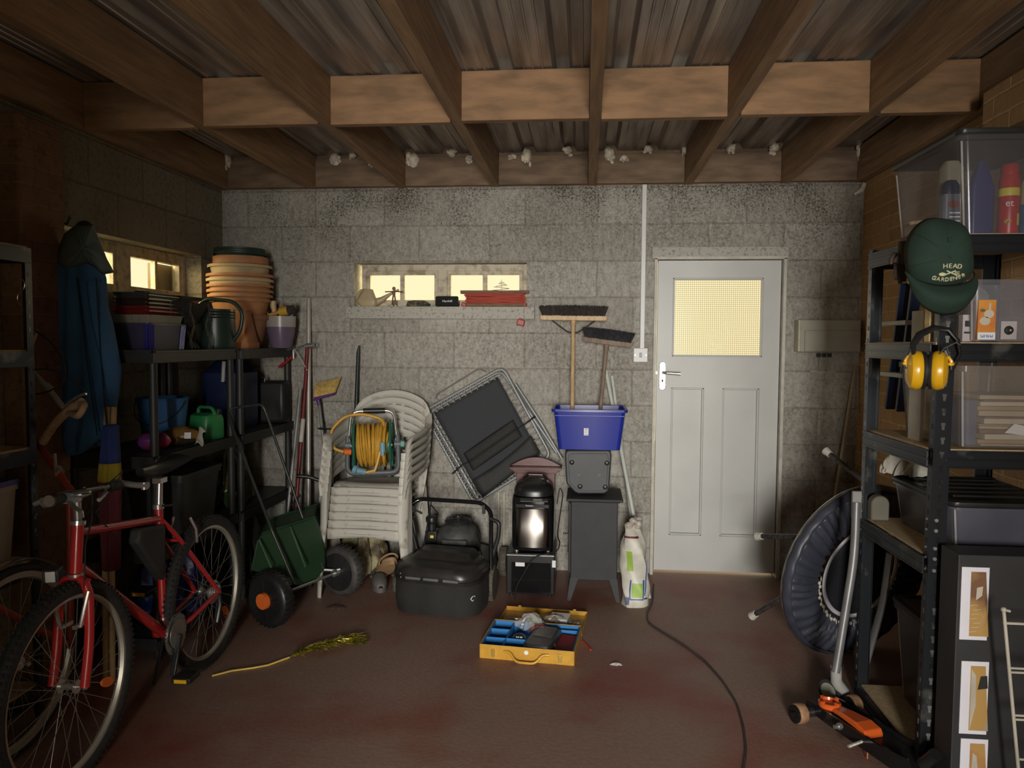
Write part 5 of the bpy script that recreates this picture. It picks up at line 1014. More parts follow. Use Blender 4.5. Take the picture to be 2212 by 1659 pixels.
# hanging basket
t = thing('hanging_basket', 'dark wire hanging basket liner with dangling chains on the top shelf', 'basket', (.22, -1.02, ZTOP+.07))
g = G().grid(lambda u, v: ((.04+.13*v+.006*math.sin(20*PI*u)*v)*math.cos(2*PI*u), (.05+.16*v)*math.sin(2*PI*u), .17*v**1.4+.008*math.sin(14*PI*u)*v), 60, 10, cu=True); build('liner', g, mat('black_coir', (.018, .016, .013), .9, var=.5, scale=60, bump=.6), t, solid=.006)
for a0 in (-1.1, -.5, .1):
    g = G(); x, y = .17*math.cos(a0), .21*math.sin(a0)
    for q in range(13):
        z = .155-.0175*q; rx = x+.010+.010*math.sin(q*.7+a0*5); g.tube([(rx+(.005*math.cos(b) if q % 2 else 0), y+(0 if q % 2 else .005*math.cos(b)), z+.011*math.sin(b)) for b in [2*PI*k_/10 for k_ in range(10)]], .0016, 5, closed=True)
    build('chain', g, mat('tarnished_chain', (.16, .15, .13), .35, metal=.8), t)
t = thing('metal_bowl', 'shallow grey metal pan lying tilted on the hanging basket', 'pan', (.255, -.98, ZTOP+.255), (0, .10, 0))
g = G().vessel([(.02, 0), (.09, .004), (.105, .022)], .002, n=32); build('pan_bowl', g, mat('dark_pan', (.10, .10, .09), .35, metal=.6), t)
g = G().tube([(-.10, 0, .022), (-.20, -.03, .024), (-.24, -.05, .022)], [.010, .012, .008], 8, flat=.5); build('pan_handle', g, M_BLACK, t)
# --- middle shelf
t = thing('bucket', 'blue plastic bucket on the middle shelf behind the black post', 'bucket', (.215, -1.12, ZMID))
g = G().vessel([(.095, 0), (.122, .215), (.126, .222), (.131, .23)], .003, n=36); build('bucket_wall', g, mat('mid_blue_plastic', (.035, .13, .30), .45, var=.06), t)
g = G().tube([(.126*math.cos(a), .126*math.sin(a)*.9-.0, .225-.13*math.sin(a)) for a in [PI*i/16 for i in range(17)]], .0025, 6); 
g = G().tube([(.130*math.cos(a+PI), -.02+.128*math.sin(a+PI)*.75, .215-.115*math.sin(a)) for a in [PI*i/16 for i in range(17)]], .0028, 6); build('bail', g, M_BLACK, t)
t = thing('green_petrol_can', 'bright green plastic jerry can with moulded handle on the middle shelf', 'jerry can', (.345, -.93, ZMID), (0, 0, -.35))
M_JG = mat('bright_green_plastic', (.03, .24, .075), .42, var=.05)
g = loft(G(), [(.150, .13, .03, 0, 0, 0), (.160, .14, .035, .012, 0, 0), (.158, .138, .035, .105, 0, 0), (.145, .125, .035, .125, 0, 0), (.12, .06, .02, .135, 0, 0)]); build('can_body', g, M_JG, t)
g = G().tube(rounded([(-.055, 0, .125), (-.05, 0, .165), (.045, 0, .165), (.07, 0, .125)], .02), .011, 10, flat=.8); build('can_handle', g, M_JG, t)
g = G().cyl((.055, .03, .125), (.06, .03, .155), .017, n=16); build('cap', g, M_BLACK, t)
t = thing('blue_drum', 'dark navy plastic container at the back of the middle shelf', 'container', (.24, -.42, ZMID))
g = loft(G(), [(.24, .24, .04, 0, 0, 0), (.26, .26, .05, .03, 0, 0), (.26, .26, .05, .33, 0, 0), (.14, .14, .05, .40, 0, 0)]); build('drum_body', g, mat('navy_plastic', (.012, .022, .075), .4), t)
g = G().cyl((.02, -.135, .28), (.03, -.14, .40), .011, n=12); build('white_tube', g, M_WHITE, t)
g = G().tube([(.03, -.14, .28), (.06, -.15, .24), (.05, -.14, .20)], .004, 6); build('cord', g, M_BLACK, t)
def sack(label, c_, d, m, seed, rz=0):
    rnd = random.Random(seed); t = thing('seed_packet_bag', label, 'bag', c_, (0, 0, rz)); ph = rnd.uniform(0, 6)
    def f(u, v): a = 2*PI*u; e = math.sin(PI*v)**.45; return ((v-.5)*d[0], d[1]/2*math.cos(a)*e*(1+.05*math.sin(6*a+ph)), d[2]*.5+d[2]/2*math.sin(a)*e*(1+.06*math.sin(7*v*3+ph)))
    g = G().grid(f, 28, 22, cu=True); build('bag_film', g, m, t); return t
t = sack('brown and black printed compost sack with torn white end on the middle shelf', (.36, -1.22, ZMID), (.19, .10, .095), mat('printed_sack', (.05, .035, .022), .35, scale=16, col2=(.22, .12, .03), lo=.55, hi=.42), 3, .15)
g = G().grid(lambda u, v: (.085+.035*v+.006*math.sin(9*u), -.045+.05*u, .008+.075*u+.012*math.sin(7*u+4*v)), 10, 5); build('torn_end', g, mat('white_film', (.50, .46, .40), .4), t, solid=.001)
g = G().prism([(-.016, -.015), (.016, -.015), (.016, .015), (-.016, .015)], (.055, -.052, .055), (1, 0, 0), (0, .2, 1), .001); build('sack_label', g, M_PAPER, t, smooth=False)
sack('crumpled red and purple packet on the middle shelf, nearest the coat', (.34, -1.42, ZMID), (.15, .09, .09), mat('red_purple_film', (.30, .02, .05), .35, scale=12, col2=(.16, .04, .20), lo=.45, hi=.55), 5, .5)
sack('small green packet between the red packet and the black post', (.37, -1.46, ZMID), (.08, .05, .03), mat('green_film', (.10, .15, .06), .35, scale=20, col2=(.4, .38, .3), lo=.5, hi=.6), 7, .1) if False else None
t = thing('suitcase', 'black hard case standing on the shelving in the corner', 'case', (.285, -.14, ZMID)); g = G().box((.02, 0, .135), (.36, .12, .265)); build('case_shell', g, mat('soft_black', (.018, .018, .018), .45), t, bevel=.025)
g = G().tube(rounded([(-.03, -.05, .262), (-.03, -.05, .29), (.07, -.05, .29), (.07, -.05, .262)], .01), .006, 8); build('case_handle', g, M_BLACK, t)
# --- low shelf
t = thing('grey_tub', 'dark grey lidded tub on the lower shelf behind the bicycle saddle', 'tub', (.27, -1.12, ZLOW)); g = G().tub((0, 0, 0), .26, .34, .30, .40, .28, .004, .03, .008); build('tub_wall', g, mat('charcoal_tub', (.045, .047, .045), .5), t)
g = loft(G(), [(.325, .425, .03, .281, 0, 0), (.32, .42, .03, .297, 0, 0)]); build('tub_lid', g, MATS['charcoal_tub'], t)
crumple('green_refuse_bag', (.26, -.55, ZLOW), (.27, .34, .33), mat('green_bag_film', (.03, .065, .025), .25, scale=7, col2=(.09, .085, .02), lo=.45, hi=.6), 31, 'dark green plastic garden bag stuffed on the lower shelf in the corner', 'bag')
crumple('blue_bag', (.28, -1.20, .101), (.34, .34, .30), mat('deep_blue_film', (.012, .03, .16), .3), 33, 'deep blue plastic bag on the bottom shelf seen through the rear bicycle wheel', 'bag')
crumple('black_bag', (.26, -.50, .101), (.36, .42, .30), M_BLACKM, 36, 'black bag on the bottom shelf behind the spreader wheel', 'bag')
g = G().box((0, 0, .01), (.04, .05, .02)); o = build('white_carton', g, M_PAPER, bevel=.002); o.location = at(535, 1189, -.95); o.location.z = .30; 
bpy.data.objects.remove(o)

# ============================================================ COAT, WINDBREAK
M_COAT = mat('teal_blue_cloth', (.036, .115, .25), .85, var=.15, scale=5, bump=.15, bscale=300)
M_HOOD = mat('grey_green_cloth', (.11, .145, .135), .85, var=.12, scale=5)
t = thing('hanging_coat', 'teal blue raincoat with grey hood hanging beside the side window', 'coat', (.12, -1.62, 1.95))
def P2(x, y, Y=-1.64): return at(x, y, Y)
Lx = [(480, 150, 200), (520, 130, 205), (560, 120, 212), (600, 112, 226), (660, 108, 231), (720, 104, 238), (800, 98, 247), (860, 94, 252), (900, 92, 250), (940, 100, 236), (980, 140, 212)]
def coatf(u, v):
    y = 545+(968-545)*v; i = max(0, min(len(Lx)-2, next((k_ for k_ in range(len(Lx)-1) if Lx[k_+1][0] >= y), len(Lx)-2))); f = (y-Lx[i][0])/(Lx[i+1][0]-Lx[i][0]); x0 = Lx[i][1]*(1-f)+Lx[i+1][1]*f; x1 = Lx[i][2]*(1-f)+Lx[i+1][2]*f
    y2 = y+(10*math.sin(u*9)+6*math.cos(u*21))*v**4
    a = 2*PI*u; s_ = .5-.5*math.cos(a); dep = .065*math.sin(a); fold = .012*math.sin(26*s_+2*v)*(.3+.7*v)*abs(math.sin(a)); p = P2(x0+(x1-x0)*s_, y2, -1.66); return tuple(p+V((0, -dep-fold, 0)))
g = G().grid(coatf, 72, 30, cu=True); build('coat_body', g, M_COAT, t, world=True, solid=.004)
g = G().tube([P2(202, 610, -1.70), P2(222, 700, -1.71), P2(243, 800, -1.72), P2(244, 862, -1.72)], [.035, .05, .045, .028], 14, flat=.6); build('sleeve', g, M_COAT, t, world=True)
g = G().tube([P2(130, 600, -1.68), P2(112, 700, -1.70), P2(108, 800, -1.71), P2(110, 900, -1.72)], [.035, .045, .045, .035], 14, flat=.6); build('sleeve', g, M_COAT, t, world=True)
for x0, x1 in ((166, 210), (208, 232)): g = G().tube([P2(x0, 600, -1.742), P2((x0*.5+x1*.5)-2, 770, -1.765), P2(x1, 940, -1.752)], .0035, 6); build('seam', g, mat('dark_seam', (.01, .03, .045), .9), t, world=True)
hood = [(168, 484), (200, 486), (214, 520), (230, 560), (245, 588), (222, 592), (206, 577), (190, 568), (165, 575), (140, 582), (122, 566), (126, 540), (140, 505)]
def hoodf(u, v):
    k_ = u*len(hood); i = int(k_) % len(hood); f = k_-int(k_); a, b = hood[i], hood[(i+1) % len(hood)]; x = a[0]*(1-f)+b[0]*f; y = a[1]*(1-f)+b[1]*f; c_ = (180, 535); q = v; return tuple(P2(c_[0]+(x-c_[0])*q, c_[1]+(y-c_[1])*q, -1.70-.10*math.sqrt(max(0, 1-q*q))-.006*math.sin(x*.2)))
g = G().grid(hoodf, 52, 8, cu=True); build('hood', g, M_HOOD, t, world=True, solid=.006)
g = G().tube(arc(P2(182, 500, -1.70), .035, .2, PI-.2, 8), .012, 8); build('collar', g, M_BLACKM, t, world=True)
g = G().cyl(P2(184, 492, -1.70), P2(184, 484, -1.54)+V((0, 0, .02)), .007, n=10); build('hook', g, M_BLACKM, t, world=True) if False else None
tags(build('coat_hook', G().box((.05, -1.655, 1.965), (.05, .02, .04)).tube([(.06, -1.655, 1.965), (.10, -1.655, 1.955), (.115, -1.655, 1.985)], .006, 8), M_BLACKM), 'black coat hook holding the raincoat on the brick pier', 'hook')
t = thing('windbreak', 'rolled blue and yellow beach windbreak with two wooden poles below the coat', 'windbreak', (.20, -1.75, 0))
for x in (231, 246): g = G().tube([at(x, 872+x*.03, -1.72), at(x-5, 1040, -1.76), (at(x, 900, -1.8).x-.02, -1.82, .003)], .0125, 10); build('pole', g, mat('pale_pole_wood', (.42, .27, .13), .7), t, world=True)
def wb(y0, y1, x0a, x1a, x0b, x1b, m, nm):
    def f(u, v): a = 2*PI*u; x0 = x0a+(x0b-x0a)*v; x1 = x1a+(x1b-x1a)*v; y = y0+(y1-y0)*v; s_ = .5-.5*math.cos(a); p = at(x0+(x1-x0)*s_, y, -1.79); return tuple(p+V((0, -.030*math.sin(a)-.006*math.sin(20*s_), 0)))
    g = G().grid(f, 30, 6, cu=True); build(nm, g, m, t, world=True, solid=.004)
wb(918, 1000, 228, 252, 218, 258, mat('royal_blue_canvas', (.02, .04, .16), .85), 'blue_canvas'); wb(1000, 1040, 218, 258, 214, 260, mat('mustard_canvas', (.32, .24, .02), .85), 'yellow_canvas'); wb(1040, 1230, 214, 260, 226, 256, mat('dark_red_canvas', (.14, .02, .03), .85), 'red_canvas')

# ============================================================ BOLTLESS RACK, RIGHT
RX0, RX1, RY0, RY1 = 3.500, 3.975, -2.185, -1.600
LV = (.045, .745, 1.105, 1.46, 1.815)
t = thing('metal_rack', 'dark metal boltless rack with chipboard shelves along the right wall', 'rack', ((RX0+RX1)/2, (RY0+RY1)/2, 0))
def rack_post(x, y, sx, sy, ztop, par, lean=0.0):
    g = G(); th = .0022; fw_, sw = .052, .036
    def sk(z): return lean*z
    def plate(cx, cy, dx, dy): g.add([(cx+a*dx/2+sk(z), cy+b*dy/2, z) for z in (0, ztop) for a, b in ((-1, -1), (1, -1), (1, 1), (-1, 1))], [(3, 2, 1, 0), (4, 5, 6, 7), (0, 1, 5, 4), (1, 2, 6, 5), (2, 3, 7, 6), (3, 0, 4, 7)])
    plate(x+sx*fw_/2, y, fw_, th); plate(x, y+sy*sw/2, th, sw); plate(x+sx*fw_, y+sy*.006, th, .012); plate(x+sx*.006, y+sy*sw, .012, th)
    gu = g; g = G(); n_ = int(ztop/.048)
    for i in range(n_):
        z = .03+i*.048; g.box((x+sx*fw_*.5+sk(z), y-sy*.0016, z), (.009, .001, .018)); g.box((x+sx*fw_*.5+sk(z), y-sy*.0017, z+.010), (.014, .001, .009)); g.box((x-sx*.0016+sk(z), y+sy*sw*.5, z), (.001, .008, .018))
    gs = g
    g = G()
    for z in (.70, .74, .775, .835, .87): g.cyl((x+sx*fw_*.35+sk(z), y-sy*.001, z), (x+sx*fw_*.35+sk(z), y-sy*.005, z), .006, n=10); g.cyl((x-sx*.001+sk(z), y+sy*.02, z), (x-sx*.005+sk(z), y+sy*.02, z), .004, n=8)
    build2('upright', [(gu, M_RACK), (gs, mat('slot_shadowed_steel', (.22, .21, .20), .5, metal=.5, scale=5, col2=(.006, .006, .006), lo=.45, hi=.60)), (g, M_STEEL)], par, smooth=False, world=True)
rack_post(RX0, RY0, 1, 1, 1.83, t, .010); rack_post(RX0-.015, RY1, 1, -1, 1.83, t, .003); rack_post(RX1, RY0, -1, 1, 1.83, t); rack_post(RX1, RY1, -1, -1, 1.83, t)
for z in LV:
    for a, b, up in (((RX0-.004, RY0+.01, z-.030), (RX0-.015, RY1-.01, z-.030), (0, 0, 1)), ((RX1, RY0+.01, z-.03), (RX1, RY1-.01, z-.03), (0, 0, 1)), ((RX0+.05, RY0+.002, z-.03), (RX1-.05, RY0+.002, z-.03), (0, 0, 1)), ((RX0+.03, RY1-.002, z-.03), (RX1-.05, RY1-.002, z-.03), (0, 0, 1))):
        a, b = V(a), V(b); d_ = (b-a).normalized(); nn = V((0, 0, 1)).cross(d_); g = G(); g.bar(a, b, .004, .060)
        for dz in (.027, 0, -.027): g.bar(a+V((0, 0, dz)), b+V((0, 0, dz)), .010, .006)
        build('beam', g, M_RACK, t, bevel=.0015, smooth=False, world=True)
    g = G().box(((RX0+RX1)/2, (RY0+RY1)/2, z-.001), (RX1-RX0-.02, RY1-RY0-.02, .009)); build('shelf_board', g, M_BOARD, t, smooth=False, world=True)

# --- top shelf: clear tub with cans
def clear_tub(nm, label, c_, bx, by, tx, ty, h, lid=None, m=M_CLEAR, lidm=None):
    t = thing(nm, label, 'storage tub', c_); g = G().tub((0, 0, 0), bx, by, tx, ty, h, .003, .03, .010); build('tub_wall', g, m, t)
    for sx in (-1, 1):
        for sy in (-1, 1): g = G(); g.tube([(sx*(bx/2-.006), sy*(by/2-.006), .004), (sx*(tx/2-.008), sy*(ty/2-.008), h*.93)], .0035, 6); build('corner_rib', g, mat('frosted_edge', (.5, .5, .5), .2, alpha=.55), t)
    if lid:
        g = loft(G(), [(tx+.022, ty+.022, .03, h-.004, 0, 0), (tx+.03, ty+.03, .03, h+.004, 0, 0), (tx+.028, ty+.028, .03, h+.014, 0, 0), (tx-.01, ty-.01, .03, h+.018, 0, 0), (tx-.03, ty-.03, .03, h+.008, 0, 0)]); ld = build('tub_lid', g, lidm or M_BLACK, t)
        if lid > 1:
            for q in range(5): g = G().box((0, -ty*.32+ty*.16*q, h+.017), (tx*.8, .010, .008)); build('lid_rib', g, lidm or M_BLACK, ld, bevel=.002, smooth=False)
    return t
ZA = 1.8205
clear_tub('clear_tub', 'large clear tub with black lid on the top shelf, full of bottles and cans', (3.755, -1.885, ZA), .31, .50, .37, .545, .325, 1)
t = thing('spray_can', 'red and yellow spray can inside the clear top tub', 'can', (3.765, -2.085, ZA+.006)); g = G().lathe([(.030, 0), (.031, .005), (.031, .18), (.026, .195)], n=28); build('can_body', g, mat('signal_red', (.50, .015, .012), .35), t)
g = G().lathe([(.0265, .19), (.0265, .225), (.022, .232), (.001, .232)], n=24); build('cap', g, MATS['signal_red'], t)
g = G().lathe([(.0314, .125), (.0316, .126), (.0316, .150), (.0314, .151)], n=28); build('yellow_band', g, MATS['signal_yellow'], t)
g = G().lathe([(.0314, .028), (.0317, .029), (.0317, .065), (.0314, .066)], n=28, a0=-1.1, a1=-.5); build('yellow_panel', g, MATS['signal_yellow'], t)
g = G()
for k_ in range(7): a = .6+k_*.42; g.prism([(.004, -.002), (.016, 0), (.004, .002)], (-.016, -.0318, .035), (math.cos(a), 0, math.sin(a)), (-math.sin(a), 0, math.cos(a)), .001)
build('burst', g, MATS['signal_yellow'], t, smooth=False)
text('et', .032, (3.752, -2.085-.0322, ZA+.105), (1, -.12, 0), (0, 0, 1), M_PAPER, t)
t = thing('spray_can', 'blue can with cream top inside the clear top tub, nearest the frame edge', 'can', (3.842, -2.075, ZA+.006)); g = G().lathe([(.031, 0), (.032, .005), (.032, .10)], n=28); build('can_body', g, mat('azure_can', (.02, .12, .30), .35, scale=30, col2=(.06, .2, .36)), t)
g = G().lathe([(.032, .10), (.032, .17), (.026, .185), (.001, .188)], n=28); build('can_top', g, mat('cream_print', (.60, .48, .25), .4), t)
t = thing('trigger_bottle', 'deep blue plastic bottle inside the clear top tub', 'bottle', (3.685, -2.06, ZA+.006)); g = loft(G(), [(.075, .05, .012, 0, 0, 0), (.078, .052, .012, .15, 0, 0), (.05, .04, .012, .21, 0, 0), (.03, .03, .01, .235, 0, 0), (.03, .03, .01, .245, 0, 0)]); build('bottle_body', g, mat('ultramarine_plastic', (.020, .022, .13), .35), t)
t = thing('cleaner_bottle', 'grey bottle with red oval label and dark blue cap in the clear top tub', 'bottle', (3.62, -1.99, ZA+.006)); g = loft(G(), [(.06, .05, .012, 0, 0, 0), (.062, .052, .012, .15, 0, 0)]); build('bottle_body', g, mat('grey_blue_label', (.14, .15, .19), .4), t)
g = loft(G(), [(.058, .048, .02, .15, 0, 0), (.06, .05, .024, .18, 0, 0), (.03, .03, .01, .20, 0, 0)]); build('cap', g, mat('navy_cap', (.02, .025, .07), .35), t)
g = G().prism([(.02*math.cos(2*PI*i/20), .012*math.sin(2*PI*i/20)) for i in range(20)], (.0, -.0268, .115), (1, 0, 0), (0, 0, 1), .001); build('oval_label', g, mat('dull_red_print', (.25, .06, .05), .5), t)
g = G(); 
for i in range(3): g.box((.005, -.0268, .085-.014*i), (.035, .001, .004))
build('print_lines', g, M_PAPER, t, smooth=False)
t = thing('cream_bottle', 'tall beige bottle at the back of the clear top tub', 'bottle', (3.66, -1.90, ZA+.006)); g = loft(G(), [(.08, .06, .02, 0, 0, 0), (.085, .062, .025, .19, 0, 0), (.08, .058, .025, .26, 0, 0), (.05, .04, .02, .285, 0, 0)]); build('bottle_body', g, mat('beige_plastic', (.34, .30, .22), .5), t)
t = thing('wooden_batten', 'pale wooden batten lying inside the far end of the clear top tub', 'batten', (3.68, -1.72, ZA+.11)); g = G().box((0, 0, 0), (.20, .018, .012), (0, -.15, .35)); build('batten', g, M_CANE, t, smooth=False); g = G().box((0, 0, -.085), (.20, .10, .05)); build('support_block', g, mat('dull_box_card', (.16, .14, .12), .8), t, smooth=False)

# --- third shelf: crate with lamp boxes
clear_tub('parts_crate', 'hazy plastic crate with bulb packaging on the shelf behind the cap', (3.735, -2.02, 1.466), .19, .22, .22, .25, .205, 0, mat('hazy_plastic', (.30, .30, .34), .2, alpha=.30))
t = thing('bulb_box', 'orange light bulb box with a white blue-lettered strip, upside down in the hazy crate', 'box', (3.683, -2.147, 1.4665+.006))
YB = -2.118
g = G().box((0, .03, .066), (.056, .05, .132)); build('carton', g, mat('bulb_box_orange', (.62, .15, .03), .5, scale=12, col2=(.72, .32, .05)), t, smooth=False); 
g = G().prism([(.016*math.cos(2*PI*i/18), .014*math.sin(2*PI*i/18)) for i in range(18)], (.006, .0045, .085), (1, 0, 0), (0, 0, 1), .001).prism([(.017*math.cos(2*PI*i/18), .014*math.sin(2*PI*i/18)) for i in range(18)], (-.006, .0045, .062), (1, 0, 0), (0, 0, 1), .001).box((.008, .0042, .108), (.006, .001, .026)); build('bulb_picture', g, mat('bulb_print', (.62, .56, .44), .5), t, smooth=False)
g = G().prism([(.008*math.cos(2*PI*i/18), .005*math.sin(2*PI*i/18)) for i in range(18)], (-.014, .0035, .097), (1, 0, 0), (0, 0, 1), .001); build('oval_badge', g, mat('olive_print', (.12, .13, .04), .5), t, smooth=False)
g = G().box((0, .0042, .012), (.056, .001, .024)); build('white_strip', g, M_PAPER, t, smooth=False)
text('PHILIPS', .0125, (3.683, -2.1441, 1.4725+.012), (-1, 0, 0), (0, 0, -1), mat('brand_blue', (.02, .12, .45), .5), t)
t = thing('lamp_packet', 'white packet with a round dark lamp, right of the orange bulb box', 'packet', (3.755, -2.144, 1.472)); g = G().box((0, .02, .032), (.050, .03, .060)); build('packet_card', g, mat('grey_white_card', (.50, .46, .46), .6), t, smooth=False)
g = G().lathe([(.015, 0), (.013, .005), (.008, .006), (.001, .006)], (0, .0048, .032), (0, -1, 0), 24); build('lamp_cup', g, M_BLACK, t); g = G().ball((.002, -.002, .032), (.005, .004, .005)); build('lamp_glint', g, M_CHROME, t)
t = thing('small_packet', 'small white packet between the black upright and the orange bulb box', 'packet', (3.635, -2.12, 1.466)); g = G().box((0, .02, .045), (.03, .03, .09)); build('packet_card', g, MATS['grey_white_card'], t, smooth=False); g = G().box((0, .0042, .06), (.016, .001, .02)).box((0, .0042, .03), (.02, .001, .006)); build('print', g, M_BLACKM, t, smooth=False)
crumple('plastic_bag', (3.66, -2.09, 1.60), (.10, .06, .05), M_FILM, 41, 'shiny clear plastic bag bulging from the hazy crate behind the cap', 'bag')
# --- second shelf: tub of papers
clear_tub('paper_tub', 'wide clear tub stuffed with papers on the shelf below the ear defenders', (3.775, -1.92, 1.111), .32, .46, .36, .50, .275, 0, mat('hazy_tub', (.36, .32, .28), .16, alpha=.20))
rnd = random.Random(14); z = 1.117
for i in range(13):
    th = rnd.choice((.006, .010, .014, .018)); wv_ = rnd.uniform(.20, .235); col = [(.42, .34, .24), (.32, .23, .13), (.52, .46, .37), (.18, .09, .06)][i % 4]
    o = build('paper_stack', G().box((0, 0, th/2), (.24, wv_, th)), mat('paper_tone_%d' % (i % 4), col, .8, var=.12), bevel=.002, smooth=False); o.location = (3.80+rnd.uniform(-.008, .008), -2.03+rnd.uniform(-.006, .004), z); o.rotation_euler = (0, 0, rnd.uniform(-.05, .05)); z += th+.001
    nm_ = ['tan', 'brown', 'cream', 'dark brown'][i % 4]; hw = ['lowest', 'near the bottom', 'low', 'low', 'in the lower half', 'in the lower half', 'mid-height', 'mid-height', 'mid-height', 'in the upper half', 'in the upper half', 'second from the top', 'topmost'][i]
    tags(o, '%s wad of papers, %s from the bottom of the clear paper tub' % (nm_, ['first', 'second', 'third', 'fourth', 'fifth', 'sixth', 'seventh', 'eighth', 'ninth', 'tenth', 'eleventh', 'twelfth', 'thirteenth'][i]), 'paper', 'papers in the clear tub')
tags(build('loose_sheet', G().prism([(-.05, -.005), (.06, -.012), (.07, .012), (-.02, .028)], (3.80, -2.148, 1.165), (1, 0, -.05), (0, 0, 1), .002), M_PAPER, smooth=False), 'loose white sheet pressed against the front of the clear paper tub', 'paper')
t = thing('blue_folder', 'dark blue folder standing in the left of the clear paper tub', 'folder', (3.648, -2.06, 1.118)); g = G().box((0, 0, .075), (.05, .12, .15)); build('folder_cover', g, mat('dark_blue_board', (.03, .05, .13), .6), t, smooth=False)
# --- first shelf: lidded tub, grey sack, disc
clear_tub('lidded_tub', 'smoky plastic storage tub with ribbed black lid on the shelf behind the photo board', (3.78, -1.915, .751), .34, .46, .38, .50, .165, 2, mat('smoky_blue_tub', (.13, .13, .17), .25, alpha=.62))
crumple('grey_sack', (3.66, -1.68, .939), (.22, .13, .095), mat('pale_grey_sack', (.40, .38, .33), .7, var=.12), 44, 'pale grey folded sack lying on the black lid under the beam', 'sack')
t = thing('olive_disc', 'olive grey round plastic disc standing between rack upright and smoky tub', 'disc', (3.535, -1.66, .751)); g = G().prism([(-.035, 0), (.035, 0)]+[(.035*math.cos(a), .065+.035*math.sin(a)) for a in [PI*i/14 for i in range(15)]], (0, 0, 0), (1, 0, 0), (0, 0, 1), .05); build('disc_body', g, mat('olive_grey_plastic', (.14, .13, .10), .6), t, bevel=.006)
# --- bottom shelf
clear_tub('brown_tub', 'tall smoky tub with black lid on the bottom shelf of the rack', (3.775, -1.90, .0505), .28, .40, .33, .47, .38, 1, mat('brown_smoke_tub', (.14, .105, .09), .3, alpha=.6))
t = thing('white_slab', 'white panel standing on edge against the far left side of the paper tub', 'panel', (3.556, -1.93, 1.1065)); g = G().box((0, 0, .235), (.012, .10, .47)); build('panel_board', g, mat('chalk_panel', (.50, .48, .46), .7), t, smooth=False)
t = thing('slat_bundle', 'bundle of thin cream slats standing behind the green cap', 'slats', (3.545, -2.08, 1.4645))
for q in range(4): g = G().box((-.022+.015*q, 0, .10), (.007, .04, .20)); build('slat', g, mat('cream_slat', (.70, .54, .26), .6, var=.06), t, smooth=False)

# --- blue step ladder hung on the brick wall
t = thing('step_ladder', 'narrow navy blue ladder with white rungs hanging on the brick wall behind the rack', 'ladder', (3.93, -.75, 1.12))
for dy, nm in ((-.09, 0), (.05, 1)):
    g = G().bar((3.95, -.70+dy, 1.115), (3.95, -.84+dy, 1.76), .022, .048, (1, 0, 0)); build('rail', g, mat('navy_painted_steel', (.010, .025, .075), .4), t, bevel=.003, smooth=False, world=True)
for z in (1.30, 1.56): y = -.72-.22*(z-1.115)*.6; g = G().box((3.925, y-.02, z), (.06, .30, .022)); build('rung', g, mat('chalk_rung', (.45, .47, .46), .5), t, bevel=.003, smooth=False, world=True)
g = G().cyl((4.01, -.88, 1.755), (3.93, -.88, 1.755), .006, n=8); build('wall_hook', g, M_STEEL, t, world=True)

# ============================================================ CAP, EAR DEFENDERS, GLOVES
M_CAP = mat('bottle_green_cotton', (.015, .038, .026), .88, var=.12, scale=8, bump=.15, bscale=400)
cc = at(2024, 566, -2.20); t = thing('baseball_cap', 'dark green baseball cap with cream embroidery hanging on the rack upright', 'cap', tuple(cc))
def crown(u, v):
    a = 2*PI*u; q = v; rx = .110*(1-.06*math.cos(2*a)); rz = .138 if math.sin(a) > 0 else .098
    rip = 1+.012*math.cos(6*a); x = rx*q**.9*math.cos(a)*rip; z = rz*q**.9*math.sin(a)*rip; y = -.088*math.sqrt(max(0, 1-q**2.4))+.010*math.sin(5*a+1)*q**3; return (x-.004*math.sin(a), y, z+.006)
g = G().grid(crown, 60, 16, cu=True); build('crown', g, M_CAP, t, solid=.003)
def brim(u, v): a = PI+PI*u; x = .104*math.cos(a)*(1-.04*v); z0 = -.03-.052*math.sin(PI*u)**1.0*1.0; z1 = -.055-.118*math.sin(PI*u)**.8+.006*math.cos(PI*u)**2; f = v; y = -.058*math.sin(PI*u)**.6*(1-.35*f)-.045*math.sin(PI*f)*math.sin(PI*u)-.012; return (x*(1+.03*math.sin(PI*f)), y-.02*f, z0*(1-f)+z1*f)
g = G().grid(brim, 40, 10); build('brim', g, M_CAP, t, solid=.004)
g = G().ball((-.002, -.089, .060), (.007, .005, .007)); build('button', g, M_CAP, t)
for a in (PI/2-.9, PI/2, PI/2+.9, -.25, PI+.25):
    g = G().tube([(lambda p: (p[0]*.0+p[0]-.002, p[1]-.0015, p[2]+.0))(crown(a/(2*PI) % 1, v_)) for v_ in [.35+.6*i/8 for i in range(9)]], .0014, 5); build('seam', g, mat('dark_green_thread', (.012, .03, .02), .9), t)
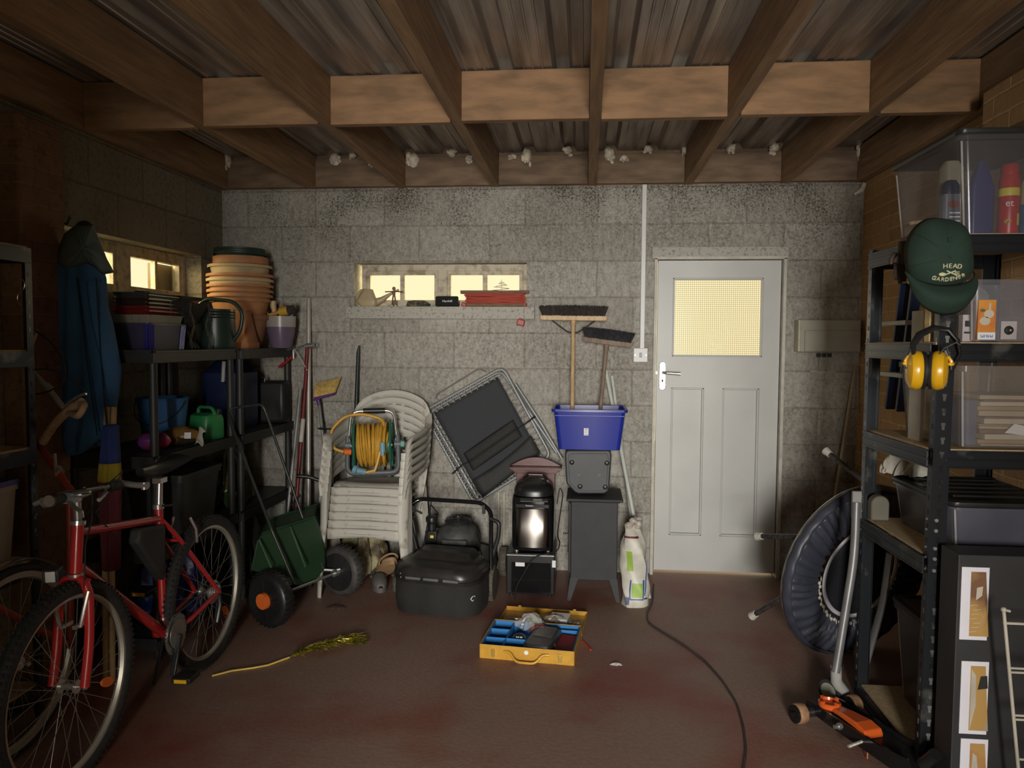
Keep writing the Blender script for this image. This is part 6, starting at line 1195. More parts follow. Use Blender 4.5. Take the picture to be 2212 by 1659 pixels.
# embroidery
M_CREAM = mat('cream_thread', (.60, .58, .36), .8, var=.1, scale=200)
def cap_y(x, z):
    r_ = math.hypot(x/.110, (z-.006)/(.138 if z > .006 else .098)); return -.088*math.sqrt(max(.02, 1-min(.99, r_)**(2.4/.9)))-.0045
def letters(s_, size, cx, cz, dz, spread, curve):
    n_ = len(s_); mid = (n_-1)/2
    for i, ch_ in enumerate(s_):
        f = (i-mid); x = cx+f*spread; z = cz+curve*f*f+dz*f; r_ = math.atan2(2*curve*f+dz, spread)
        gx = (cap_y(x+.004, z)-cap_y(x-.004, z))/.008; gz = (cap_y(x, z+.004)-cap_y(x, z-.004))/.008
        u_ = V((math.cos(r_), gx*math.cos(r_)+gz*math.sin(r_), math.sin(r_))); v_ = V((-math.sin(r_), -gx*math.sin(r_)+gz*math.cos(r_), math.cos(r_)))
        text(ch_, size, (cc.x+x, cc.y+cap_y(x, z), cc.z+z), u_, v_-u_*(v_.dot(u_)/u_.dot(u_)), M_CREAM, t, name='embroidery', ext=.0025)
letters('HEAD', .021, .008, -.022, -.0003, .0145, -.0004); letters('GARDENER', .019, .006, -.062, .0012, .0125, .0007)
g = G()
for sg in (-1, 1): g.tube([(.006-sg*.020, cap_y(.006-sg*.02, -.050)-.001, -.050), (.006+sg*.014, cap_y(.006+sg*.014, -.036)-.001, -.036)], .0022, 6)
g.ball((-.018, cap_y(-.018, -.047)-.001, -.047), (.011, .003, .006))
for q in range(3): g.tube([(.018, cap_y(.018, -.044)-.001, -.046+.003*q), (.034, cap_y(.034, -.044)-.001, -.049+.005*q)], .0012, 5)
build('crossed_tools_emblem', g, M_CREAM, t)
ec = at(2000, 800, -2.245); t = thing('ear_defenders', 'yellow ear defenders with black headband hanging on the rack upright below the cap', 'ear defenders', tuple(ec))
M_YC = mat('yellow_cup_plastic', (.72, .40, .012), .30, var=.04, coat=.3)
for sx, ang_, dx in ((-1, .2, -.011), (1, .25, .013)):
    q = V((sx, .22 if sx < 0 else -.50, 0)).normalized(); c_ = V((dx+(0.0 if sx < 0 else .004), 0, 0))
    g = G().lathe([(.048, 0), (.056, .008), (.058, .020), (.053, .036), (.036, .046), (.001, .049)], c_, q, 36, sx=.98, sy=1.0)
    vv_ = g.v; g.v = [(p[0], p[1], p[2]*1.12) for p in vv_]; build('ear_cup', g, M_YC, t)
    g = G().lathe([(.020, -.012), (.046, -.012), (.054, -.006), (.055, .0), (.050, .006), (.020, .006)], c_, q, 32); g.v = [(p[0], p[1], p[2]*1.12) for p in g.v]; build('cushion', g, M_BLACK, t)
    g = G().tube([c_+q*.044+V((0, -.004, .046)), c_+q*.053+V((0, -.006, .030)), c_+q*.050+V((0, -.006, .016))], [.004, .006, .004], 8).ball(c_+q*.052+V((0, -.007, .022)), (.010, .006, .007)); build('swivel', g, M_YC if sx > 0 else M_YC, t)
    g = G().tube([c_+q*.040+V((.03*sx*.0, .0, .075)), c_+q*.055+V((0, -.004, .03)), c_+q*.052+V((0, -.006, .004))], .0032, 6); build('wire_fork', g, M_BLACK, t)
g = G().tube([at(x, y, Y) for x, y, Y in ((1975, 775, -2.27), (1972, 745, -2.25), (1988, 722, -2.21), (2018, 708, -2.195), (2050, 712, -2.20), (2070, 735, -2.22), (2075, 765, -2.22), (2062, 795, -2.24), (2045, 816, -2.26))], [.004, .010, .013, .013, .012, .010, .005, .0035, .0035], 8, flat=.5); build('headband', g, M_BLACK, t, world=True)
g = G().tube([at(x, y, Y) for x, y, Y in ((2030, 765, -2.29), (2040, 752, -2.27), (2065, 740, -2.25), (2074, 745, -2.24))], .0022, 6); build('headband_wire', g, M_STEEL, t, world=True)
t = thing('work_glove', 'dark brown leather glove hanging beside the green cap', 'glove', tuple(at(1948, 560, -2.06))); M_GLV = mat('dark_brown_leather', (.045, .028, .018), .7, var=.25)
g = G().tube([(0, 0, .06), (0, 0, .0), (-.004, 0, -.02)], [.022, .028, .024], 12, flat=.5); build('palm', g, M_GLV, t)
for q, (dx, l) in enumerate(((-.018, .055), (-.006, .068), (.007, .062), (.019, .048))): g = G().tube([(dx*.9, 0, -.015), (dx*1.1, -.004, -.015-l*.6), (dx, -.008, -.015-l)], [.009, .009, .007], 8); build('finger', g, M_GLV, t)
g = G().tube([(-.022, 0, .02), (-.036, -.004, .0), (-.038, -.006, -.018)], [.010, .009, .007], 8); build('thumb', g, M_GLV, t)

# ============================================================ PHOTO BOARD AND WIRE RACK (front right)
t = thing('photo_board', 'black display box printed with a column of white-bordered photographs', 'display box', (3.765, -2.29, 0))
g = G().box((3.765, -2.29, .40), (.478, .12, .80)); build('box_body', g, mat('matt_charcoal_card', (.028, .028, .030), .55), t, bevel=.003, smooth=False, world=True)
M_PW = mat('print_white', (.80, .80, .88), .6, var=.02)
for i, (z0, z1, x0, x1) in enumerate(((.531, .762, 3.536, 3.618), (.228, .462, 3.546, 3.628), (.0, .212, 3.553, 3.635))):
    fr = build('photo_print', G().box(((x0+x1)/2, -2.3515, (z0+z1)/2), (x1-x0, .002, z1-z0)), M_PW, t, smooth=False, world=True)
    ix0, ix1, iz0, iz1 = x0+.028, x1, z0+.012, z1-.014; g = G().prism([(ix0, iz0), (ix1+.004, iz0), (ix1-.003, (iz0+iz1)/2), (ix1-.010, iz1), (ix0, iz1)], (0, -2.353, 0), (1, 0, 0), (0, 0, 1), .001)
    build('picture', g, mat('ochre_picture_%d' % i, (.50, .30, .09), .6, scale=(7, 9, 12)[i], col2=((.20, .10, .05), (.40, .33, .24), (.45, .20, .08))[i], lo=.42, hi=.58), fr, smooth=False, world=True)
    g = G()
    if i == 0:
        g.prism([(ix0+.016, iz1-.09), (ix0+.034, iz1-.075), (ix0+.036, iz1-.045), (ix0+.018, iz1-.05)], (0, -2.3542, 0), (1, 0, 0), (0, 0, 1), .0006)
        for k_ in range(7): g.box((ix0+.010+.006*(k_ % 3), -2.3542, iz0+.015+.014*k_), (.022, .0006, .0016), (0, -.12, 0))
        g.bar((ix0+.028, -2.3545, iz0+.004), (ix0+.040, -2.3545, iz0+.075), .004, .0006)
    elif i == 1:
        g.prism([(ix0+.002, iz0+.002), (ix0+.018, iz0+.08), (ix0+.016, iz1-.03), (ix0+.002, iz1-.01)], (0, -2.3542, 0), (1, 0, 0), (0, 0, 1), .0006)
    else: g.prism([(ix0+.004, iz0+.05), (ix0+.03, iz0+.06), (ix0+.02, iz1-.04), (ix0+.008, iz1-.03)], (0, -2.3542, 0), (1, 0, 0), (0, 0, 1), .0006)
    build('picture_detail', g, mat('pale_picture_tone', (.55, .50, .42), .6), fr, smooth=False, world=True)
    if i == 1: g = G().prism([(ix0+.022, iz1-.075), (ix1-.002, iz1-.07), (ix1-.005, iz1-.03), (ix0+.03, iz1-.032)], (0, -2.3545, 0), (1, 0, 0), (0, 0, 1), .0006); build('picture_shadow', g, M_BLACKM, fr, smooth=False, world=True)
t = thing('wire_stand', 'white coated wire stand with horizontal rails in front of the photo board', 'wire stand', (3.64, -2.50, 0))
M_WIRE = mat('cream_coated_wire', (.58, .54, .46), .4)
pa, pb_ = V((3.587, -2.50, .680)), V((3.672, -2.50, .004)); g = G().tube([pa, pb_], .0048, 8).ball(pa, .008); g.tube([pa, pa+V((.018, .0, -.004))], .004, 8); build('wire_post', g, M_WIRE, t, world=True)
g = G().tube([pa+V((.34, 0, 0)), pb_+V((.28, 0, 0))], .0048, 8); build('wire_post', g, M_WIRE, t, world=True)
for y_ in (1346, 1443, 1452, 1545, 1554, 1640):
    f = (y_-1320)/335; p = at(2168+32*f, y_, -2.495); g = G().tube([p-V((.004, 0, 0)), p+V((.34, 0, -.002))], .0034 if y_ != 1346 else .004, 8); build('wire_rail', g, M_WIRE, t, world=True)

# ============================================================ TRAMPOLINE, WHEELED FRAME, JACK, STICK
tags(build('bamboo_stick', G().tube([at(1848, 790, -.015), at(1800, 1100, -.16), (3.56, -.38, .003)], .0095, 10), mat('pale_cane', (.36, .30, .21), .6)), 'pale wooden stick leaning on the dark wall between door and rack', 'stick')
tc_ = at(1850, 1240, -1.19); wv_ = V((.40, .02, .92)).normalized(); tc_.z = .405; mn = V((.42, -.88, -.22)); mn = (mn-wv_*mn.dot(wv_)).normalized(); hv = wv_.cross(mn).normalized()
t = thing('mini_trampoline', 'round mini trampoline with gathered dark blue skirt leaning on edge against the rack', 'trampoline', tuple(tc_-wv_*.44))
def tp(a, r, off): return tc_+(hv*math.cos(a)+wv_*math.sin(a))*r*.94+mn*off
g = G().grid(lambda u, v: tp(2*PI*u, .245+.185*v, .020+.022*math.sin(PI*v)+.0075*math.sin(96*PI*u+5*v+2*math.sin(14*PI*u))*(1-.4*v)+.004*math.sin(31*PI*u+3*v)), 260, 10, cu=True); build('padded_skirt', g, mat('slate_nylon', (.040, .044, .062), .42, var=.15, scale=8), t, world=True, solid=.003)
g = G().grid(lambda u, v: tp(2*PI*u, .425+.022*math.sin(PI*v), .035-.06*v+.003*math.sin(60*PI*u)), 120, 6, cu=True); build('skirt_edge', g, MATS['slate_nylon'], t, world=True, solid=.003)
g = G().tube([tp(2*PI*i/60, .425, -.02) for i in range(60)], .013, 10, closed=True); build('steel_rim', g, M_STEEL, t, world=True)
g = G().grid(lambda u, v: tp(2*PI*u, .218+.020*v, .028), 80, 2, cu=True); build('white_piping', g, mat('white_binding', (.55, .55, .60), .6), t, world=True, solid=.003)
g = G().grid(lambda u, v: tp(2*PI*u, .001+.219*v, .018), 60, 4, cu=True); build('jumping_mat', g, mat('navy_black_mat', (.008, .009, .014), .8), t, world=True, solid=.003)
g = G()
for i in range(24): a = 3.5+i*.075; c_ = tp(a, .262+.006*(i % 2), .040); g.ball(c_, (.007, .004, .009) if i % 3 else (.003, .003, .012), 8, 5)
build('printed_logo', g, mat('silver_print', (.50, .48, .40), .5), t, world=True)
for a, tipx, tipy, tY in ((1.75, 1785, 975, -.93), (PI-.15, 1638, 1158, -1.10), (3.75, 1626, 1330, -1.14)):
    b_ = tp(a, .40, -.02); e_ = at(tipx, tipy, tY); d_ = (e_-b_).normalized()
    g = G().tube([b_, e_], .0125, 12); lg = build('leg', g, mat('worn_dark_tube', (.10, .09, .085), .45, metal=.5, scale=40, col2=(.03, .03, .03)), t, world=True); g = G().tube([e_-d_*.028, e_+d_*.006], [.016, .021], 14); build('rubber_foot', g, mat('offwhite_rubber', (.55, .54, .48), .6), lg, world=True)
t = thing('wheeled_frame', 'folded grey tubular frame with castors standing against the rack upright', 'frame', (3.38, -1.80, 0))
M_GT = mat('mid_grey_tube', (.20, .20, .205), .4, metal=.3)
g = G().tube(rounded([at(1850, 1085, -1.70), at(1846, 1200, -1.72), at(1805, 1452, -1.78)], .2, 6), .0165, 14); build('main_tube', g, M_GT, t, world=True)
g = G().box(tuple(at(1850, 1090, -1.69)), (.036, .02, .11)); build('end_plate', g, mat('grey_plate', (.26, .26, .25), .5), t, bevel=.004, world=True)
g = G().tube(rounded([at(1922, 1195, -1.50), at(1908, 1300, -1.50), at(1880, 1400, -1.48), at(1856, 1485, -1.45)], .15, 6), .022, 14, flat=.6); build('rear_tube', g, M_GT, t, world=True)
g = G().tube([at(1806, 1440, -1.765), at(1806, 1470, -1.74), at(1822, 1495, -1.70)], [.020, .022, .024], 14); build('foot_socket', g, mat('pale_grey_cap', (.42, .42, .40), .5), t, world=True)
cw = at(1794, 1488, -1.69); axc = V((-.80, -.60, 0)).normalized(); cw.z = .0515
g = G().lathe([(.030, -.015), (.046, -.015), (.049, -.010), (.049, .010), (.046, .015), (.030, .015)], cw, axc, 30); wh = build('castor', g, M_RUBBER, t, world=True); g = G().lathe([(.001, .018), (.034, .016), (.034, -.014), (.001, -.016)], cw, axc, 26); build('castor_disc', g, mat('olive_cap', (.30, .30, .25), .4), wh, world=True)
# trolley jack
jd = V((.38, -.92, 0)).normalized(); js = V((-jd.y, jd.x, 0)); jo = V((3.235, -1.84, 0))   # js points to the right-back
t = thing('trolley_jack', 'low black trolley jack with bright orange saddle and lifting arm on the floor', 'jack', tuple(jo))
def jp(a, b, z): return jo+jd*a+js*b+V((0, 0, z))
for sg in (-1, 1):
    c_ = [jp(-.02, sg*.065+.07, .035), jp(-.02, sg*.065+.07, .065), jp(.10, sg*.065+.07, .075), jp(.34, sg*.065+.07, .08), jp(.48, sg*.065+.07, .10), jp(.52, sg*.065+.07, .03), jp(.1, sg*.065+.07, .03)]
    n_ = len(c_); vs = [p-js*.004 for p in c_]+[p+js*.004 for p in c_]; g = G().add(vs, [tuple(range(n_)), tuple(range(2*n_-1, n_-1, -1))]+[(i, (i+1) % n_, n_+(i+1) % n_, n_+i) for i in range(n_)]); build('side_plate', g, M_GLOSSB, t, world=True, smooth=False)
g = G().bar(jp(.02, .07, .045), jp(.50, .07, .045), .12, .03); build('chassis', g, M_BLACK, t, world=True, bevel=.004, smooth=False)
for b_ in (-.055, .195):
    g = G().lathe([(.010, -.018), (.036, -.018), (.038, -.012), (.038, .012), (.036, .018), (.010, .018)], jp(.015, b_, .039), js, 28); wq = build('wheel', g, mat('rusty_roller', (.30, .17, .09), .6, scale=30, var=.35), t, world=True)
    g = G().cyl(jp(.015, b_-.019, .039), jp(.015, b_-.026, .039), .034, n=24); g.cyl(jp(.015, b_-.026, .039), jp(.015, b_-.034, .039), .012, n=6); build('wheel_cap', g, M_GLOSSB, wq, world=True)
g = G().cyl(jp(.015, -.05, .039), jp(.015, .19, .039), .020, n=14); build('axle', g, M_BLACK, t, world=True)
M_OJ = mat('orange_enamel', (.72, .12, .02), .32, coat=.3, var=.06)
g = G()
for a_, b_, z_, w_ in ((.05, .07, .105, .05), (.16, .07, .118, .065), (.30, .07, .120, .085), (.335, .07, .10, .09)): pass
sec = [(.05, .020, .078, .066), (.14, .028, .092, .074), (.23, .036, .098, .074), (.275, .038, .088, .064), (.285, .038, .070, .060)]
vs = []
for a_, hw, zt, zb in sec: vs += [jp(a_, .052-hw, zb), jp(a_, .052+hw, zb), jp(a_, .052+hw, zt), jp(a_, .052-hw, zt)]
g.add(vs, [(3, 2, 1, 0), tuple(16+i for i in range(4))]+[(4*i+k_, 4*i+(k_+1) % 4, 4*i+4+(k_+1) % 4, 4*i+4+k_) for i in range(4) for k_ in range(4)]); build('lifting_arm', g, M_OJ, t, world=True, bevel=.004, smooth=False)
sc_ = jp(.060, .045, .066); g = G().lathe([(.001, 0), (.030, 0), (.040, .010), (.041, .024), (.036, .028), (.033, .018), (.001, .014)], sc_, (0, 0, 1), 36); sd = build('saddle', g, M_OJ, t, world=True)
for k_ in range(4): a = k_*PI/2+.5; g = G().box(tuple(sc_+V((.034*math.cos(a), .034*math.sin(a), .029))), (.014, .010, .010), (0, 0, a)); build('saddle_lug', g, M_OJ, sd, world=True, smooth=False)
g = G().cyl(jp(.20, -.02, .075), jp(.20, -.034, .075), .012, n=6).cyl(jp(.20, -.034, .075), jp(.20, -.05, .075), .007, n=12); build('bolt', g, M_STEEL, t, world=True)
g = G().cyl(jp(.28, -.055, .045), jp(.28, .03, .06), .006, n=10); build('release_rod', g, mat('bright_rod', (.7, .68, .62), .3, metal=.6), t, world=True)
g = G().tube([jp(.285, .035, .07), jp(.30, .01, .04), jp(.31, .0, .008)], .002, 6); build('cord', g, M_ORANGE, t, world=True)
g = G().cyl(jp(.48, .07, .07), jp(.53, .07, .13), .020, n=14); build('handle_socket', g, M_BLACK, t, world=True)

# ============================================================ RED BICYCLE
t = thing('bicycle', 'red mountain bike with turned handlebar standing in front of the left shelving', 'bicycle', (.69, -2.09, 0))
HF, HR = V((.708, -2.564, .336)), V((.690, -1.618, .336)); RW = .336
BB = V((.675, -1.945, .272)); ST = V((.645, -1.912, .745)); HT, HB = V((.700, -2.488, .845)), V((.702, -2.508, .690))
def circ(c_, r, n_, a0=0): return [c_+V((0, r*math.cos(a0+2*PI*i/n_), r*math.sin(a0+2*PI*i/n_))) for i in range(n_)]
M_TYRE = mat('tyre_rubber', (.020, .019, .018), .8, var=.3, scale=50); M_RIM = mat('alloy_rim', (.50, .47, .40), .38, metal=.55, var=.12); M_SPK = mat('spoke_steel', (.34, .33, .30), .35, metal=.7)
M_REFO = mat('amber_reflector', (.62, .13, .02), .25)
def bike_wheel(par, c_, R, name='wheel', tread=True, rimm=None, tr=.024):
    g = G().tube(circ(c_, R-tr, 72), tr, 12, closed=True)
    if tread:
        for i in range(96):
            a = 2*PI*i/96
            for sx, rr_, tl_ in ((-.012, R-.001, 1), (.012, R-.001, 1), (-.021, R-.010, .7), (.021, R-.010, .7)): p = c_+V((sx, rr_*math.cos(a+.016*(sx > 0)), rr_*math.sin(a+.016*(sx > 0)))); g.box(tuple(p), (.007*tl_, .009, .007), (a+PI/2, 0, 0))
    w_ = build(name, g, M_TYRE, par, world=True)
    g = G(); sec = [(-.012, R-tr-.010), (-.011, R-tr-.030), (0, R-tr-.036), (.011, R-tr-.030), (.012, R-tr-.010)]; n_ = 72; vs = []
    for i in range(n_):
        a = 2*PI*i/n_
        for x, r in sec: vs.append(c_+V((x, r*math.cos(a), r*math.sin(a))))
    g.add(vs, [(i*5+k_, i*5+(k_+1) % 5, ((i+1) % n_)*5+(k_+1) % 5, ((i+1) % n_)*5+k_) for i in range(n_) for k_ in range(5)]); build('rim', g, rimm or M_RIM, w_, world=True)
    g = G()
    for i in range(32):
        a = 2*PI*i/32; sx = .028 if i % 2 else -.028; h_ = a+(.9 if (i//2) % 2 else -.9); g.tube([c_+V((sx, .018*math.cos(h_), .018*math.sin(h_))), c_+V((0, (R-tr-.034)*math.cos(a), (R-tr-.034)*math.sin(a)))], .0010, 5)
    sp_ = build('spokes', g, M_SPK, w_, world=True)
    g = G().cyl(c_-V((.032, 0, 0)), c_+V((.032, 0, 0)), .012, n=14).cyl(c_-V((.030, 0, 0)), c_-V((.026, 0, 0)), .022, n=20).cyl(c_+V((.026, 0, 0)), c_+V((.030, 0, 0)), .022, n=20).cyl(c_-V((.065, 0, 0)), c_+V((.065, 0, 0)), .0045, n=10).cyl(c_+V((.052, 0, 0)), c_+V((.060, 0, 0)), .009, n=8); build('hub', g, M_CHROME, w_, world=True)
    return w_
wf = bike_wheel(t, HF, RW); wr = bike_wheel(t, HR, RW)
for w_, c_, a, r in ((wf, HF, -.35, .19), (wr, HR, -.75, .20)):
    p = c_+V((.012, r*math.cos(a), r*math.sin(a))); g = G().prism([(.017*math.cos(2*PI*i/16), .036*math.sin(2*PI*i/16)) for i in range(16)], p, (0, math.cos(a+PI/2), math.sin(a+PI/2)), (0, math.cos(a), math.sin(a)), .008); build('spoke_reflector', g, M_REFO, w_, world=True, bevel=.002)
def tubep(nm, pts, r, m=M_REDP, n_=14): return build(nm, G().tube(pts, r, n_), m, t, world=True)
tubep('head_tube', [HT, HB], .019); tubep('down_tube', [HB+V((-.001, .008, .02)), BB], .0200); tubep('top_tube', [HT+V((0, .006, -.025)), ST+V((0, 0, -.015))], .0150)
tubep('seat_tube', [BB, ST+V((0, 0, .03))], .0155)
for sx in (-1, 1):
    tubep('chain_stay', [BB+V((sx*.025, .01, 0)), BB+V((sx*.048, .12, .015)), HR+V((sx*.055, -.004, 0))], [.011, .010, .009])
    tubep('seat_stay', rounded([ST+V((sx*.012, .0, -.02)), ST+V((sx*.040, .075, -.11)), HR+V((sx*.056, -.003, .005))], .05), .0095)
    tubep('fork_leg', rounded([HB+V((sx*.030, -.004, -.020)), HB+V((sx*.052, -.010, -.065)), HF+V((sx*.055, .03, .14)), HF+V((sx*.055, .0, .0))], .06), [.017]*6+[.015]*6+[.011] if False else .0150)
tubep('fork_crown', [HB+V((-.045, -.006, -.030)), HB+V((0, -.004, -.012)), HB+V((.045, -.006, -.030))], .016)
tubep('stay_bridge', [ST+V((-.042, .085, -.125)), ST+V((.042, .085, -.125))], .007)
build('headset', G().cyl(HT, HT+V((0, .002, .014)), .024, n=18).cyl(HB-V((0, 0, .010)), HB, .024, n=18), M_CHROME, t, world=True)
for z in (-.04, -.06, -.075): pass
build('seat_post', G().cyl(ST+V((0, 0, .02)), ST+V((-.004, .016, .135)), .0128, n=14).cyl(ST+V((0, -.003, .028)), ST+V((0, -.003, .046)), .0215, n=14).box(tuple(ST+V((-.004, .018, .14))), (.035, .05, .02)), M_CHROME, t, world=True)
build('quick_release', G().tube([ST+V((.018, -.01, .04)), ST+V((.05, .02, .04))], .005, 8), M_BLACK, t, world=True)
sb = ST+V((-.005, .02, .185))
def sad(u, v): y = -.14+.27*v; w_ = .018+.055*max(0, (v-.35)/.65)**1.2; a = 2*PI*u; return (sb.x+w_*math.cos(a), sb.y+y, sb.z+.030*math.sin(a)*(.6+.4*math.sin(PI*v))+.018*(v-.4)**2*4)
g = G().grid(sad, 24, 20, cu=True); g.add([sad(i/24, 0) for i in range(24)], [tuple(range(24))]); g.add([sad(i/24, 1) for i in range(24)], [tuple(range(24))]); build('saddle', g, M_BLACK, t, world=True)
# stem and bar, turned along the frame
SM = HT+V((.002, -.004, .085))
build('stem', G().cyl(HT+V((0, 0, .01)), SM, .0125, n=14).tube([SM, SM+V((.012, .0, .022)), SM+V((.03, .0, .028))], .015, 12), M_STEEL, t, world=True)
N_, FF = V((.765, -2.70, .968)), V((.690, -2.235, .930)); Mb = SM+V((.025, 0, .028))
build('handlebar', G().tube([N_, Mb, FF], .0127, 14), M_BLACK, t, world=True)
build('grip', G().tube([N_, N_*.72+Mb*.28], .0165, 14), M_RUBBER, t, world=True); build('grip', G().tube([FF, FF*.62+Mb*.38], .0165, 14), M_RUBBER, t, world=True)
build('bar_end', G().tube(rounded([FF+V((-.03, .01, .006)), FF+V((-.015, 0, .010)), FF+V((.06, .0, .0)), FF+V((.105, .0, .002))], .02), .0115, 12).cyl(FF+V((.09, .0, -.014)), FF+V((.09, 0, .012)), .011, n=10), M_CHROME, t, world=True)
build('bar_end', G().tube([N_+V((-.01, -.01, .0)), N_+V((.005, -.015, .005))], .018, 12).tube([N_+V((-.02, -.01, .005)), N_+V((-.045, -.01, -.006))], .008, 10), M_CHROME, t, world=True)
L0 = N_*.55+Mb*.45; build('brake_lever', G().tube(rounded([L0+V((.0, .0, -.005)), L0+V((.035, -.03, -.012)), L0+V((.070, -.06, -.020)), L0+V((.108, -.09, -.022)), L0+V((.118, -.10, -.040))], .03), .0075, 10, flat=.6).box(tuple(L0+V((.01, 0, 0))), (.045, .05, .034)).ball(tuple(L0+V((.045, .01, .01))), (.026, .03, .012)), M_STEEL, t, world=True)
L1 = FF*.5+Mb*.5; build('brake_lever', G().tube([L1, L1+V((.03, -.03, -.01)), L1+V((.05, -.10, -.02))], .007, 8), M_STEEL, t, world=True)
for a_, b_, c_, d_ in ((L0, V((.10, -.02, .02)), HB+V((.05, -.02, .10)), HB+V((.04, -.02, -.09))), (L1, V((.04, .05, .05)), HT+V((.03, .05, .03)), ST+V((.018, -.3, -.03)))): build('brake_cable', G().tube([a_, a_+b_, (a_+b_+c_)/2+V((.01, 0, 0)), c_, d_], .0026, 6), M_BLACK, t, world=True)
for c_, sx in ((HB+V((0, -.022, -.11)), -1), (HB+V((0, -.022, -.11)), 1)): build('brake_arm', G().tube([c_+V((sx*.058, 0, .06)), c_+V((sx*.048, -.012, -.005)), c_+V((sx*.036, -.012, -.055))], .007, 8).box(tuple(c_+V((sx*.022, -.0, -.055))), (.012, .05, .012)), M_CHROME, t, world=True)
c_ = HR+V((0, -.20, .30))
for sx in (-1, 1): build('brake_arm', G().tube([c_+V((sx*.048, .03, -.03)), c_+V((sx*.055, .01, .03)), c_+V((sx*.035, 0, .08))], .006, 8), M_CHROME, t, world=True)
build('front_lamp', G().box(tuple(HB+V((-.065, -.02, .0))), (.05, .05, .042), (.1, 0, .3)), mat('lamp_shell', (.05, .05, .05), .4), t, bevel=.005, world=True); build('lamp_lens', G().box(tuple(HB+V((-.052, -.05, .0))), (.030, .006, .036), (.1, 0, .3)), mat('clear_lens', (.65, .64, .60), .2), t, bevel=.002, world=True)
# cranks
build('bottom_bracket', G().cyl(BB-V((.04, 0, 0)), BB+V((.045, 0, 0)), .019, n=16), M_REDP, t, world=True)
g = G()
for r in (.075, .058): g.lathe([(r-.012, -.002), (r, -.002), (r, .002), (r-.012, .002)], BB+V((.052+.008*(r < .07), 0, 0)), (1, 0, 0), 40)
for k_ in range(34): a = 2*PI*k_/34; g.box(tuple(BB+V((.052, .078*math.cos(a), .078*math.sin(a)))), (.003, .007, .007), (a, 0, 0))
build('chainring', g, M_STEEL, t, world=True)
ca = V((0, -.06, -.14)).normalized()*.16; build('crank_arm', G().bar(BB+V((.066, 0, 0)), BB+V((.070, 0, 0))+ca, .014, .024, (1, 0, 0)), M_BLACK, t, bevel=.004, world=True); build('crank_arm', G().bar(BB-V((.056, 0, 0)), BB-V((.060, 0, 0))-ca, .014, .024, (1, 0, 0)), M_BLACK, t, bevel=.004, world=True)
for c_, sx in ((BB+V((.070, 0, 0))+ca, 1), (BB-V((.060, 0, 0))-ca, -1)):
    pdl = build('pedal', G().box(tuple(c_+V((sx*.055, 0, 0))), (.075, .085, .022)).cyl(c_, c_+V((sx*.02, 0, 0)), .008, n=10), M_BLACK, t, bevel=.003, world=True); build('pedal_reflector', G().box(tuple(c_+V((sx*.055, -.044, .0))), (.050, .004, .014)), mat('yellow_reflector', (.75, .42, .02), .25), pdl, world=True)
build('cassette', G().lathe([(.052, 0), (.052, .004), (.045, .006), (.045, .010), (.038, .012), (.038, .016), (.030, .018), (.030, .022), (.02, .028)], HR+V((.030, 0, 0)), (1, 0, 0), 36), M_STEEL, t, world=True)
chn = [BB+V((.052, -.02, .077)), HR+V((.045, 0, .045)), HR+V((.045, .045, 0)), HR+V((.045, .01, -.05)), HR+V((.05, -.03, -.13)), BB+V((.052, .0, -.078)), BB+V((.052, -.078, 0))]
build('chain', G().tube(rounded_closed(chn, .04), .0035, 6, closed=True), mat('oily_chain', (.08, .07, .06), .5, metal=.6), t, world=True)
build('rear_derailleur', G().tube([HR+V((.058, 0, -.01)), HR+V((.058, .005, -.06)), HR+V((.055, -.02, -.13))], .010, 8).cyl(HR+V((.045, .01, -.06)), HR+V((.055, .01, -.06)), .02, n=16).cyl(HR+V((.045, -.02, -.13)), HR+V((.055, -.02, -.13)), .02, n=16), M_BLACK, t, world=True)
build('seat_tube_band', G().cyl(BB+V((-.003, .003, .055)), BB+V((-.003, .004, .066)), .021, n=16), M_CHROME, t, world=True)
fb = [(0, -.005, -.035), (0, -.18, -.01), (0, -.20, -.06), (0, -.02, -.27)]; g = G().prism([(p[1], p[2]) for p in fb], ST+V((.010, 0, 0)), (0, 1, 0), (0, 0, 1), .05); build('frame_bag', g, M_BLACKM, t, world=True, bevel=.012)
build('kickstand', G().tube([BB+V((-.03, .06, -.01)), V((.56, -1.83, .004))], .007, 8), M_BLACK, t, world=True)

# ============================================================ OLD ROAD BICYCLE BEHIND
t = thing('road_bicycle', 'old red road bicycle with tan taped drop bar, behind the red mountain bike', 'bicycle', (.40, -2.25, 0))
P3 = lambda x, y, Y=-2.1: at(x, y, Y)
M_ORED = mat('faded_red_enamel', (.26, .04, .018), .35); M_TAPE = mat('tan_bar_tape', (.32, .20, .11), .8, var=.2, scale=60, bump=.3, bscale=140)
build('stem', G().tube([P3(60, 795), P3(100, 835), P3(140, 885)], .011, 12).cyl(P3(98, 833), P3(110, 845), .016, n=12), M_STEEL, t, world=True)
build('drop_bar', G().tube(rounded([P3(160, 876, -2.12), P3(185, 872, -2.20), P3(170, 900, -2.24), P3(143, 889, -2.12)], .05), .012, 12).tube(rounded([P3(60, 795), P3(66, 740, -2.08), P3(74, 722, -2.02)], .03), .012, 12), M_TAPE, t, world=True)
build('bar_tape', G().tube(rounded([P3(178, 868, -2.16), P3(150, 884, -2.14), P3(118, 914, -2.12), P3(92, 955, -2.10)], .08, 6), .0165, 12), M_TAPE, t, world=True)
build('brake_lever', G().tube(rounded([P3(135, 882), P3(150, 868), P3(170, 855), P3(186, 850)], .03), .006, 8), M_STEEL, t, world=True); build('brake_lever', G().tube([P3(60, 718, -2.05), P3(72, 722, -2.05), P3(80, 714, -2.05)], .006, 8), M_STEEL, t, world=True)
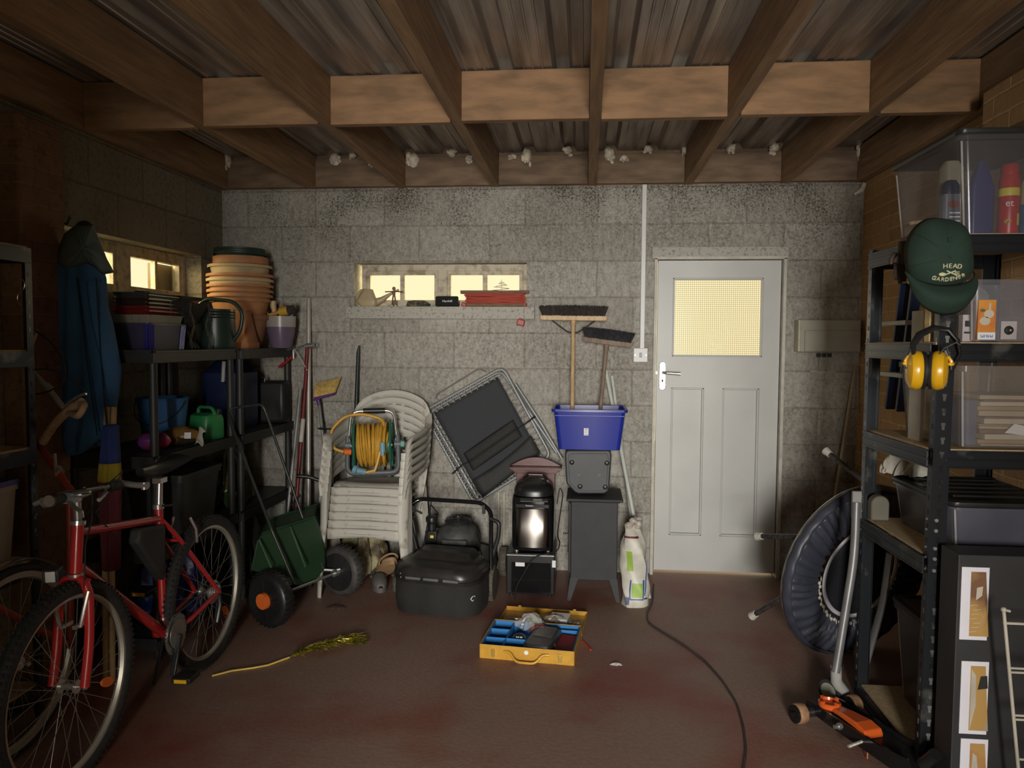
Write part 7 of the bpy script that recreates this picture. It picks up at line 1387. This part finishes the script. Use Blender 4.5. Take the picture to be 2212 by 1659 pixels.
build('brake_cable', G().tube(rounded([P3(187, 849, -2.12), P3(150, 812, -2.14), P3(105, 796, -2.15), P3(62, 800, -2.12)], .1, 6), .0032, 6), M_BLACK, t, world=True); build('brake_cable', G().tube(rounded([P3(78, 715, -2.08), P3(118, 745, -2.1), P3(142, 790, -2.12), P3(140, 828, -2.12), P3(98, 850, -2.12), P3(60, 852, -2.1)], .1, 6), .0032, 6), M_BLACK, t, world=True)
build('top_tube', G().tube([P3(66, 935, -2.05), P3(155, 1062, -2.16)], .0125, 12), M_ORED, t, world=True); build('seat_tube', G().tube([P3(150, 1050, -2.15), V((.42, -2.15, .29))], .013, 12), M_ORED, t, world=True)
build('down_tube', G().tube([V((.365, -2.62, .68)), V((.42, -2.15, .29))], .013, 12), M_ORED, t, world=True); build('seat_clamp', G().cyl(P3(124, 1012, -2.12), P3(130, 1022, -2.13), .016, n=12), M_CHROME, t, world=True)
build('fork', G().tube([V((.365, -2.60, .70)), V((.37, -2.70, .36))], .010, 10), M_ORED, t, world=True)
W2 = V((.40, -2.42, .337)); bike_wheel(t, W2, .337, tread=False, tr=.016); bike_wheel(t, V((.36, -1.90, .337)), .337, tread=False, tr=.016) if False else None
build('mudguard', G().tube([W2+V((0, .352*math.cos(a), .352*math.sin(a))) for a in [.5+2.2*i/24 for i in range(25)]], .020, 8, flat=.25), M_CHROME, t, world=True)
build('chrome_stay', G().tube([P3(118, 980, -2.12), P3(120, 1010, -2.13), P3(122, 1030, -2.14)], .007, 8), M_CHROME, t, world=True)

# ============================================================ LEFT RACK AND ITS BOX
t = thing('metal_rack', 'dark metal rack at the left frame edge behind the bicycles', 'rack', (.18, -2.46, 0))
def lpost(x, y): 
    g = G().box((x-.018, y, .89), (.036, .003, 1.78)).box((x, y-.016, .89), (.003, .034, 1.78)); gu = g; g = G()
    for i in range(34): z = .04+i*.05; g.box((x+.0018, y-.018, z), (.001, .008, .016))
    for i, z in enumerate((.86, .80, .72, .66)): g.ball((x+.003, y-.016, z), .005, 8, 5)
    build2('upright', [(gu, M_RACK), (g, MATS['slot_shadowed_steel'])], t, smooth=False, world=True)
for x, y in ((.315, -2.165), (.315, -2.82), (.03, -2.165), (.03, -2.82)): lpost(x, y)
for z in (.12, .60, 1.02, 1.38, 1.76):
    for a, b in (((.317, -2.81, z), (.317, -2.17, z)), ((.03, -2.81, z), (.03, -2.17, z)), ((.04, -2.165, z), (.31, -2.165, z)), ((.04, -2.82, z), (.31, -2.82, z))):
        g = G().bar(V(a), V(b), .004, .055); g.bar(V(a)+V((0, 0, .024)), V(b)+V((0, 0, .024)), .009, .005); g.bar(V(a)-V((0, 0, .024)), V(b)-V((0, 0, .024)), .009, .005); build('beam', g, M_RACK, t, smooth=False, world=True)
    build('shelf_board', G().box((.172, -2.49, z+.030), (.27, .63, .009)), M_BOARD, t, smooth=False, world=True)
for i, (x, y) in enumerate(((48, 615), (50, 645))):
    c_ = at(x, y, -2.19); tags(build('split_ring', G().tube([c_+V((.016*math.cos(a), -.008, .022*math.sin(a))) for a in [(-1.6+3.6*k_/14) if i == 0 else (1.8+3.0*k_/14) for k_ in range(15)]], .0022, 6), M_CHROME), ['upper chrome hook on the left rack upright', 'lower chrome hook on the left rack upright'][i], 'hook', 'chrome hooks on the left rack')
t = thing('lidded_box', 'pale plastic box with purple lid on the left rack, cut by the frame edge', 'box', (.17, -2.45, .6355)); g = G().tub((0, 0, 0), .20, .42, .23, .46, .29, .003, .02, .004); build('box_wall', g, mat('cream_box_plastic', (.34, .29, .24), .5), t); g = loft(G(), [(.245, .475, .02, .288, 0, 0), (.245, .475, .02, .308, 0, 0)]); build('box_lid', g, mat('purple_lid', (.06, .05, .22), .4), t)
# thin twin pipes on the back wall
for i, px in enumerate((1077, 1089)):
    a = at(px, 1062, -.012); tags(build('heating_pipe', G().cyl((a.x, -.012, 0), (a.x, -.012, a.z), .0065, n=12), mat('cream_painted_pipe', (.48, .45, .36), .5)), ['left one of two thin cream pipes running down the wall behind the mower', 'right one of two thin cream pipes running down the wall behind the mower'][i], 'pipe')
